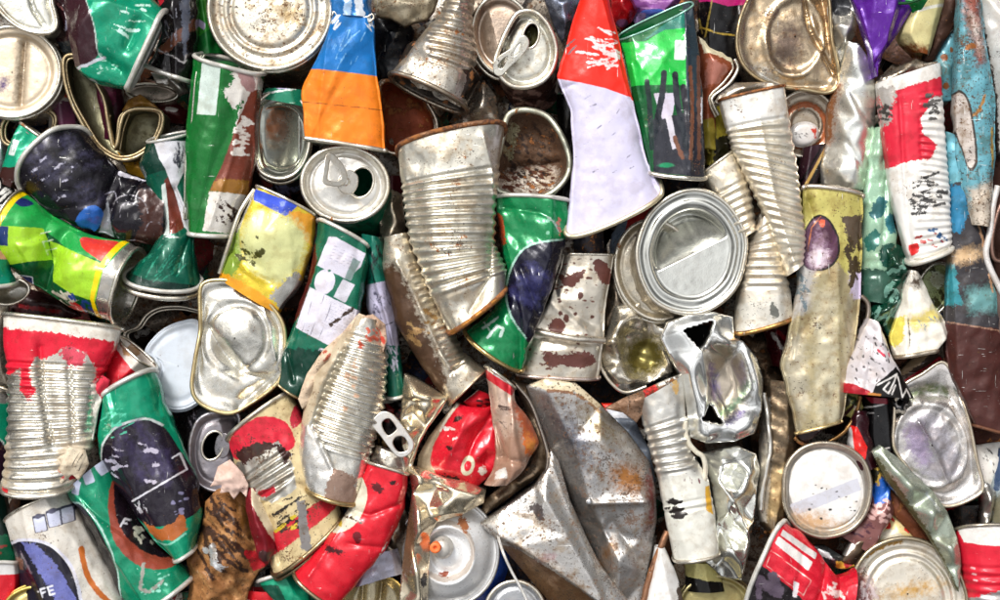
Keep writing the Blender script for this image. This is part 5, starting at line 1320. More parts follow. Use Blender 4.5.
t = Thing('can_lid', 'squashed bright steel lid with curved ring dents and gold stained edge', 'can lid', 238, 345, 84, ENDS)
lid(t, 236, 343, 46, 62, 0, [(1, 0), (.97, 2), (.93, 0), (.90, -4), (.84, -3), (.74, -1), (.66, 0), (.62, -3), (.56, -3), (.52, 0), (0, 2)], [(200, 292), (206, 282), (224, 280), (242, 285), (263, 298), (277, 313), (284, 328), (285, 350), (282, 375), (270, 390), (250, 404), (232, 413), (213, 410), (197, 400), (192, 385), (195, 360), (200, 330)], inner=(236, 338, 33, 36, 20, .62),
    M=steel('#dedcd5', rough=.22, rust=.13, dirt=.4), dents=[(226, 358, 30, 8, 50, 8), (252, 394, 20, 6, -35, 6), (242, 330, 22, 22, 0, -7)], creases=[([(208, 328), (222, 352), (240, 374), (262, 378)], 4, 6), ([(238, 408), (262, 385), (280, 372)], 3, 5), ([(262, 300), (270, 330), (276, 360)], 3, -3)], crump=(1.2, 22),
    rim=dict(r=2.2, M=steel('#c9b88e', rust=.3, rough=.3)), body=dict(off=(1, 5), depth=50, M=steel('#a09078', rust=.4)))
t = Thing('drink_can', 'yellow and blue can squashed round, silver edge along one side', 'can', 268, 250, 72, CANS)
loft(t, [(258, 188, 316, 217, dict(bow=-3)), (240, 222, 313, 248), (228, 255, 302, 285), (221, 277, 280, 313, dict(bow=2))], 20,
     paint('#dcc23a', [(('p', [(235, 190), (262, 186), (248, 215), (228, 268), (222, 290), (214, 270)]), '#c9c4b4', .6, .8), (('p', [(257, 190), (302, 206), (289, 218), (256, 201)]), '#3550c8', .6), (('p', [(292, 214), (318, 214), (318, 250), (304, 240)]), '#d9962a', 3), (('p', [(226, 240), (242, 230), (244, 262), (232, 285), (220, 280)]), '#8aa53a', 4), (('p', [(220, 272), (232, 275), (262, 292), (285, 312), (270, 320), (220, 290)]), '#e09a1e', 3),
                       (('s', [(246, 228), (262, 212), (290, 218), (308, 236), (302, 268), (280, 284), (256, 272), (244, 252)]), '#d8d99a', 5), (('p', [(272, 296), (300, 270), (304, 290), (286, 314)]), '#b9b7b0', 4, .7), (streaks(256, 250, 12, 18, 45, 20, 5, 2, 45, 81), '#5c5a20', 2)], rough=.24, metal=.45, coat=.4, rust=.08),
     q=.7, dents=[(250, 258, 24, 8, 48, 8), (272, 240, 18, 16, 0, -5)], creases=[([(234, 252), (250, 272), (272, 282)], 3, 4)], crump=(1, 22), rims=[dict(end=0, r=1.5)])
tube(t, 'side_seam', [(256, 190, 80), (242, 214, 84), (231, 246, 84), (221, 274, 80)], 2.4, steel('#c4bfb2', rust=.12), flat=.8, world_z=True)

t = Thing('drink_can', 'green can with big white label panels and a dark red side stripe', 'can', 325, 310, 78, CANS)
loft(t, [(318, 221, 368, 247, dict(bow=-4)), (314, 258, 368, 268), (298, 312, 361, 312), (284, 350, 340, 352), (281, 382, 306, 397, dict(bow=3))], 21,
     paint('#0f7a5c', [(('p', [(316, 244), (319, 262), (304, 312), (286, 335), (280, 330), (296, 295), (310, 250)]), '#6a2822', 1.4), (('p', [(331, 237), (338, 238), (367, 254), (362, 268), (348, 279), (319, 266)]), '#d3cfdc', .5), (('e', 327, 282, 10, 12.5, 15), '#d3cfdc', .4), (('r', 346, 291, 13, 20, 27), '#cbc9d2', .4), (('p', [(355, 258), (362, 262), (352, 282), (347, 278)]), '#8fa5a2', .6),
                       (('p', [(312, 287), (361, 311), (352, 330), (331, 345), (298, 327)]), '#d8d4e0', .4), (('u', [('l', [(318, 290), (305, 330)], .7), ('l', [(327, 295), (313, 335)], .7), ('l', [(335, 300), (321, 340)], .7)]), '#4d4a62', .1), (fineprint(340, 318, 24, 26, 27, 8, 171, .7), '#8a86a0', .2), (fineprint(345, 258, 26, 16, 27, 5, 172, .7), '#9a96ac', .2), (('l', [(354, 309), (333, 324)], 3.4), '#4a3424', 2.5), (('l', [(331, 271), (332, 271)], 2.5), '#0f7a5c', .2),
                       (('p', [(322, 347), (330, 349), (326, 355), (320, 352)]), '#d3cfdc', .3), (('p', [(270, 345), (345, 352), (330, 400), (270, 400)]), '#094a38', 4)], rough=.26, coat=.5),
     q=.65, dents=[(300, 375, 12, 8, 30, 5), (290, 345, 8, 14, 20, 3)], creases=[([(368, 268), (352, 330)], 3, 2), ([(290, 352), (296, 380)], 2, 4)], crump=(1.4, 18), rims=[dict(end=0, r=2.1, M=WHITE_RIM()), dict(end=1, r=1.4, M=steel(**BRONZE))])
t = Thing('drink_can', 'stacked green, lilac and green can side with black fine print lines', 'can', 385, 320, 68, CANS)
loft(t, [(362, 234, 382, 238), (366, 275, 387, 277), (367, 308, 396, 320), (384, 350, 402, 366), (386, 396, 406, 393, dict(bow=3))], 16,
     paint('#b7b2ca', [(('p', [(355, 225), (395, 225), (392, 280), (362, 286)]), '#157a66', .5), (streaks(376, 256, 12, 26, 0, 22, 14, 1.2, 68, 84), '#0c2c2a', .4), (streaks(382, 302, 10, 18, 0, 34, 5, .8, 68, 85), '#4e4a66', .3), (('l', [(384, 326), (394, 322)], 1.2), '#2c2a40', .2), (('p', [(376, 344), (410, 346), (410, 400), (380, 400)]), '#12735c', 1), (streaks(395, 355, 7, 16, 0, 20, 6, 1.2, 75, 86), '#cfcbdc', .5)], coat=.4), crump=(1, 18), rims=[dict(end=1, r=2, M=WHITE_RIM())])
t = Thing('drink_can', 'dull red can bit behind the ring pull of the silver can top', 'can', 392, 190, 40, CANS)
loft(t, [(380, 178, 402, 176), (378, 200, 404, 204)], 10, paint('#5a1420', dirt=.5))

t = Thing('crumpled_can', 'dark silver bent can loop beside the largest ribbed can', 'can', 390, 218, 60)
fold(t, [(378, 214), (382, 199), (392, 189), (401, 194), (404, 222), (402, 242), (386, 248), (380, 236)], [(392, 205, 10), (388, 224, 2), (398, 222, 9), (390, 238, 8)], 22, steel('#a29a8c', rust=.15, dirt=.5), crump=(2.5, 11))
t = Thing('food_can', 'flattened brown stained can with a bright ribbed ridge, below the largest ribbed can', 'can', 430, 320, 70, FOOD)
loft(t, [(385, 238, 409, 233), (384, 272, 420, 264), (396, 322, 440, 306), (420, 362, 463, 352), (450, 404, 485, 370)], 20,
     steel('#d2cabb', rough=.3, rust=.2, dirt=.6, prints=[(('p', [(376, 270), (396, 262), (406, 275), (420, 310), (440, 352), (450, 380), (440, 410), (410, 370), (384, 315)]), '#4b3524', 6, .25), (streaks(412, 330, 10, 30, 60, 12, 10, 4, 30, 87), '#98794e', 3, .4)]), q=.6,
     ribs=(30, 170, 7, 1.3, ('p', [(404, 255), (425, 255), (470, 355), (455, 372), (435, 330)])), creases=[([(398, 262), (418, 300), (440, 350), (455, 375)], 3, -4), ([(452, 372), (470, 350)], 3, 6)], crump=(2.6, 13), rims=[dict(end=1, r=1.4, M=steel('#c9b9a0', rust=.35))])

t = Thing('drink_can', 'black can lying with its opened drinking mouth facing up', 'can', 205, 445, 66, CANS)
lid(t, 215, 452, 22, 38, 12, DRINK, [(196, 424), (206, 415), (220, 412), (236, 412), (240, 425), (236, 450), (238, 478), (228, 490), (212, 490), (198, 482), (191, 466), (190, 445)], steel('#8e8a92', rust=.02, dirt=.3, rough=.35), name='top', hole=('e', 212, 446, 10.5, 15, 20), rim=dict(r=2.2, M=steel('#9b98a0', rust=.02)), slopes=[(225, 450, .9, -.2, .5)],
    body=dict(off=(-22, -20), depth=46, M=paint('#1a181c', [(streaks(190, 430, 20, 26, 30, 14, 12, 1, 60, 88), '#6a6670', .6)], rough=.25, coat=.5)))
plate(t, 'opening_flap', [(217, 437), (225, 434), (229, 442), (227, 454), (219, 458), (214, 450)], [], 1.5, steel('#8d8990', rust=.02), z=62, tilt=(.3, 0))

t = Thing('drink_can', 'green can with large dark violet oval and orange flame, white rim on top', 'can', 150, 460, 77, CANS)
loft(t, [(106, 396, 156, 370, dict(bow=-4)), (101, 428, 165, 402), (100, 458, 180, 438), (121, 494, 198, 480), (150, 532, 202, 515), (175, 558, 196, 546, dict(bow=3))], 25,
     paint('#10a077', [(('s', [(106, 470), (107, 446), (124, 426), (150, 418), (167, 426), (181, 448), (198, 478), (202, 505), (190, 516), (165, 523), (144, 521), (124, 497)]), '#2a2130', .4), (('lc', [(103, 462), (107, 443), (123, 425), (150, 417), (166, 424)], 2.4), '#ccd2d2', .6), (streaks(150, 455, 34, 26, 40, 14, 22, 4.5, 70, 91), '#4a4066', 6), (streaks(138, 462, 26, 24, 40, 10, 9, 3, 10, 92), '#b9b2c4', 2),  # lighter violet streaks are highlights painted on the dark oval
                       (('l', [(136, 499), (189, 468)], 1.8), '#d6d4dc', .4), (('l', [(189, 468), (182, 452), (176, 456)], 1.6), '#d6d4dc', .4), (streaks(147, 508, 5, 7, 0, 8, 8, 1.4, 60, 93), '#cfccd4', .8), (('p', [(146, 520), (165, 526), (180, 518), (186, 508), (190, 516), (192, 526), (180, 536), (160, 537)]), '#b5632c', 2), (('lc', [(152, 536), (172, 541), (190, 530)], 2), '#7fc9b0', .8),
                       (streaks(122, 420, 18, 14, -30, 20, 10, 1.2, -20, 94), '#54c4a2', .8), (streaks(186, 500, 8, 14, 0, 12, 2, 2, 0, 95), '#8a86a8', .3)], rough=.2, coat=.6),
     dents=[(150, 450, 12, 30, -25, 4), (175, 465, 8, 26, -28, -3)], creases=[([(128, 470), (150, 520)], 3, 3)], crump=(1.5, 22), rims=[dict(end=0, r=2.7, M=WHITE_RIM()), dict(end=1, r=2.2, M=WHITE_RIM())])
t = Thing('drink_can', 'green can with white lozenges, brown arc and black oval, at the bottom', 'can', 130, 535, 74, CANS)
loft(t, [(69, 492, 112, 456, dict(bow=-2)), (86, 520, 124, 494), (104, 556, 152, 543), (122, 596, 184, 566), (140, 614, 192, 577, dict(bow=2))], 24,
     paint('#10986f', [(('s', [(72, 506), (86, 502), (106, 524), (120, 560), (124, 604), (104, 592), (90, 552)]), '#1e181c', .4), (('lc', [(75, 501), (88, 502), (106, 520), (121, 556), (123, 600)], 2), '#a9cfc4', .6), (('s', [(116, 478), (124, 486), (134, 512), (150, 545), (178, 560), (166, 566), (142, 560), (122, 538), (114, 506)]), '#a34a36', 1), (('s', [(117, 480), (126, 486), (140, 512), (156, 535), (170, 556), (145, 546), (124, 520)]), '#271a24', .8),
                       (('u', [('r', 82, 485, 8, 14, 15), ('e', 82, 479, 4, 4, 0)]), '#b9c0d6', .3), (('r', 94, 473, 10, 16, -20), '#c2c8dc', .3), (('r', 106, 465, 9, 15, -35), '#c2c8dc', .3), (('u', [('l', [(149, 560), (146, 584), (154, 588), (168, 576)], 3.4)]), '#a5a79c', 1.4), (('t', 'F', 129, 516, 8, 25, 1.8), '#d8d6dc', .3), (streaks(146, 535, 6, 10, -40, 8, 6, 2, 55, 96), '#c9c2b2', 1), (streaks(160, 580, 16, 8, -30, 14, 2, 1.8, 0, 97), '#8fd6c0', .4)], rough=.22, coat=.6),
     crump=(1.6, 22), creases=[([(112, 460), (126, 492), (148, 535), (178, 560)], 2.5, 5)], rims=[dict(end=1, r=2.6, M=WHITE_RIM())])
t = Thing('drink_can', 'white can with dark violet oval, lozenge icons and orange stripe, bottom corner', 'can', 60, 555, 72, CANS)
loft(t, [(8, 522, 70, 493, dict(bow=-7)), (16, 548, 90, 530), (22, 590, 116, 580), (24, 614, 126, 604)], 27,
     paint('#d8d2c8', [(('s', [(14, 546), (24, 538), (46, 537), (66, 547), (81, 570), (89, 600), (84, 625), (20, 625)]), '#262236', .4), (('lc', [(16, 541), (28, 536), (48, 536), (67, 546), (82, 568), (89, 596)], 3), '#dadaea', .6), (('p', [(30, 538), (44, 538), (66, 560), (84, 592), (84, 606), (72, 606), (52, 572)]), '#6d72b4', 2.5), (('l', [(28, 548), (40, 568)], 2.2), '#8a7a86', 1.5), (('e', 24, 560, 6, 6, 0), '#8a5a46', 3),
                       (('u', [('r', 49, 519, 13, 17, -12), ('r', 62, 514, 13, 17, -12), ('r', 73, 511, 11, 17, -12)]), '#4a4a62', .2), (('u', [('r', 49, 520, 11, 14, -12), ('r', 62, 515, 11, 14, -12), ('r', 73, 512, 9, 14, -12)]), '#c5c8dc', .2), (('u', [('e', 47, 512, 4, 2.5, -12), ('e', 60, 507, 4, 2.5, -12)]), '#6a6a80', .3),
                       (('lc', [(87, 545), (92, 566), (101, 584), (120, 604)], 5), '#c46a28', .8), (('t', 'FE', 50, 583, 8, -16, 2), '#e2e2ea', .3), (('r', 47, 586, 4, 2, -16), '#e2e2ea', .3)], rough=.3, coat=.4, metal=.15, dirt=.45), crump=(1.2, 26), creases=[([(58, 548), (80, 596)], 4, 2)], rims=[dict(end=0, r=1.4)])
t = Thing('drink_can', 'red can with white rim at the bottom corner of the picture', 'can', 6, 580, 74, CANS)
loft(t, [(-24, 561, 20, 562, dict(bow=-3)), (-24, 590, 21, 585), (-24, 612, 12, 612)], 16, paint('#d31828', [(('v', -4, 12), '#dcdad8', .3)], coat=.4, dirt=.2), rims=[dict(end=0, r=2, M=WHITE_RIM())])
t = Thing('can_lid', 'gold rimmed lid cut by the bottom edge, below the white can', 'can lid', 48, 604, 88, ENDS)
lid(t, 48, 610, 43, 24, 4, PLAIN, None, steel('#cbb87c', rust=.03, dirt=.25), rim=dict(r=2, M=steel('#c0ab62', rust=.05), more=[(0, -2, 5, 1.8)]), body=dict(off=(0, 3), depth=40))
t = Thing('drink_can', 'green can with silver top and dark foot at the edge, beside the bared ribs', 'can', 0, 425, 50, CANS)
loft(t, [(-16, 384, 9, 392), (-16, 402, 11, 404), (-16, 440, 11, 440), (-16, 490, 6, 486)], 14, paint('#0f9a74', [(('p', [(-20, 380), (14, 380), (14, 403), (-20, 402)]), '#c9c6c0', .6, .8), (('p', [(-20, 440), (6, 440), (10, 450), (10, 495), (-20, 495)]), '#321a2c', .6), (('lc', [(-10, 438), (4, 438), (9, 448)], 1.5), '#c6d2cf', .4)], coat=.5), rims=[dict(end=0, r=1.5)])
t = Thing('drink_can', 'very dark green can with red specks at the edge beside the white can', 'can', 2, 525, 52, CANS)
loft(t, [(-16, 490, 7, 496), (-16, 525, 12, 525), (-16, 560, 18, 558)], 14, paint('#0b2a22', [(('p', [(-16, 540), (10, 532), (20, 560), (-16, 565)]), '#0f6a48', 2), (streaks(6, 548, 8, 6, 0, 6, 3, 2, 0, 98), '#a04038', .5)], coat=.5))

# ------------------------------------------------------------------ lower middle, left half
t = Thing('food_can', 'torn label can, cream paper edge curling off bright steel ribs', 'can', 345, 410, 86, FOOD)
loft(t, [(358, 315, 379, 320), (336, 342, 388, 356), (312, 376, 385, 402), (304, 410, 377, 434), (299, 452, 366, 472), (308, 487, 357, 501, dict(bow=4))], 20,
     steel('#d9d6cf', rough=.24, rust=.12, dirt=.5, prints=[(('p', [(366, 314), (352, 340), (334, 368), (318, 412), (306, 428), (296, 405), (310, 366), (330, 344), (350, 318)]), '#b8a88e', 3, .05), (('p', [(340, 352), (352, 345), (336, 385), (322, 420), (312, 425), (322, 385)]), '#a79f8c', 2, .5), (('p', [(305, 424), (313, 424), (322, 442), (337, 468), (328, 492), (296, 480), (300, 450)]), '#dad7d1', 3, .8), (('p', [(326, 488), (336, 466), (356, 474), (360, 505), (330, 504)]), '#8d7466', 4, .3),
                                                           (streaks(372, 335, 8, 14, 60, 8, 5, 2.4, 40, 101), '#c8604a', 2, .1), (streaks(360, 380, 12, 30, 20, 10, 4, 2.4, 40, 102), '#c9a48a', 2, .1)]), q=.7,
     ribs=(16, 138, 8, 2.1, ('p', [(356, 318), (395, 318), (395, 470), (366, 480), (332, 462), (314, 426), (326, 390), (344, 350)])), creases=[([(346, 348), (328, 385), (314, 424), (334, 466)], 2.5, 4)], crump=(1.2, 18), rims=[dict(end=1, r=2.4, M=steel('#b09a70', rust=.3))])
fold(t, [(360, 313), (368, 316), (356, 334), (338, 352), (322, 374), (312, 402), (304, 408), (300, 398), (308, 374), (324, 350), (344, 332)], [(350, 330, 5), (326, 358, 6), (310, 386, 6)], 4, mat('#c9b39a', 0, .8, 0, .5, .3, 1, 0, [(streaks(330, 350, 20, 30, -45, 10, 6, 2.4, -50, 103), '#a8523c', 2)]), name='torn_paper', crump=(2.5, 9), z=98)
fold(t, [(364, 316), (374, 314), (386, 324), (388, 340), (384, 352), (380, 334), (372, 326)], [(380, 326, 5)], 4, mat('#b89a84', 0, .8, .2, .6, .3, 1, 0, [(streaks(382, 334, 5, 12, 0, 6, 6, 2, 60, 104), '#b8402e', 1.5)]), name='torn_paper', crump=(2, 8), z=98)

t = Thing('food_can', 'cream labelled can with red oval, partly torn to steel ribs and smeared black', 'can', 285, 480, 74, FOOD)
loft(t, [(229, 440, 290, 394, dict(bow=-5)), (238, 470, 306, 422), (254, 502, 322, 462), (266, 542, 336, 494), (274, 570, 341, 514, dict(bow=9))], 22,
     paint('#cbb88c', [(('s', [(228, 449), (238, 431), (260, 416), (280, 416), (294, 428), (296, 446), (272, 452), (244, 458), (234, 456)]), '#cd2236', 1), (('e', 299, 414, 6, 13, 15), '#b8263a', .8), (('p', [(238, 462), (282, 438), (296, 462), (300, 486), (276, 500), (258, 496)]), '#c6c2b8', 1.5, .9), (('p', [(236, 452), (262, 440), (284, 442), (296, 452), (288, 462), (280, 444), (246, 462)]), '#4a2620', 4), (('v', 104, 120), '#c6222f', 1.4),
                       (streaks(296, 512, 22, 18, -40, 16, 14, 2.4, -35, 111), '#2c2018', 1.8), (streaks(288, 520, 14, 12, 0, 5, 9, 2.6, -35, 112), '#c9b02c', 1), (('p', [(300, 498), (308, 496), (312, 530), (316, 548), (304, 545)]), '#8e8a88', 2), (streaks(270, 492, 10, 4, -30, 4, 8, 5, -30, 113), '#b81f30', 1.5)], rough=.42, metal=.1, dirt=.6, coat=.1),
     q=.7, ribs=(38, 84, 8.5, 1.9, ('p', [(236, 462), (284, 436), (298, 470), (276, 500), (250, 500)])), creases=[([(262, 500), (282, 560)], 3, 6), ([(300, 480), (340, 500)], 3, 3)], crump=(1.8, 15), rims=[dict(end=0, r=2.2, M=steel(rust=.25)), dict(end=1, r=2.6, M=steel('#8d7d62', rust=.4)), dict(end=1, r=2.2, off=5, drop=3, scale=1, M=steel('#7d6f58', rust=.45))])
fold(t, [(218, 478), (222, 464), (234, 457), (246, 470), (252, 482), (250, 494), (244, 488), (238, 496), (233, 489), (224, 490), (226, 482), (214, 484)], [(236, 474, 6), (228, 478, 3), (244, 486, 4)], 2, mat('#d6b8aa', 0, .85, 0, .4, .2, 1), name='torn_paper', crump=(2.5, 8), z=94)
fold(t, [(249, 486), (256, 484), (266, 500), (276, 522), (278, 545), (270, 562), (262, 556), (254, 530), (249, 506)], [(258, 505, 8), (266, 530, 10), (270, 548, 6)], 8, paint('#8e1a28', [(('p', [(254, 484), (262, 492), (278, 524), (278, 540), (268, 522), (256, 500)]), '#d2c4a8', 1), (('e', 268, 552, 6, 6, 0), '#5a3a3a', 3)], rough=.45), name='crushed_side', crump=(2.5, 12), z=90)

t = Thing('crumpled_can', 'brown rust soaked crumpled can with flaking stripes and a few silver specks', 'can', 225, 545, 76)
fold(t, [(205, 502), (216, 490), (234, 488), (246, 498), (252, 528), (260, 552), (266, 566), (258, 572), (248, 590), (244, 610), (186, 610), (190, 580), (186, 560), (196, 546), (202, 528)],
     [(226, 508, 14), (238, 530, 16), (212, 540, 14), (232, 560, 18), (206, 570, 12), (220, 592, 14), (246, 560, 10), (222, 530, 10), (204, 520, 4), (238, 580, 8)], 40,
     mat('#94653a', .1, .55, .22, .7, .1, 1.1, .1, [(streaks(222, 530, 26, 40, 0, 26, 26, 4, 40, 114), '#3b2418', 2), (streaks(225, 560, 30, 40, 0, 16, 20, 3, 38, 115), '#a87a4c', 2), (('p', [(212, 545), (216, 540), (220, 546), (222, 560), (232, 562), (224, 568), (214, 562)]), '#cfd0d2', 2.5, .8), (('e', 208, 548, 4, 3, 0), '#d4d5d8', 1.5, .8), (('p', [(246, 548), (262, 552), (266, 566), (254, 570)]), '#b01c26', 1.5), (('p', [(236, 500), (250, 510), (252, 540), (244, 530)]), '#6b4418', 2)]),
     crump=(4.5, 11), creases=[([(204, 512), (226, 540), (250, 572)], 2.5, 4), ([(212, 500), (236, 524), (254, 548)], 2.5, 4), ([(198, 552), (216, 572), (236, 596)], 2.5, 4), ([(236, 500), (246, 540)], 2, 6)])
t = Thing('drink_can', 'small green can with white rim under the cream labelled can, bottom edge', 'can', 285, 590, 66, CANS)
loft(t, [(258, 581, 296, 570, dict(bow=-2)), (272, 598, 304, 586), (286, 612, 316, 606)], 14, paint('#0fa078', [(('p', [(262, 584), (280, 582), (296, 612), (270, 612)]), '#0a5a44', 1)], coat=.5), crump=(2, 12), rims=[dict(end=0, r=2.2, M=WHITE_RIM())])
t = Thing('drink_can', 'white can with red band cut by the bottom edge beside the brown crumpled can', 'can', 262, 600, 60, CANS)
loft(t, [(246, 588, 284, 590), (244, 614, 290, 614)], 12, paint('#dedbda', [(('v', -4, 9), '#c81a24', 1)]), crump=(1, 12))
# ------------------------------------------------------------------ lower middle
t = Thing('drink_can', 'long red bent can with a cream oval and gouged paint, lying diagonal', 'can', 355, 530, 82, CANS)
loft(t, [(367, 462, 408, 474, dict(bow=-3)), (358, 492, 405, 505), (338, 525, 388, 546), (297, 569, 340, 603, dict(bow=5))], 22,
     paint('#d31a2b', [(('s', [(364, 476), (369, 488), (367, 504), (358, 520), (346, 528), (333, 529), (340, 516), (352, 496), (360, 480)]), '#d9d2bd', .5), (('l', [(336, 515), (352, 514), (366, 520)], 2.2), '#5a3a22', 1.5), (('e', 341, 521, 3, 3, 0), '#c9a81c', 1), (('s', [(355, 530), (362, 528), (364, 536), (359, 540)]), '#7c0f1c', 1), (('e', 378, 484, 8, 4, 40), '#6a1018', 4), (('e', 336, 546, 10, 3, 20), '#5a0f14', 4), (('e', 394, 480, 3, 2, 0), '#3a0c10', 2), (('lc', [(388, 540), (370, 570), (345, 600)], 1), '#d9d0c8', 1.5)], rough=.3, coat=.3, dirt=.3, metal=.15),
     q=.5, dents=[(362, 505, 7, 22, 30, 2)], creases=[([(405, 500), (372, 512), (345, 505)], 3, 4), ([(390, 545), (350, 540)], 3, 3), ([(372, 468), (352, 510), (312, 572)], 2.5, -3)], crump=(1.4, 24), smooth=2.5, facet=.35, rims=[dict(end=0, r=1.8), dict(end=1, r=2.2, M=steel('#a8977c', rust=.3))])
loft(t, [(376, 446, 410, 458), (372, 456, 410, 468), (367, 463, 408, 475)], 10, steel('#c4bfb6', rust=.3, dirt=.7), name='neck', z=78, crump=(1.5, 9))
t = Thing('ring_pull', 'pale grey ring pull with one square and one round hole, on the red bent can', 'ring pull', 393, 434, 96)
plate(t, 'ring_pull', [(373, 425), (375, 418), (383, 412), (391, 414), (398, 421), (408, 434), (413, 443), (411, 451), (404, 456), (397, 455), (389, 446), (381, 435)], [[(381, 424), (384, 419), (390, 418), (396, 425), (397, 430), (389, 436), (384, 432)], [(392, 443), (396, 436), (404, 436), (409, 444), (407, 451), (398, 452)]], 1.4, steel('#d3d0ce', rough=.3, rust=.05, dirt=.4), bev=.9)
t = Thing('drink_can', 'dark battered can with red and silver flakes under the pale ring pull', 'can', 395, 430, 56, CANS)
fold(t, [(376, 402), (404, 396), (412, 420), (416, 452), (396, 462), (378, 448)], [(392, 410, 3), (402, 436, 2)], 14, paint('#1c1412', [(streaks(392, 412, 14, 10, 0, 10, 8, 3, 40, 123), '#8a1c24', 1.5), (streaks(384, 440, 8, 14, 0, 8, 6, 3, 60, 124), '#a8885a', 1.5), (('p', [(380, 396), (404, 392), (404, 400), (382, 404)]), '#d4d2cc', 1)]), crump=(2.5, 9))

t = Thing('crumpled_can', 'pale gold aluminium can crumpled in sharp folds, long tail to the bottom edge', 'can', 425, 490, 84)
fold(t, [(404, 374), (414, 378), (428, 386), (448, 398), (440, 412), (428, 428), (418, 446), (412, 466), (424, 470), (444, 478), (466, 482), (486, 491), (484, 503), (460, 516), (437, 522), (430, 536), (429, 566), (427, 612), (398, 612), (402, 566), (408, 520), (412, 492), (408, 468), (402, 446), (400, 420)],
     [(416, 394, 12), (430, 398, 14), (412, 412, -4), (424, 412, 8), (408, 430, 10), (415, 440, -2), (420, 482, 12), (436, 488, -2), (456, 496, 12), (474, 496, 8), (446, 504, 14), (428, 508, 2), (418, 508, 14), (420, 530, 16), (412, 546, 4), (418, 570, 14), (410, 590, 2), (420, 596, 12)], 46,
     steel('#ded3bd', rough=.17, rust=.04, dirt=.3, bump=.12, prints=[(('p', [(404, 500), (412, 500), (416, 540), (410, 575), (402, 575)]), '#8a6a50', 4, .6), (('e', 424, 580, 3, 8, 10), '#2c2420', 2, .1)]), crump=None, creased=(2.2, 26), noise=0, soft=4, creases=[([(410, 470), (440, 484), (484, 496)], 3, -5), ([(414, 525), (430, 515), (462, 512)], 3, -4), ([(404, 400), (440, 402)], 2.5, 5), ([(446, 400), (418, 440)], 2.5, -4)])
tube(t, 'folded_seam', [(445, 400, 92), (432, 418, 90), (420, 438, 90), (411, 462, 90)], 1.6, steel('#d4c8ac', rust=.05), rough=2, world_z=True)

t = Thing('drink_can', 'cream and orange can crushed like a bottle neck with red band at its top', 'can', 505, 430, 86, CANS)
loft(t, [(485, 366, 514, 388, dict(bow=-3)), (488, 386, 516, 403), (494, 424, 534, 426), (497, 452, 539, 442), (492, 472, 524, 470), (484, 484, 506, 484)], 18,
     paint('#c9ae9c', [(('p', [(490, 440), (534, 420), (540, 450), (520, 480), (484, 486)]), '#a9826c', 9), (('p', [(484, 370), (490, 368), (516, 386), (512, 395), (486, 378)]), '#c01a28', .4), (('p', [(516, 406), (530, 416), (542, 438), (536, 462), (524, 450), (522, 425)]), '#c8682c', 4), (('p', [(524, 425), (536, 434), (534, 452), (527, 446)]), '#d98a3c', 3), (streaks(506, 418, 6, 16, 0, 7, 9, 1, 25, 126), '#6a5248', 1.2), (('s', [(512, 400), (522, 408), (536, 430), (530, 440), (518, 420)]), '#b0583a', 6), (('p', [(496, 470), (506, 466), (508, 476), (494, 478)]), '#cfc8c0', 2), (('p', [(484, 362), (518, 384), (516, 388), (484, 368)]), '#d9d5d0', .4, .8)], rough=.3, metal=.4, coat=.3),
     creases=[([(495, 425), (503, 455)], 3, 8), ([(500, 456), (530, 462)], 3, 4)], crump=(1.8, 16), rims=[dict(end=0, r=1.7)])
t = Thing('drink_can', 'bright red can crushed open with cream rim and small ring emblem', 'can', 455, 440, 78, CANS)
fold(t, [(456, 403, 2), (470, 407, 4), (484, 408, 4), (495, 405, 0), (497, 420, 2), (500, 452, 4), (492, 474, 0), (474, 490, -4), (456, 484, -4), (438, 478, -4), (422, 474, -6), (415, 478, -8), (418, 456, -6), (428, 438, -4), (442, 420, -2)],
     [(478, 416, 10), (462, 432, 12), (450, 452, 10), (468, 448, 6), (482, 432, 1), (474, 462, 8), (488, 446, 7), (446, 470, 4), (462, 474, 5), (484, 462, -2)], 40,
     paint('#cf1a2c', [(('p', [(400, 440), (430, 425), (456, 402), (460, 404), (444, 424), (433, 446), (430, 462), (436, 474), (440, 482), (405, 495)]), '#b8a68c', .8), (('l', [(457, 404), (446, 420), (440, 431)], 2.4), '#e0d8c8', .5), (('ring', 468, 465, 5, 8, 15, 1.5), '#ddd5b8', .4), (('e', 450, 447, 3, 2, 20), '#3c1014', 2), (('e', 458, 418, 5, 2.4, -30), '#4a1016', 2.5), (streaks(450, 432, 8, 10, 0, 6, 3, 2, 0, 128), '#e0d4d0', .8), (('e', 482, 470, 4, 4, 0), '#d8cfc4', 3), (('e', 452, 480, 16, 4, 15), '#4a1014', 4)], rough=.28, coat=.4, metal=.15),
     creases=[([(494, 410), (474, 440), (466, 462)], 2.5, 6), ([(470, 410), (446, 460)], 3, -3)], soft=1, creased=(1.6, 22))
fold(t, [(463, 402), (478, 390), (488, 394), (494, 404), (484, 410), (470, 408)], [(480, 400, 6)], 8, paint('#b81826', [(('l', [(464, 400), (478, 389)], 2.6), '#d9d2c4', .5), (streaks(484, 402, 8, 6, 0, 10, 4, 2, 20, 129), '#3a0c10', .8)]), name='folded_rim', z=78)

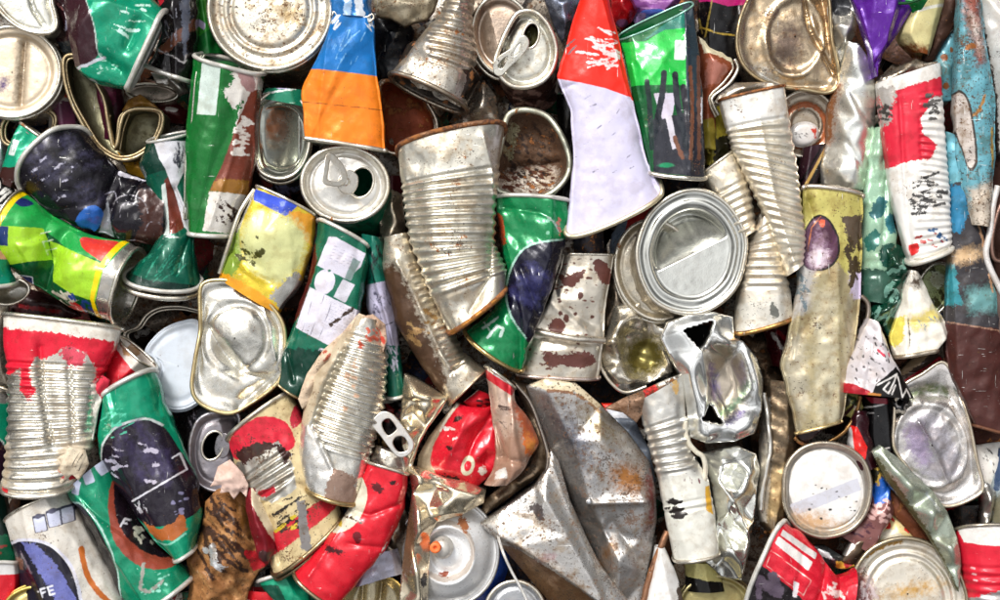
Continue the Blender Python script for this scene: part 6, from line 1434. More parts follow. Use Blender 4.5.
t = Thing('spray_can', 'spray can with white dome top and orange nozzle, blue side', 'spray can', 450, 552, 64)
lid(t, 448, 552, 50, 54, 0, [(1, 0), (.97, 2.5), (.94, -1), (.92, -1), (.88, 4), (.74, 13), (.60, 19), (.56, 20), (.54, 23), (.50, 24), (.47, 22), (.45, 12), (.38, 9), (.30, 9), (.26, 12), (.22, 13), (0, 14)], None,
    paint('#e4e4e4', [(('ring', 446, 548, 27, 28, 0, 2.2), '#c9beb4', 1.2, .3), (('e', 464, 522, 4, 8, -35), '#b0704a', 4, .1), (('e', 445, 572, 5, 2.5, 10), '#9c5038', 2.5, .1)], rough=.3, metal=.3, rust=.0, dirt=.2, coat=.2), name='dome', soft=1.2, noise=.15, rim=dict(r=2.2, M=steel('#c9c9ca', rust=.05)),
    body=dict(off=(13, 13), depth=60, end=1.03, crump=(.3, 20), M=paint('#2f6cf0', coat=.5, dirt=.2)))
lathe(t, 'valve_cup', 443, 545, [(11, 10), (11, 18), (9.5, 20), (8.5, 22), (8, 26), (.2, 26)], paint('#cdc8c0', rough=.4, metal=.4, dirt=.5))
lathe(t, 'nozzle', 439, 543, [(5.5, 22), (5.5, 31), (4.8, 32.5), (1.8, 32.5), (1.6, 30), (.2, 30)], mat('#e8743c', 0, .5, 0, .3, .1, .2), lean=(-.08, 0))
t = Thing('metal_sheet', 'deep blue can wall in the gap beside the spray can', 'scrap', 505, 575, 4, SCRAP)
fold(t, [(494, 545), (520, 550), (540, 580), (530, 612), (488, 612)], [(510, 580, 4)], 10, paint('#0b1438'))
t = Thing('can_lid', 'grey ringed can end cut by the bottom edge beside the spray can', 'can lid', 516, 605, 70, ENDS)
lid(t, 515, 613, 30, 32, 0, DRINK, None, steel('#b4b6bb', rust=.02, dirt=.2), rim=dict(r=2), body=dict(off=(0, 4), depth=40))
t = Thing('wire', 'thin white wire hanging across the gap from the spray can', 'wire', 515, 575, 98)
tube(t, 'wire', [(497, 536, 80), (503, 552), (512, 572), (522, 590), (532, 612)], 1.5, paint('#d6d3ce', dirt=.3, metal=.3), n=8, world_z=True)

t = Thing('drink_can', 'green can with navy oval and pale emblem, narrow foot with gold rim', 'can', 520, 285, 78, CANS)
loft(t, [(496, 198, 567, 202, dict(bow=-3)), (500, 236, 568, 236), (507, 270, 558, 270), (498, 306, 545, 306), (467, 331, 522, 369, dict(bow=7))], 22,
     paint('#0c9052', [(('s', [(514, 262), (528, 246), (566, 240), (578, 260), (552, 300), (532, 340), (524, 337), (510, 316), (505, 290)]), '#1d1b33', .4), (('lc', [(562, 240), (530, 246), (514, 262), (506, 290), (511, 316), (526, 338)], 2), '#9fc9b8', .7), (streaks(532, 285, 16, 24, 20, 8, 18, 7, 30, 132), '#4a4a80', 6), (('p', [(496, 212), (503, 218), (506, 244), (500, 246)]), '#b8502c', 2), (('u', [('l', [(483, 328), (498, 317)], 2.6), ('l', [(488, 337), (497, 325), (503, 328), (500, 336)], 2.8), ('l', [(484, 322), (490, 330)], 1.6)]), '#b9cfc6', 1),  # soft violet streaks paint highlights on the dented navy oval
                       (('lc', [(543, 216), (552, 222), (558, 232)], 2), '#9fb4a8', 1.2), (('u', [('e', 547, 222, 2, 2, 0), ('e', 547, 234, 2, 2, 0)]), '#7fbf9f', .6), (streaks(560, 228, 3, 10, 0, 6, 3, 2, 60, 133), '#b06a5a', .8)], rough=.22, coat=.6),
     dents=[(530, 300, 12, 16, 20, 6), (545, 280, 12, 8, 0, -4)], creases=[([(502, 208), (540, 214), (566, 226)], 2.5, 3), ([(520, 268), (538, 312)], 3, 5)], crump=(1.6, 18), rims=[dict(end=0, r=2.2, M=WHITE_RIM()), dict(end=1, r=2.4, M=steel('#b0996a', rust=.2))])
t = Thing('food_can', 'pale steel square can with brown rust blots and a raised bead near its foot', 'can', 568, 315, 67, FOOD)
loft(t, [(563, 255, 614, 256, dict(bow=-1)), (550, 300, 606, 296), (531, 328, 604, 338, dict(h=9)), (526, 345, 602, 352, dict(h=17)), (517, 373, 598, 377, dict(bow=3))], 13,
     steel('#cfc8bc', rough=.32, rust=.3, dirt=.45, prints=[(('s', [(560, 280), (572, 274), (584, 270), (580, 280), (570, 288)]), '#5c342c', 2.5, .1), (('s', [(592, 262), (606, 262), (612, 280), (602, 284)]), '#5c342c', 2.5, .1), (('s', [(548, 325), (556, 318), (565, 325), (560, 334), (552, 336)]), '#5c342c', 2.5, .1), (('u', [('e', 561, 277, 3, 3, 0), ('e', 580, 296, 3, 4, 0), ('e', 566, 318, 3, 4, 0), ('e', 575, 314, 2, 2, 0), ('e', 560, 313, 2, 3, 0), ('e', 592, 317, 2, 2, 0)]), '#4f2e26', 1.2, .1),
                                                               (('s', [(542, 354), (552, 350), (560, 356), (574, 351), (590, 353), (594, 363), (580, 368), (562, 364), (548, 367)]), '#5f3a34', 4, .1), (streaks(560, 345, 40, 26, 0, 26, 2.2, 1.6, 20, 166), '#5a352a', .8, .1), (streaks(580, 285, 26, 28, 0, 30, 2.4, 1.8, 20, 167), '#5a352a', .8, .1)]), q=.5, creases=[([(528, 330), (560, 336), (604, 340)], 3, -5)], crump=(.9, 24), rims=[dict(end=1, r=2, M=steel('#b8a9a4', rust=.35)), dict(end=0, r=1.4)])
tube(t, 'bead', [(529, 328, 75), (545, 333, 82), (575, 338, 84), (604, 340, 77)], 3.2, steel('#d6cfc4', rust=.3), world_z=True, rough=1)
t = Thing('metal_sheet', 'dark stained side panel of tin beside the rust blotted square can', 'scrap', 612, 300, 52, SCRAP)
fold(t, [(610, 254), (622, 262), (634, 300), (630, 330), (606, 348), (600, 335)], [(616, 300, 5)], 14, steel('#6f655a', rust=.3, dirt=.7))
t = Thing('can_lid', 'second round can end tucked behind the mirror bright round lid, red and blue side', 'can lid', 655, 262, 66, ENDS)
lid(t, 656, 270, 40, 50, -14, PLAIN, None, steel('#bdb6a8', rust=.08, dirt=.4), rim=dict(r=2.2, more=[(-1, 3, 6, 2)]), body=dict(off=(-4, -16), depth=30, end=.98, M=paint('#8ba0b8', [(('p', [(625, 232), (634, 205), (660, 200), (640, 240)]), '#cf1c24', .4)])))
t = Thing('can_lid', 'mirror bright round lid, split by a diagonal bend across its raised centre', 'can lid', 692, 254, 88, ENDS)
lid(t, 693, 253, 53, 61, -8, [(1, 0), (.97, 2.5), (.92, 0), (.88, -3), (.81, 1.5), (.77, 0), (.73, -4), (.70, -3), (0, -3)], [(640, 236), (650, 214), (668, 198), (690, 190), (712, 194), (732, 210), (745, 236), (744, 262), (736, 286), (720, 303), (698, 313), (674, 311), (654, 300), (642, 280), (637, 256)],
    steel('#cfd0cc', rough=.12, rust=.0, dirt=.08, bump=.12, scratch=.1), noise=.12, slopes=[(694, 254, -.45, -.9, .85, .70)], rim=dict(r=2.4, M=steel('#cfcac0', rust=.03)), body=dict(off=(-9, 11), depth=50, M=steel('#b3aca0', rust=.1)))
t = Thing('crumpled_can', 'crushed open tin with yellow lacquer inside and torn silver folds', 'can', 638, 348, 60)
fold(t, [(598, 366), (598, 346), (609, 326), (615, 306), (640, 298), (666, 312), (668, 340), (673, 372), (650, 383), (630, 392), (614, 388)], [(612, 340, 12), (620, 322, 10), (626, 340, -6), (620, 362, 4), (640, 355, -14), (650, 340, -10), (655, 362, -12), (636, 372, -8), (634, 316, 6), (650, 318, 0), (662, 345, 6), (610, 372, 8), (628, 380, 8)], 40,
     steel('#cfc9bd', rough=.22, rust=.06, dirt=.4, prints=[(('s', [(628, 348), (640, 336), (656, 338), (664, 352), (660, 370), (642, 376), (628, 368)]), '#6d6434', 6, .6), (('u', [('e', 640, 354, 3, 2, 0), ('e', 648, 352, 2, 1.5, 0), ('lc', [(632, 366), (646, 370), (660, 364)], 1.5)]), '#4c431c', .6, .3)]), crump=(2.5, 12), soft=2)
tube(t, 'rim', [(598, 350), (600, 366), (612, 384), (626, 392), (646, 386)], 1.8, steel(rust=.1), z=66)
t = Thing('crumpled_can', 'bright square aluminium frame can with two black triangular holes and rainbow tint', 'can', 712, 378, 88)
fold(t, [(661, 338, 0), (668, 322, 0), (690, 314, 2), (714, 312, 3), (733, 317, 0), (735, 338, -2), (743, 341, 0), (757, 358, 0), (763, 378, 0), (762, 410, 0), (755, 433, 0), (735, 441, 2), (706, 443, 2), (690, 437, 0), (687, 410, 0), (681, 376, 0), (668, 352, 0)],
     [(682, 328, 7), (714, 320, 8), (700, 350, 10), (690, 372, 12), (698, 400, 12), (704, 345, 4), (716, 336, 10), (724, 330, 2), (728, 342, 10), (710, 385, -6), (730, 360, -10), (738, 385, -8), (725, 405, -8), (742, 405, -2), (748, 360, 8), (756, 385, 9), (750, 420, 8), (700, 420, 8), (710, 404, 2), (722, 426, 8), (706, 434, 10), (734, 432, 10)], 30,
     steel('#f0efec', rough=.15, rust=.02, dirt=.15, bump=.08, prints=[(('s', [(708, 345), (722, 342), (740, 356), (748, 380), (744, 408), (726, 420), (716, 405), (709, 380)]), '#b3a796', 6, .9), (('p', [(708, 366), (714, 364), (720, 400), (714, 405)]), '#8a7aa6', 5, .9), (('lc', [(722, 414), (738, 402), (748, 384)], 5), '#7f9a80', 4.6, .9), (('lc', [(728, 422), (742, 412)], 4), '#5a4a8c', 4.6, .9)]),
     holes=[('p', [(683, 330), (713, 321), (707, 338), (700, 349)]), ('p', [(701, 419), (710, 404), (723, 424)])], crump=None, creased=(1.0, 34), soft=9, fine=1.6, noise=0, creases=[([(700, 350), (708, 386), (702, 418)], 2.5, -4), ([(714, 321), (706, 346)], 2, -3)])
t = Thing('food_can', 'near black sheet coloured as the shade behind the two holes of the bright frame can', 'can', 700, 380, 30, FOOD)
fold(t, [(672, 325), (735, 325), (740, 430), (690, 432)], [(705, 375, 3)], 14, mat('#0f0d0c', .3, .6), crump=(2, 14))  # near black colour stands in for the shade inside the holes

t = Thing('food_can', 'long narrow ribbed can, white above and cream painted below, rusty top flap', 'can', 680, 470, 82, FOOD)
loft(t, [(638, 400, 682, 374), (643, 426, 685, 412), (653, 456, 690, 450), (660, 490, 708, 478), (669, 538, 717, 534), (674, 558, 718, 551, dict(bow=3))], 17,
     paint('#e3e1d6', [(('p', [(630, 390), (690, 370), (700, 470), (656, 478)]), '#dad7cf', 5, .85), (('p', [(703, 484), (708, 484), (711, 512), (704, 508)]), '#d9a73a', 1), (streaks(672, 505, 10, 10, 0, 12, 8, 3, 0, 134), '#3a3230', 1.5), (streaks(690, 478, 8, 3, 0, 6, 4, 1, 80, 135), '#7a2a3a', .4), (streaks(674, 382, 6, 8, 30, 6, 6, 3, 60, 136), '#c9a468', 2)], metal=.3, rough=.35, rust=.14, dirt=.4),
     q=.55, ribs=[(30, 86, 8.6, 1.7), (112, 128, 8, 1.0)], crump=(1.1, 18), rims=[dict(end=1, r=2, M=steel(rust=.2))], caps=[dict(end=1, kind='lid', M=steel('#c9c5bb'))])
fold(t, [(604, 408), (622, 398), (646, 388), (668, 378), (682, 373), (676, 382), (652, 398), (644, 410), (636, 422), (622, 412)], [(640, 398, 5)], 6, mat('#8c6e58', .4, .5, .35, .8, .3, 1, 0, [(streaks(648, 392, 6, 8, 0, 6, 7, 5, 60, 137), '#cf2e2c', 1.5), (('p', [(655, 380), (684, 370), (682, 378), (660, 386)]), '#c9c4ba', 2, .8)]), name='rusty_flap', z=90)
tube(t, 'side_strip', [(684, 420), (686, 438), (694, 450), (702, 456), (704, 470), (702, 484)], 2.6, paint('#d9d2bf', rust=.15), z=92, rough=2)
t = Thing('drink_can', 'grey blue can wall with red tip, wedged between the ribbed can and the grey sheet', 'can', 630, 440, 62, CANS)
fold(t, [(602, 404), (616, 404), (636, 422), (650, 450), (656, 482), (644, 484), (626, 450), (610, 420)], [(628, 430, 8), (644, 462, 8)], 24, paint('#77808f', [(('p', [(600, 400), (616, 400), (616, 410), (602, 412)]), '#cf2a18', .6), (('p', [(606, 409), (622, 408), (628, 418), (612, 418)]), '#d0d2da', .8)], metal=.2))

t = Thing('metal_sheet', 'large grey folded steel sheet with orange rust bloom, centre of the lower heap', 'scrap', 595, 490, 74, SCRAP)
fold(t, [(526, 386, 0), (545, 378, 4), (576, 383, 5), (600, 404, 3), (628, 432, 0), (650, 462, -2), (656, 490, 0), (657, 520, 0), (648, 575, -3), (638, 614, -4), (618, 614, -8), (600, 566, -14), (576, 515, -14), (556, 470, -12), (540, 426, -6)],
     [(548, 392, 5), (572, 440, 6), (590, 502, 8), (645, 501, 9), (612, 520, 2), (630, 470, 6), (618, 560, 7), (640, 540, 0), (604, 530, -2), (600, 440, 10)], 30,
     steel('#a9a7a7', rough=.3, metal=.9, rust=.17, dirt=.75, scratch=.35, prints=[(('s', [(612, 468), (626, 464), (642, 474), (644, 488), (626, 490), (614, 482)]), '#8a5a2a', 9, .3), (('p', [(644, 478), (652, 470), (657, 500), (652, 525), (645, 530), (648, 505)]), '#6a3c38', 5, .3), (('p', [(526, 384), (546, 376), (590, 380), (604, 404), (598, 408), (574, 392), (548, 390)]), '#cfc0a2', 2, .2), (('lc', [(548, 390), (576, 394), (600, 412)], 2.5), '#8a5f3c', 2.5, .2), (('lc', [(610, 545), (600, 575)], 6), '#8f6a44', 7, .4), (('e', 575, 440, 12, 30, -25), '#6f7078', 12, .9), (('e', 600, 425, 20, 10, 40), '#8d7f66', 10, .8)]),
     crump=(.4, 30), creased=(.9, 60), soft=0, edge=(2, 3), noise=.15, edges=[(17, 18), (15, 16), (16, 17)], creases=[([(590, 502), (645, 500)], 2.2, -4), ([(612, 521), (640, 560)], 3, 3), ([(602, 522), (612, 560), (618, 600)], 2, -3)])
lathe(t, 'rivet', 588, 499, [(3.4, 14), (3.2, 20), (2, 22), (.2, 22)], steel('#c9cbd0', rust=.02))
t = Thing('metal_sheet', 'bright creased steel sheet folded to a point, brown underside, beside the grey sheet', 'scrap', 545, 530, 80, SCRAP)
fold(t, [(480, 524, -2), (500, 511, 1), (535, 485, 3), (547, 469, 2), (551, 450, -2), (559, 462, 0), (570, 500, 1), (590, 545, 1), (602, 568, 0), (634, 608, -2), (614, 614, -10), (556, 614, -20), (528, 580, -16), (498, 543, -6)],
     [(545, 498, 9), (566, 535, 9), (588, 573, 7), (499, 536, 7), (520, 545, 8), (560, 571, 8), (605, 604, 4), (536, 522, 5)], 34,
     steel('#bfbcba', rough=.27, rust=.13, dirt=.75, scratch=.35, prints=[(('p', [(494, 543), (520, 549), (560, 574), (606, 608), (606, 622), (540, 622), (514, 572)]), '#75593f', 2, .4), (('s', [(530, 506), (538, 502), (544, 514), (540, 520)]), '#4f4746', 3, .3), (('e', 545, 556, 6, 3, -20), '#8a5a62', 5, .4), (('lc', [(500, 540), (540, 556), (580, 585)], 3), '#7a6248', 5, .4)]),
     crump=(.4, 26), creased=(.8, 55), soft=0, edge=(2, 3), noise=.15, edges=[(17, 18), (18, 19), (19, 20), (14, 15), (15, 16)], creases=[([(499, 540), (520, 546), (560, 571), (606, 606)], 2, -3), ([(551, 462), (568, 505), (594, 562)], 2, -2)])
t = Thing('metal_sheet', 'dark steel wall with a vertical loop edge beneath the rust blotted square can', 'scrap', 525, 440, 64, SCRAP)
fold(t, [(512, 380), (530, 384), (540, 420), (550, 452), (546, 472), (520, 490), (490, 512), (478, 522), (484, 500), (510, 480), (530, 466), (538, 446), (526, 410)], [(528, 405, 6), (541, 440, 2), (520, 482, 6), (500, 500, 4)], 20, steel('#8a7a68', rough=.35, rust=.25, dirt=.7))
tube(t, 'loop_edge', [(516, 384), (530, 402), (540, 428), (547, 452), (546, 470)], 1.8, steel('#a59c94', rust=.25), z=74)

t = Thing('crumpled_can', 'silver foil can crushed dark, between the red bent can and the gold crumpled can', 'can', 392, 540, 66)
fold(t, [(372, 560), (384, 540), (394, 512), (404, 500), (408, 520), (404, 560), (396, 574), (380, 572)], [(392, 535, 10), (400, 520, 4), (388, 558, 8), (398, 552, 2)], 20, steel('#8f867a', rust=.12, dirt=.5), crump=(3, 9))
t = Thing('food_can', 'open can end with lilac wall and white glint, at the bottom edge by red can', 'can', 374, 590, 70, FOOD)
loft(t, [(366, 552, 398, 548), (356, 570, 402, 566), (346, 590, 404, 574, dict(bow=-3))], 14, paint('#a9a8b8', metal=.5, coat=.3), crump=(1.5, 14), z=66)
lid(t, 374, 604, 32, 30, -12, [(1, 0), (.96, 2), (.92, -2), (.84, -12), (.7, -18), (0, -20)], None, steel('#b0a68c', rough=.2, rust=.04, dirt=.3), creases=[([(382, 578), (378, 610)], 3, -10), ([(362, 586), (360, 612)], 2, -8)], rim=dict(r=2, M=steel('#a8935c', rust=.35)), body=dict(off=(0, 2), depth=30))

# ------------------------------------------------------------------ lower right
t = Thing('crumpled_can', 'silver foil can crushed in deep sharp folds beneath the bright frame can', 'can', 732, 510, 78)
fold(t, [(703, 454, 0), (720, 449, 2), (738, 446, 2), (756, 454, 0), (761, 470, 0), (757, 490, 0), (754, 520, 0), (750, 548, 0), (743, 582, -4), (722, 577, -2), (703, 560, -4), (716, 548, 0), (717, 520, 0), (712, 486, 0)],
     [(722, 462, 12), (738, 460, 4), (748, 472, 14), (730, 478, -8), (718, 480, 10), (738, 492, 12), (746, 505, -4), (726, 505, 14), (722, 528, -6), (735, 520, 2), (744, 530, 14), (730, 548, 12), (722, 556, 0), (740, 562, 10), (732, 568, -2), (734, 536, -8)], 40,
     steel('#f0eee8', rough=.15, rust=.02, dirt=.15, bump=.1), crump=None, creased=(2.6, 26), soft=4, noise=0, creases=[([(716, 480), (736, 505), (748, 535), (742, 575)], 2.5, -6), ([(722, 530), (724, 555), (716, 566)], 2.5, -5), ([(705, 460), (735, 470), (758, 482)], 3, 4)])
t = Thing('food_can', 'tall brown lacquered tin with bright edge between the foil can and white panel lid', 'can', 777, 455, 60, FOOD)
loft(t, [(764, 378, 797, 384), (760, 440, 800, 440), (756, 505, 786, 500), (765, 532, 782, 516)], 16, steel('#6d5f4e', rough=.35, rust=.2, dirt=.6, prints=[(('p', [(752, 400), (768, 396), (768, 470), (764, 520), (752, 520)]), '#cfc9bf', 2, .9), (('p', [(768, 470), (786, 460), (784, 512), (764, 516)]), '#b0966c', 5, .6)]), crump=(2.2, 16), rims=[dict(end=1, r=1.6, M=steel('#8a6034', rust=.5))])
tube(t, 'bright_edge', [(761, 392, 76), (765, 420, 76), (766, 450, 76), (760, 486, 74), (758, 508, 72)], 2.4, steel('#dad7d2', rust=.05), rough=2, world_z=True)
t = Thing('can_lid', 'round lid with flat white panel and grey diagonal stripe, rusty lower rim', 'can lid', 827, 490, 84, ENDS)
lid(t, 827, 489, 44, 46, -20, [(1, 0), (.97, 2.5), (.94, 1), (.91, -4), (.87, -6), (.84, -3), (.82, -2.5), (0, -2)], [(784, 488), (787, 466), (800, 450), (820, 443), (843, 446), (862, 459), (870, 480), (868, 504), (858, 523), (840, 534), (818, 536), (797, 526), (786, 508)],
    paint('#e2dfdb', [(('ring', 827, 489, 42, 44, -20, 5), '#b5aea4', .6, .9), (('p', [(790, 505), (858, 478), (862, 490), (796, 516)]), '#c5c5ce', .5), (('e', 815, 522, 22, 7, 10), '#c9a47c', 7), (streaks(828, 505, 30, 22, 0, 14, 1.5, 1.5, 0, 141), '#4a4440', .4)], metal=.15, rough=.4, rust=.05, dirt=.3), rim=dict(r=2.4, M=steel('#b0a698', rust=.2)), body=dict(off=(3, 10), depth=45, M=steel('#8f7866', rust=.45)))
t = Thing('drink_can', 'red can with white bars and dark glass picture, crumpled at one end', 'can', 795, 570, 86, CANS)
loft(t, [(786, 522, 748, 612, dict(bow=-15)), (800, 531, 764, 622, dict(bow=-6)), (822, 556, 796, 630), (836, 578, 822, 630), (855, 568, 846, 620)], 24,
     paint('#d01c30', [(('p', [(779, 526), (814, 551), (811, 556), (776, 531)]), '#dcd6d4', .4), (('p', [(774, 532), (808, 558), (803, 566), (770, 539)]), '#e0dad6', .5), (('u', [('l', [(766, 545), (805, 575), (798, 590), (761, 560), (766, 545)], 1)]), '#e6b8b0', .2), (('s', [(746, 572), (754, 560), (772, 572), (800, 598), (806, 625), (748, 625)]), '#261c20', .8), (streaks(764, 588, 14, 14, 30, 8, 14, 5, 60, 142), '#6a5a6c', 2), (('p', [(788, 575), (794, 578), (792, 592), (788, 592)]), '#d8cfd2', 1), (streaks(828, 592, 12, 16, 0, 18, 5, 2.4, 30, 143), '#e6c8c4', 1.5), (streaks(822, 600, 12, 14, 0, 14, 6, 2, 60, 144), '#5a0a14', 1.2)], rough=.26, coat=.4, metal=.15, dirt=.25),
     q=.7, creases=[([(824, 560), (812, 600)], 3, 6), ([(838, 572), (830, 620)], 3, 6), ([(800, 545), (785, 600)], 4, 2)], crump=(2.2, 12), rims=[dict(end=0, r=2.6, M=WHITE_RIM())])
t = Thing('metal_sheet', 'grey scrap with yellow and black print, stuck between the red can and white panel lid', 'scrap', 832, 560, 76, SCRAP)
fold(t, [(812, 546), (826, 546), (842, 556), (856, 566), (842, 570), (826, 566)], [(830, 556, 8)], 10, paint('#4a4c4e', [(('p', [(834, 560), (856, 562), (854, 570), (836, 568)]), '#c9a23c', 1.5), (('p', [(842, 562), (854, 565), (846, 568)]), '#b83038', 1), (('p', [(816, 548), (828, 552), (834, 560), (822, 556)]), '#c6c8ca', 1.5)], metal=.5), crump=(3, 8))
t = Thing('can_lid', 'large rust stained ringed lid at the bottom edge with red smear on one side', 'can lid', 906, 590, 80, ENDS)
lid(t, 908, 594, 58, 56, 0, [(1, 0), (.97, 2.5), (.94, 0), (.92, -3), (.88, -1), (.84, -1), (.82, -5), (.77, -5), (.74, -1), (.71, -1), (.69, -5), (.64, -5), (.61, -2), (0, -1.5)], [(848, 600), (852, 578), (864, 556), (882, 543), (905, 538), (930, 544), (950, 560), (962, 580), (967, 604), (960, 640), (905, 650), (856, 640)],
    steel('#ddd6ca', rough=.34, metal=.8, rust=.24, dirt=.5, prints=[(('p', [(848, 575), (862, 568), (876, 590), (876, 625), (850, 625)]), '#7c4444', 7, .3), (('e', 915, 590, 22, 6, -10), '#c9a060', 7, .5), (('lc', [(866, 556), (884, 545), (900, 541)], 5), '#a07a3c', 4, .4), (streaks(868, 598, 9, 20, 0, 10, 16, 3, 80, 145), '#c9b8b8', 2.5, .4)]), rim=dict(r=2.4, M=steel('#a59a86', rust=.35)), body=dict(off=(0, 4), depth=45))
t = Thing('food_can', 'cream label piece with red letter behind the large rust stained lid', 'can', 898, 525, 66, FOOD)
fold(t, [(872, 545), (880, 524), (892, 512), (906, 520), (926, 540), (930, 556), (900, 548)], [(898, 530, 6)], 16, paint('#e4cf96', [(('t', 'S', 888, 515, 12, 35, 2.8), '#cf2a24', .4), (('r', 906, 529, 7, 4, 40), '#cf2a24', .8), (('p', [(872, 535), (890, 528), (912, 540), (905, 552)]), '#e2dcc8', 3)], metal=.1, rough=.4))
t = Thing('metal_sheet', 'bent silver and dark rim wedge pointing up beside the cream label piece', 'scrap', 868, 535, 78, SCRAP)
fold(t, [(842, 562), (850, 545), (866, 530), (882, 516), (892, 508), (892, 514), (880, 528), (868, 546), (856, 566)], [(866, 540, 2), (880, 524, 3)], 14, steel('#5a4c40', rough=.35, rust=.15, prints=[(('lc', [(846, 553), (866, 530), (892, 509)], 6), '#d5d2cc', 1, .9)]))
t = Thing('drink_can', 'blue topped can with pink brown berry print and yellow stripe, behind the white panel lid', 'can', 876, 500, 68, CANS)
loft(t, [(864, 460, 884, 472), (872, 486, 890, 494), (868, 510, 893, 512), (838, 534, 868, 552)], 14, paint('#8c5a56', [(('p', [(870, 478), (890, 472), (892, 497), (872, 504)]), '#2560bd', .8), (('p', [(862, 456), (880, 464), (876, 484), (866, 478)]), '#c9a84a', 2), (('p', [(868, 466), (876, 470), (873, 484), (868, 480)]), '#3a3a2c', 1.5), (streaks(878, 510, 14, 10, -30, 26, 3.5, 2.6, 40, 146), '#d3aaa4', .6), (streaks(860, 525, 12, 10, -30, 12, 6, 2, 40, 147), '#5a2a3a', .6)], coat=.3), crump=(1.6, 12))
t = Thing('metal_sheet', 'rusty brown flat strip running beside the long silver green wedge', 'scrap', 925, 535, 72, SCRAP)
fold(t, [(888, 482), (898, 490), (930, 528), (952, 556), (964, 585), (966, 610), (952, 590), (926, 550), (906, 528), (892, 512)], [(915, 520, 4), (945, 560, 4)], 10, mat('#6e3b22', .3, .55, .45, .5, .2, .8))
t = Thing('metal_sheet', 'long silver green curved wedge with a painted glint, crossing the lower corner', 'scrap', 920, 510, 90, SCRAP)
fold(t, [(873, 452), (882, 446), (896, 456), (915, 474), (934, 492), (948, 512), (958, 538), (962, 566), (959, 592), (948, 568), (930, 538), (908, 508), (886, 480)], [(888, 462, 8), (908, 484, 12), (930, 512, 13), (948, 545, 11), (955, 575, 5)], 20, steel('#a9b3a6', rough=.22, metal=.7, rust=.05, dirt=.45, prints=[(('lc', [(876, 460), (900, 495), (930, 540), (956, 590)], 6), '#5e5c40', 3, .5), (('lc', [(926, 492), (938, 510)], 3), '#ccd6d2', 2, .8)]), crump=(.5, 20), soft=6)  # short pale stroke paints a glint onto the metal
t = Thing('can_lid', 'squashed pearly lid with painted lilac sheen, red and white stripe on its side', 'can lid', 935, 440, 82, ENDS)
lid(t, 930, 446, 45, 72, 0, [(1, 0), (.97, 2), (.93, 0), (.88, -5), (.80, -4), (.76, 0), (.70, 0), (.66, -2), (.60, -2), (.56, -1), (0, 0)], [(896, 398), (905, 384), (922, 374), (942, 362), (954, 376), (962, 398), (970, 425), (977, 460), (983, 486), (976, 496), (956, 505), (940, 504), (922, 486), (905, 464), (894, 446), (894, 420)], inner=(931, 445, 36, 43, -20, .74),
    M=steel('#cbc7c6', rough=.2, rust=.04, dirt=.35, metal=.85, prints=[(('s', [(904, 430), (918, 414), (940, 416), (954, 440), (960, 470), (940, 482), (918, 466)]), '#b3aeb4', 6, .7), (('s', [(906, 430), (920, 425), (930, 450), (926, 466), (912, 452)]), '#a898b0', 6, .8), (('lc', [(905, 400), (930, 388), (950, 392)], 8), '#7f8a66', 5, .8), (('lc', [(948, 376), (958, 410), (966, 440)], 5), '#ddd8d4', 3, .6)]),  # lilac sheen and olive gold reflection are painted in as prints
    dents=[(940, 395, 24, 6, 5, 6)], creases=[([(918, 422), (934, 450), (946, 480)], 4, -4)], crump=(1.4, 16), rim=dict(r=1.8, M=steel('#d2c6b4', rust=.15)), body=dict(off=(2, 11), depth=40, end=1.0, M=paint('#d9d4d0', [(('v', 17, 60), '#c81e30', .5)])))
t = Thing('food_can', 'tan and dark red can shoulder rising behind the squashed pearly lid', 'can', 922, 370, 70, FOOD)
fold(t, [(892, 388), (900, 372), (925, 346), (942, 356), (946, 364), (922, 374), (904, 388)], [(920, 364, 6)], 16, paint('#4b3a32', [(('p', [(896, 386), (940, 356), (946, 364), (904, 390)]), '#a8182a', .5), (('p', [(902, 389), (944, 362), (946, 372), (908, 392)]), '#d9cfc6', .5), (('p', [(896, 374), (924, 346), (934, 350), (904, 376)]), '#9a8468', 1.5)], rough=.3))
t = Thing('drink_can', 'pinkish white speckled can ending in black with white outlined letters', 'can', 872, 360, 84, CANS)
loft(t, [(866, 318, 875, 322), (853, 348, 888, 352), (844, 372, 898, 372), (842, 392, 912, 398)], 16,
     paint('#d6ced0', [(('p', [(838, 382), (850, 383), (866, 390), (866, 402), (838, 398)]), '#b01426', .5), (('p', [(871, 383), (891, 366), (915, 394), (915, 408), (892, 404), (866, 398)]), '#17130f', .5), (('u', [('l', [(872, 384), (892, 373), (883, 392), (878, 388), (884, 381)], 1.6), ('l', [(893, 376), (897, 396), (902, 388), (906, 396)], 1.6), ('l', [(886, 393), (890, 384)], 1.4)]), '#e2deda', .2), (streaks(866, 360, 20, 26, 0, 40, 3.5, 1.3, 60, 148), '#2f2426', .5), (streaks(880, 345, 6, 14, 0, 6, 6, 1.6, 50, 149), '#c03048', 1), (('p', [(864, 391), (876, 393), (874, 402), (862, 400)]), '#b8762c', 1)], metal=.3, rough=.35, coat=.2),
     q=.65, crump=(1.4, 15), creases=[([(870, 330), (862, 390)], 3, 2)])
tube(t, 'silver_edge', [(861, 296), (868, 304), (867, 320), (858, 338), (847, 360), (843, 384)], 2.6, steel('#9d9289', rust=.1), z=84)
t = Thing('metal_sheet', 'black shiny crumpled foil with white script beside the pearly lid', 'scrap', 895, 408, 78, SCRAP)
fold(t, [(880, 394), (906, 392), (911, 404), (906, 420), (898, 432), (888, 418)], [(896, 404, 8), (902, 414, 8), (892, 414, 2)], 14, paint('#120f10', [(('t', 'Co', 896, 396, 10, 20, 1.4), '#d4cfcc', .3), (streaks(900, 414, 8, 8, 0, 8, 6, 1.6, -20, 151), '#c9bfae', .6)], rough=.16, coat=.8), crump=(3.5, 8))
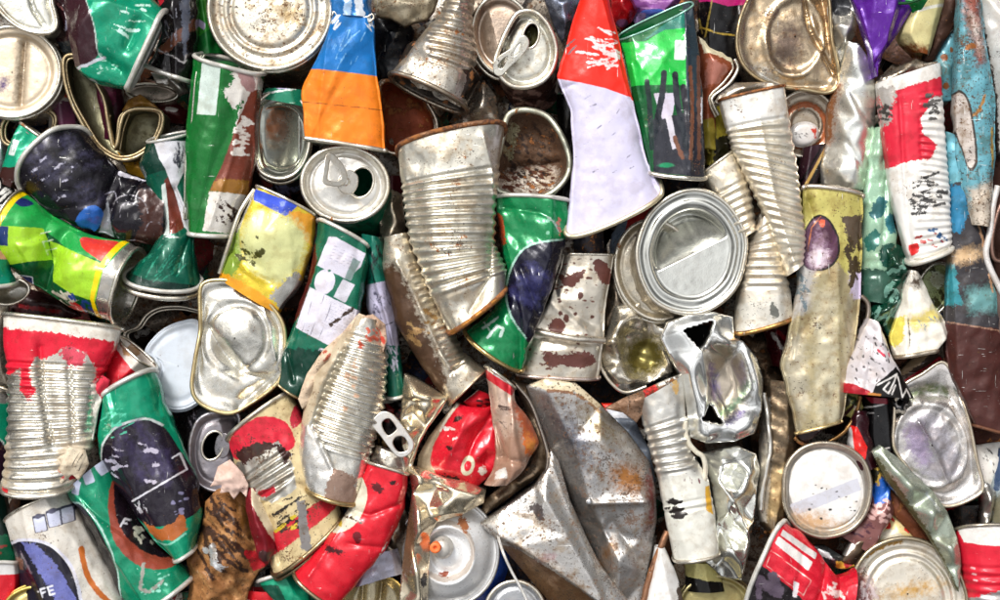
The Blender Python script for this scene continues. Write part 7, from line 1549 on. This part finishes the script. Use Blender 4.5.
t = Thing('drink_can', 'black can with thin white corner lines, below the letters', 'can', 876, 425, 66, CANS)
loft(t, [(862, 396, 892, 398), (864, 425, 894, 428), (872, 455, 890, 448)], 14, paint('#121012', [(('l', [(863, 407), (880, 403)], 1.6), '#cfcac8', .3), (('l', [(865, 412), (870, 412)], 1.2), '#cfcac8', .3), (('l', [(876, 448), (885, 446)], 1.6), '#cfcac8', .3), (('p', [(862, 394), (884, 394), (884, 403), (868, 402)]), '#9c1c34', .5)], coat=.4))
t = Thing('drink_can', 'maroon crumpled can with bright red triangle and white edge', 'can', 862, 440, 72, CANS)
loft(t, [(854, 410, 866, 410), (846, 428, 868, 434), (848, 452, 874, 450), (858, 470, 876, 466)], 13, paint('#3f1620', [(('p', [(848, 424), (854, 426), (864, 446), (861, 460), (851, 456)]), '#d8201c', .4), (('p', [(843, 428), (849, 426), (852, 456), (846, 452)]), '#c6c2c0', .4)], rough=.2, coat=.6), crump=(2.5, 10))
t = Thing('drink_can', 'gold and leaf green printed can corner under the tan flattened can', 'can', 850, 402, 76, CANS)
fold(t, [(838, 394), (848, 386), (860, 394), (864, 408), (856, 420), (842, 414)], [(850, 402, 5)], 14, paint('#a8a05c', [(streaks(848, 402, 9, 9, 0, 8, 9, 3, 50, 152), '#3c4a24', 1), (('p', [(840, 398), (846, 394), (850, 404), (844, 408)]), '#4c4638', 1), (('p', [(852, 404), (862, 408), (856, 418)]), '#c9bca8', 1.5)]), crump=(2, 10))
t = Thing('drink_can', 'red and white can with torn silver foot in the bottom corner by the wedge', 'can', 985, 565, 78, CANS)
loft(t, [(955, 530, 1024, 530, dict(bow=-9)), (960, 560, 1024, 560), (970, 614, 1024, 614)], 20, paint('#d11d33', [(('p', [(950, 515), (1030, 510), (1030, 542), (985, 542), (960, 540)]), '#e0dcd8', .6), (('p', [(968, 596), (980, 590), (1000, 586), (1025, 590), (1025, 620), (965, 620)]), '#c9c4c4', 4, .8), (('u', [('r', 968, 565, 4, 2, 10), ('r', 969, 571, 4, 2, 10), ('r', 970, 577, 4, 2, 10)]), '#e8b0b4', .3)], rough=.4, metal=.1, coat=.2), ribs=(30, 90, 9, .9), crump=(1, 24), rims=[dict(end=0, r=1.8, M=steel('#a8a095', rust=.2))])
t = Thing('metal_sheet', 'white speckled paper-like tin scrap near the picture edge under the charred plate', 'scrap', 988, 465, 62, SCRAP)
fold(t, [(974, 446), (1000, 442), (1012, 446), (1004, 480), (994, 500), (982, 490)], [(992, 465, 4)], 10, paint('#dedbd4', [(streaks(990, 465, 14, 16, 0, 10, 3, 1.5, 60, 153), '#3a3430', .6)], metal=.05, rough=.5))
t = Thing('metal_sheet', 'blue grey striped tin strip with dark squiggle print at the edge', 'scrap', 1000, 500, 66, SCRAP)
fold(t, [(992, 486), (1000, 448), (1016, 444), (1016, 545), (998, 536), (992, 524)], [(1002, 490, 5), (1002, 520, 4)], 12, paint('#a9b6ba', [(('p', [(998, 450), (1004, 446), (998, 490), (993, 492)]), '#4a5f80', .8), (streaks(1000, 510, 8, 14, 0, 16, 6, 1.4, 60, 154), '#23241e', .5), (('p', [(990, 495), (1016, 495), (1016, 530), (990, 530)]), '#8f8a70', 5)]))
t = Thing('crumpled_can', 'twisted silver foil strip hanging beside the squashed pearly lid', 'can', 986, 505, 72)
fold(t, [(980, 480), (990, 484), (996, 492), (992, 515), (986, 536), (980, 538), (984, 512)], [(988, 500, 8), (985, 524, 6)], 16, steel('#cfccc8', rust=.03, dirt=.3), crump=(2.5, 8))
t = Thing('metal_sheet', 'dark rusty ledge just under the charred plate', 'scrap', 985, 438, 56, SCRAP)
fold(t, [(966, 420), (1020, 432), (1020, 452), (972, 446)], [(990, 438, 4)], 10, mat('#4f2c22', .3, .6, .35, .6))
t = Thing('drink_can', 'dark dented can in the gap above the corner red and white can', 'can', 975, 520, 40, CANS)
loft(t, [(948, 505, 1010, 500), (950, 540, 1015, 545)], 14, paint('#221c1a', dirt=.7))
t = Thing('can_lid', 'greenish gold lid cut by the bottom edge below the silver foil can', 'can lid', 715, 602, 62, ENDS)
lid(t, 716, 610, 38, 34, 0, PLAIN, None, steel('#a59a6c', rough=.34, rust=.06, dirt=.4, metal=.8), rim=dict(r=2, M=steel('#b5aa80', rust=.08), more=[(0, -3, 5, 1.8)]), body=dict(off=(0, 3), depth=40))
t = Thing('drink_can', 'pale yellow can bit with black foot in the gap above the greenish gold lid', 'can', 702, 572, 56, CANS)
loft(t, [(684, 560, 712, 562), (686, 576, 722, 580), (684, 590, 724, 590)], 12, paint('#d6cc86', [(('p', [(680, 574), (730, 582), (730, 596), (680, 594)]), '#1c1a16', 1)]))
t = Thing('food_can', 'white triangular can wall with brown stained corner and rusty rim, bottom edge', 'can', 665, 580, 76, FOOD)
loft(t, [(655, 546, 664, 546), (650, 574, 676, 572), (642, 614, 686, 612)], 12, paint('#e0dedb', [(('s', [(676, 588), (682, 582), (686, 600), (678, 606)]), '#6a5a50', 3), (streaks(660, 598, 12, 8, 0, 6, 8, .8, 80, 155), '#c9b04a', .5)], metal=.1, rough=.4), q=.6)
tube(t, 'rusty_rim', [(666, 530), (660, 546), (652, 566), (645, 588), (640, 614)], 3.4, steel('#8f6a54', rust=.55, rough=.5), n=12, rough=2, z=82)
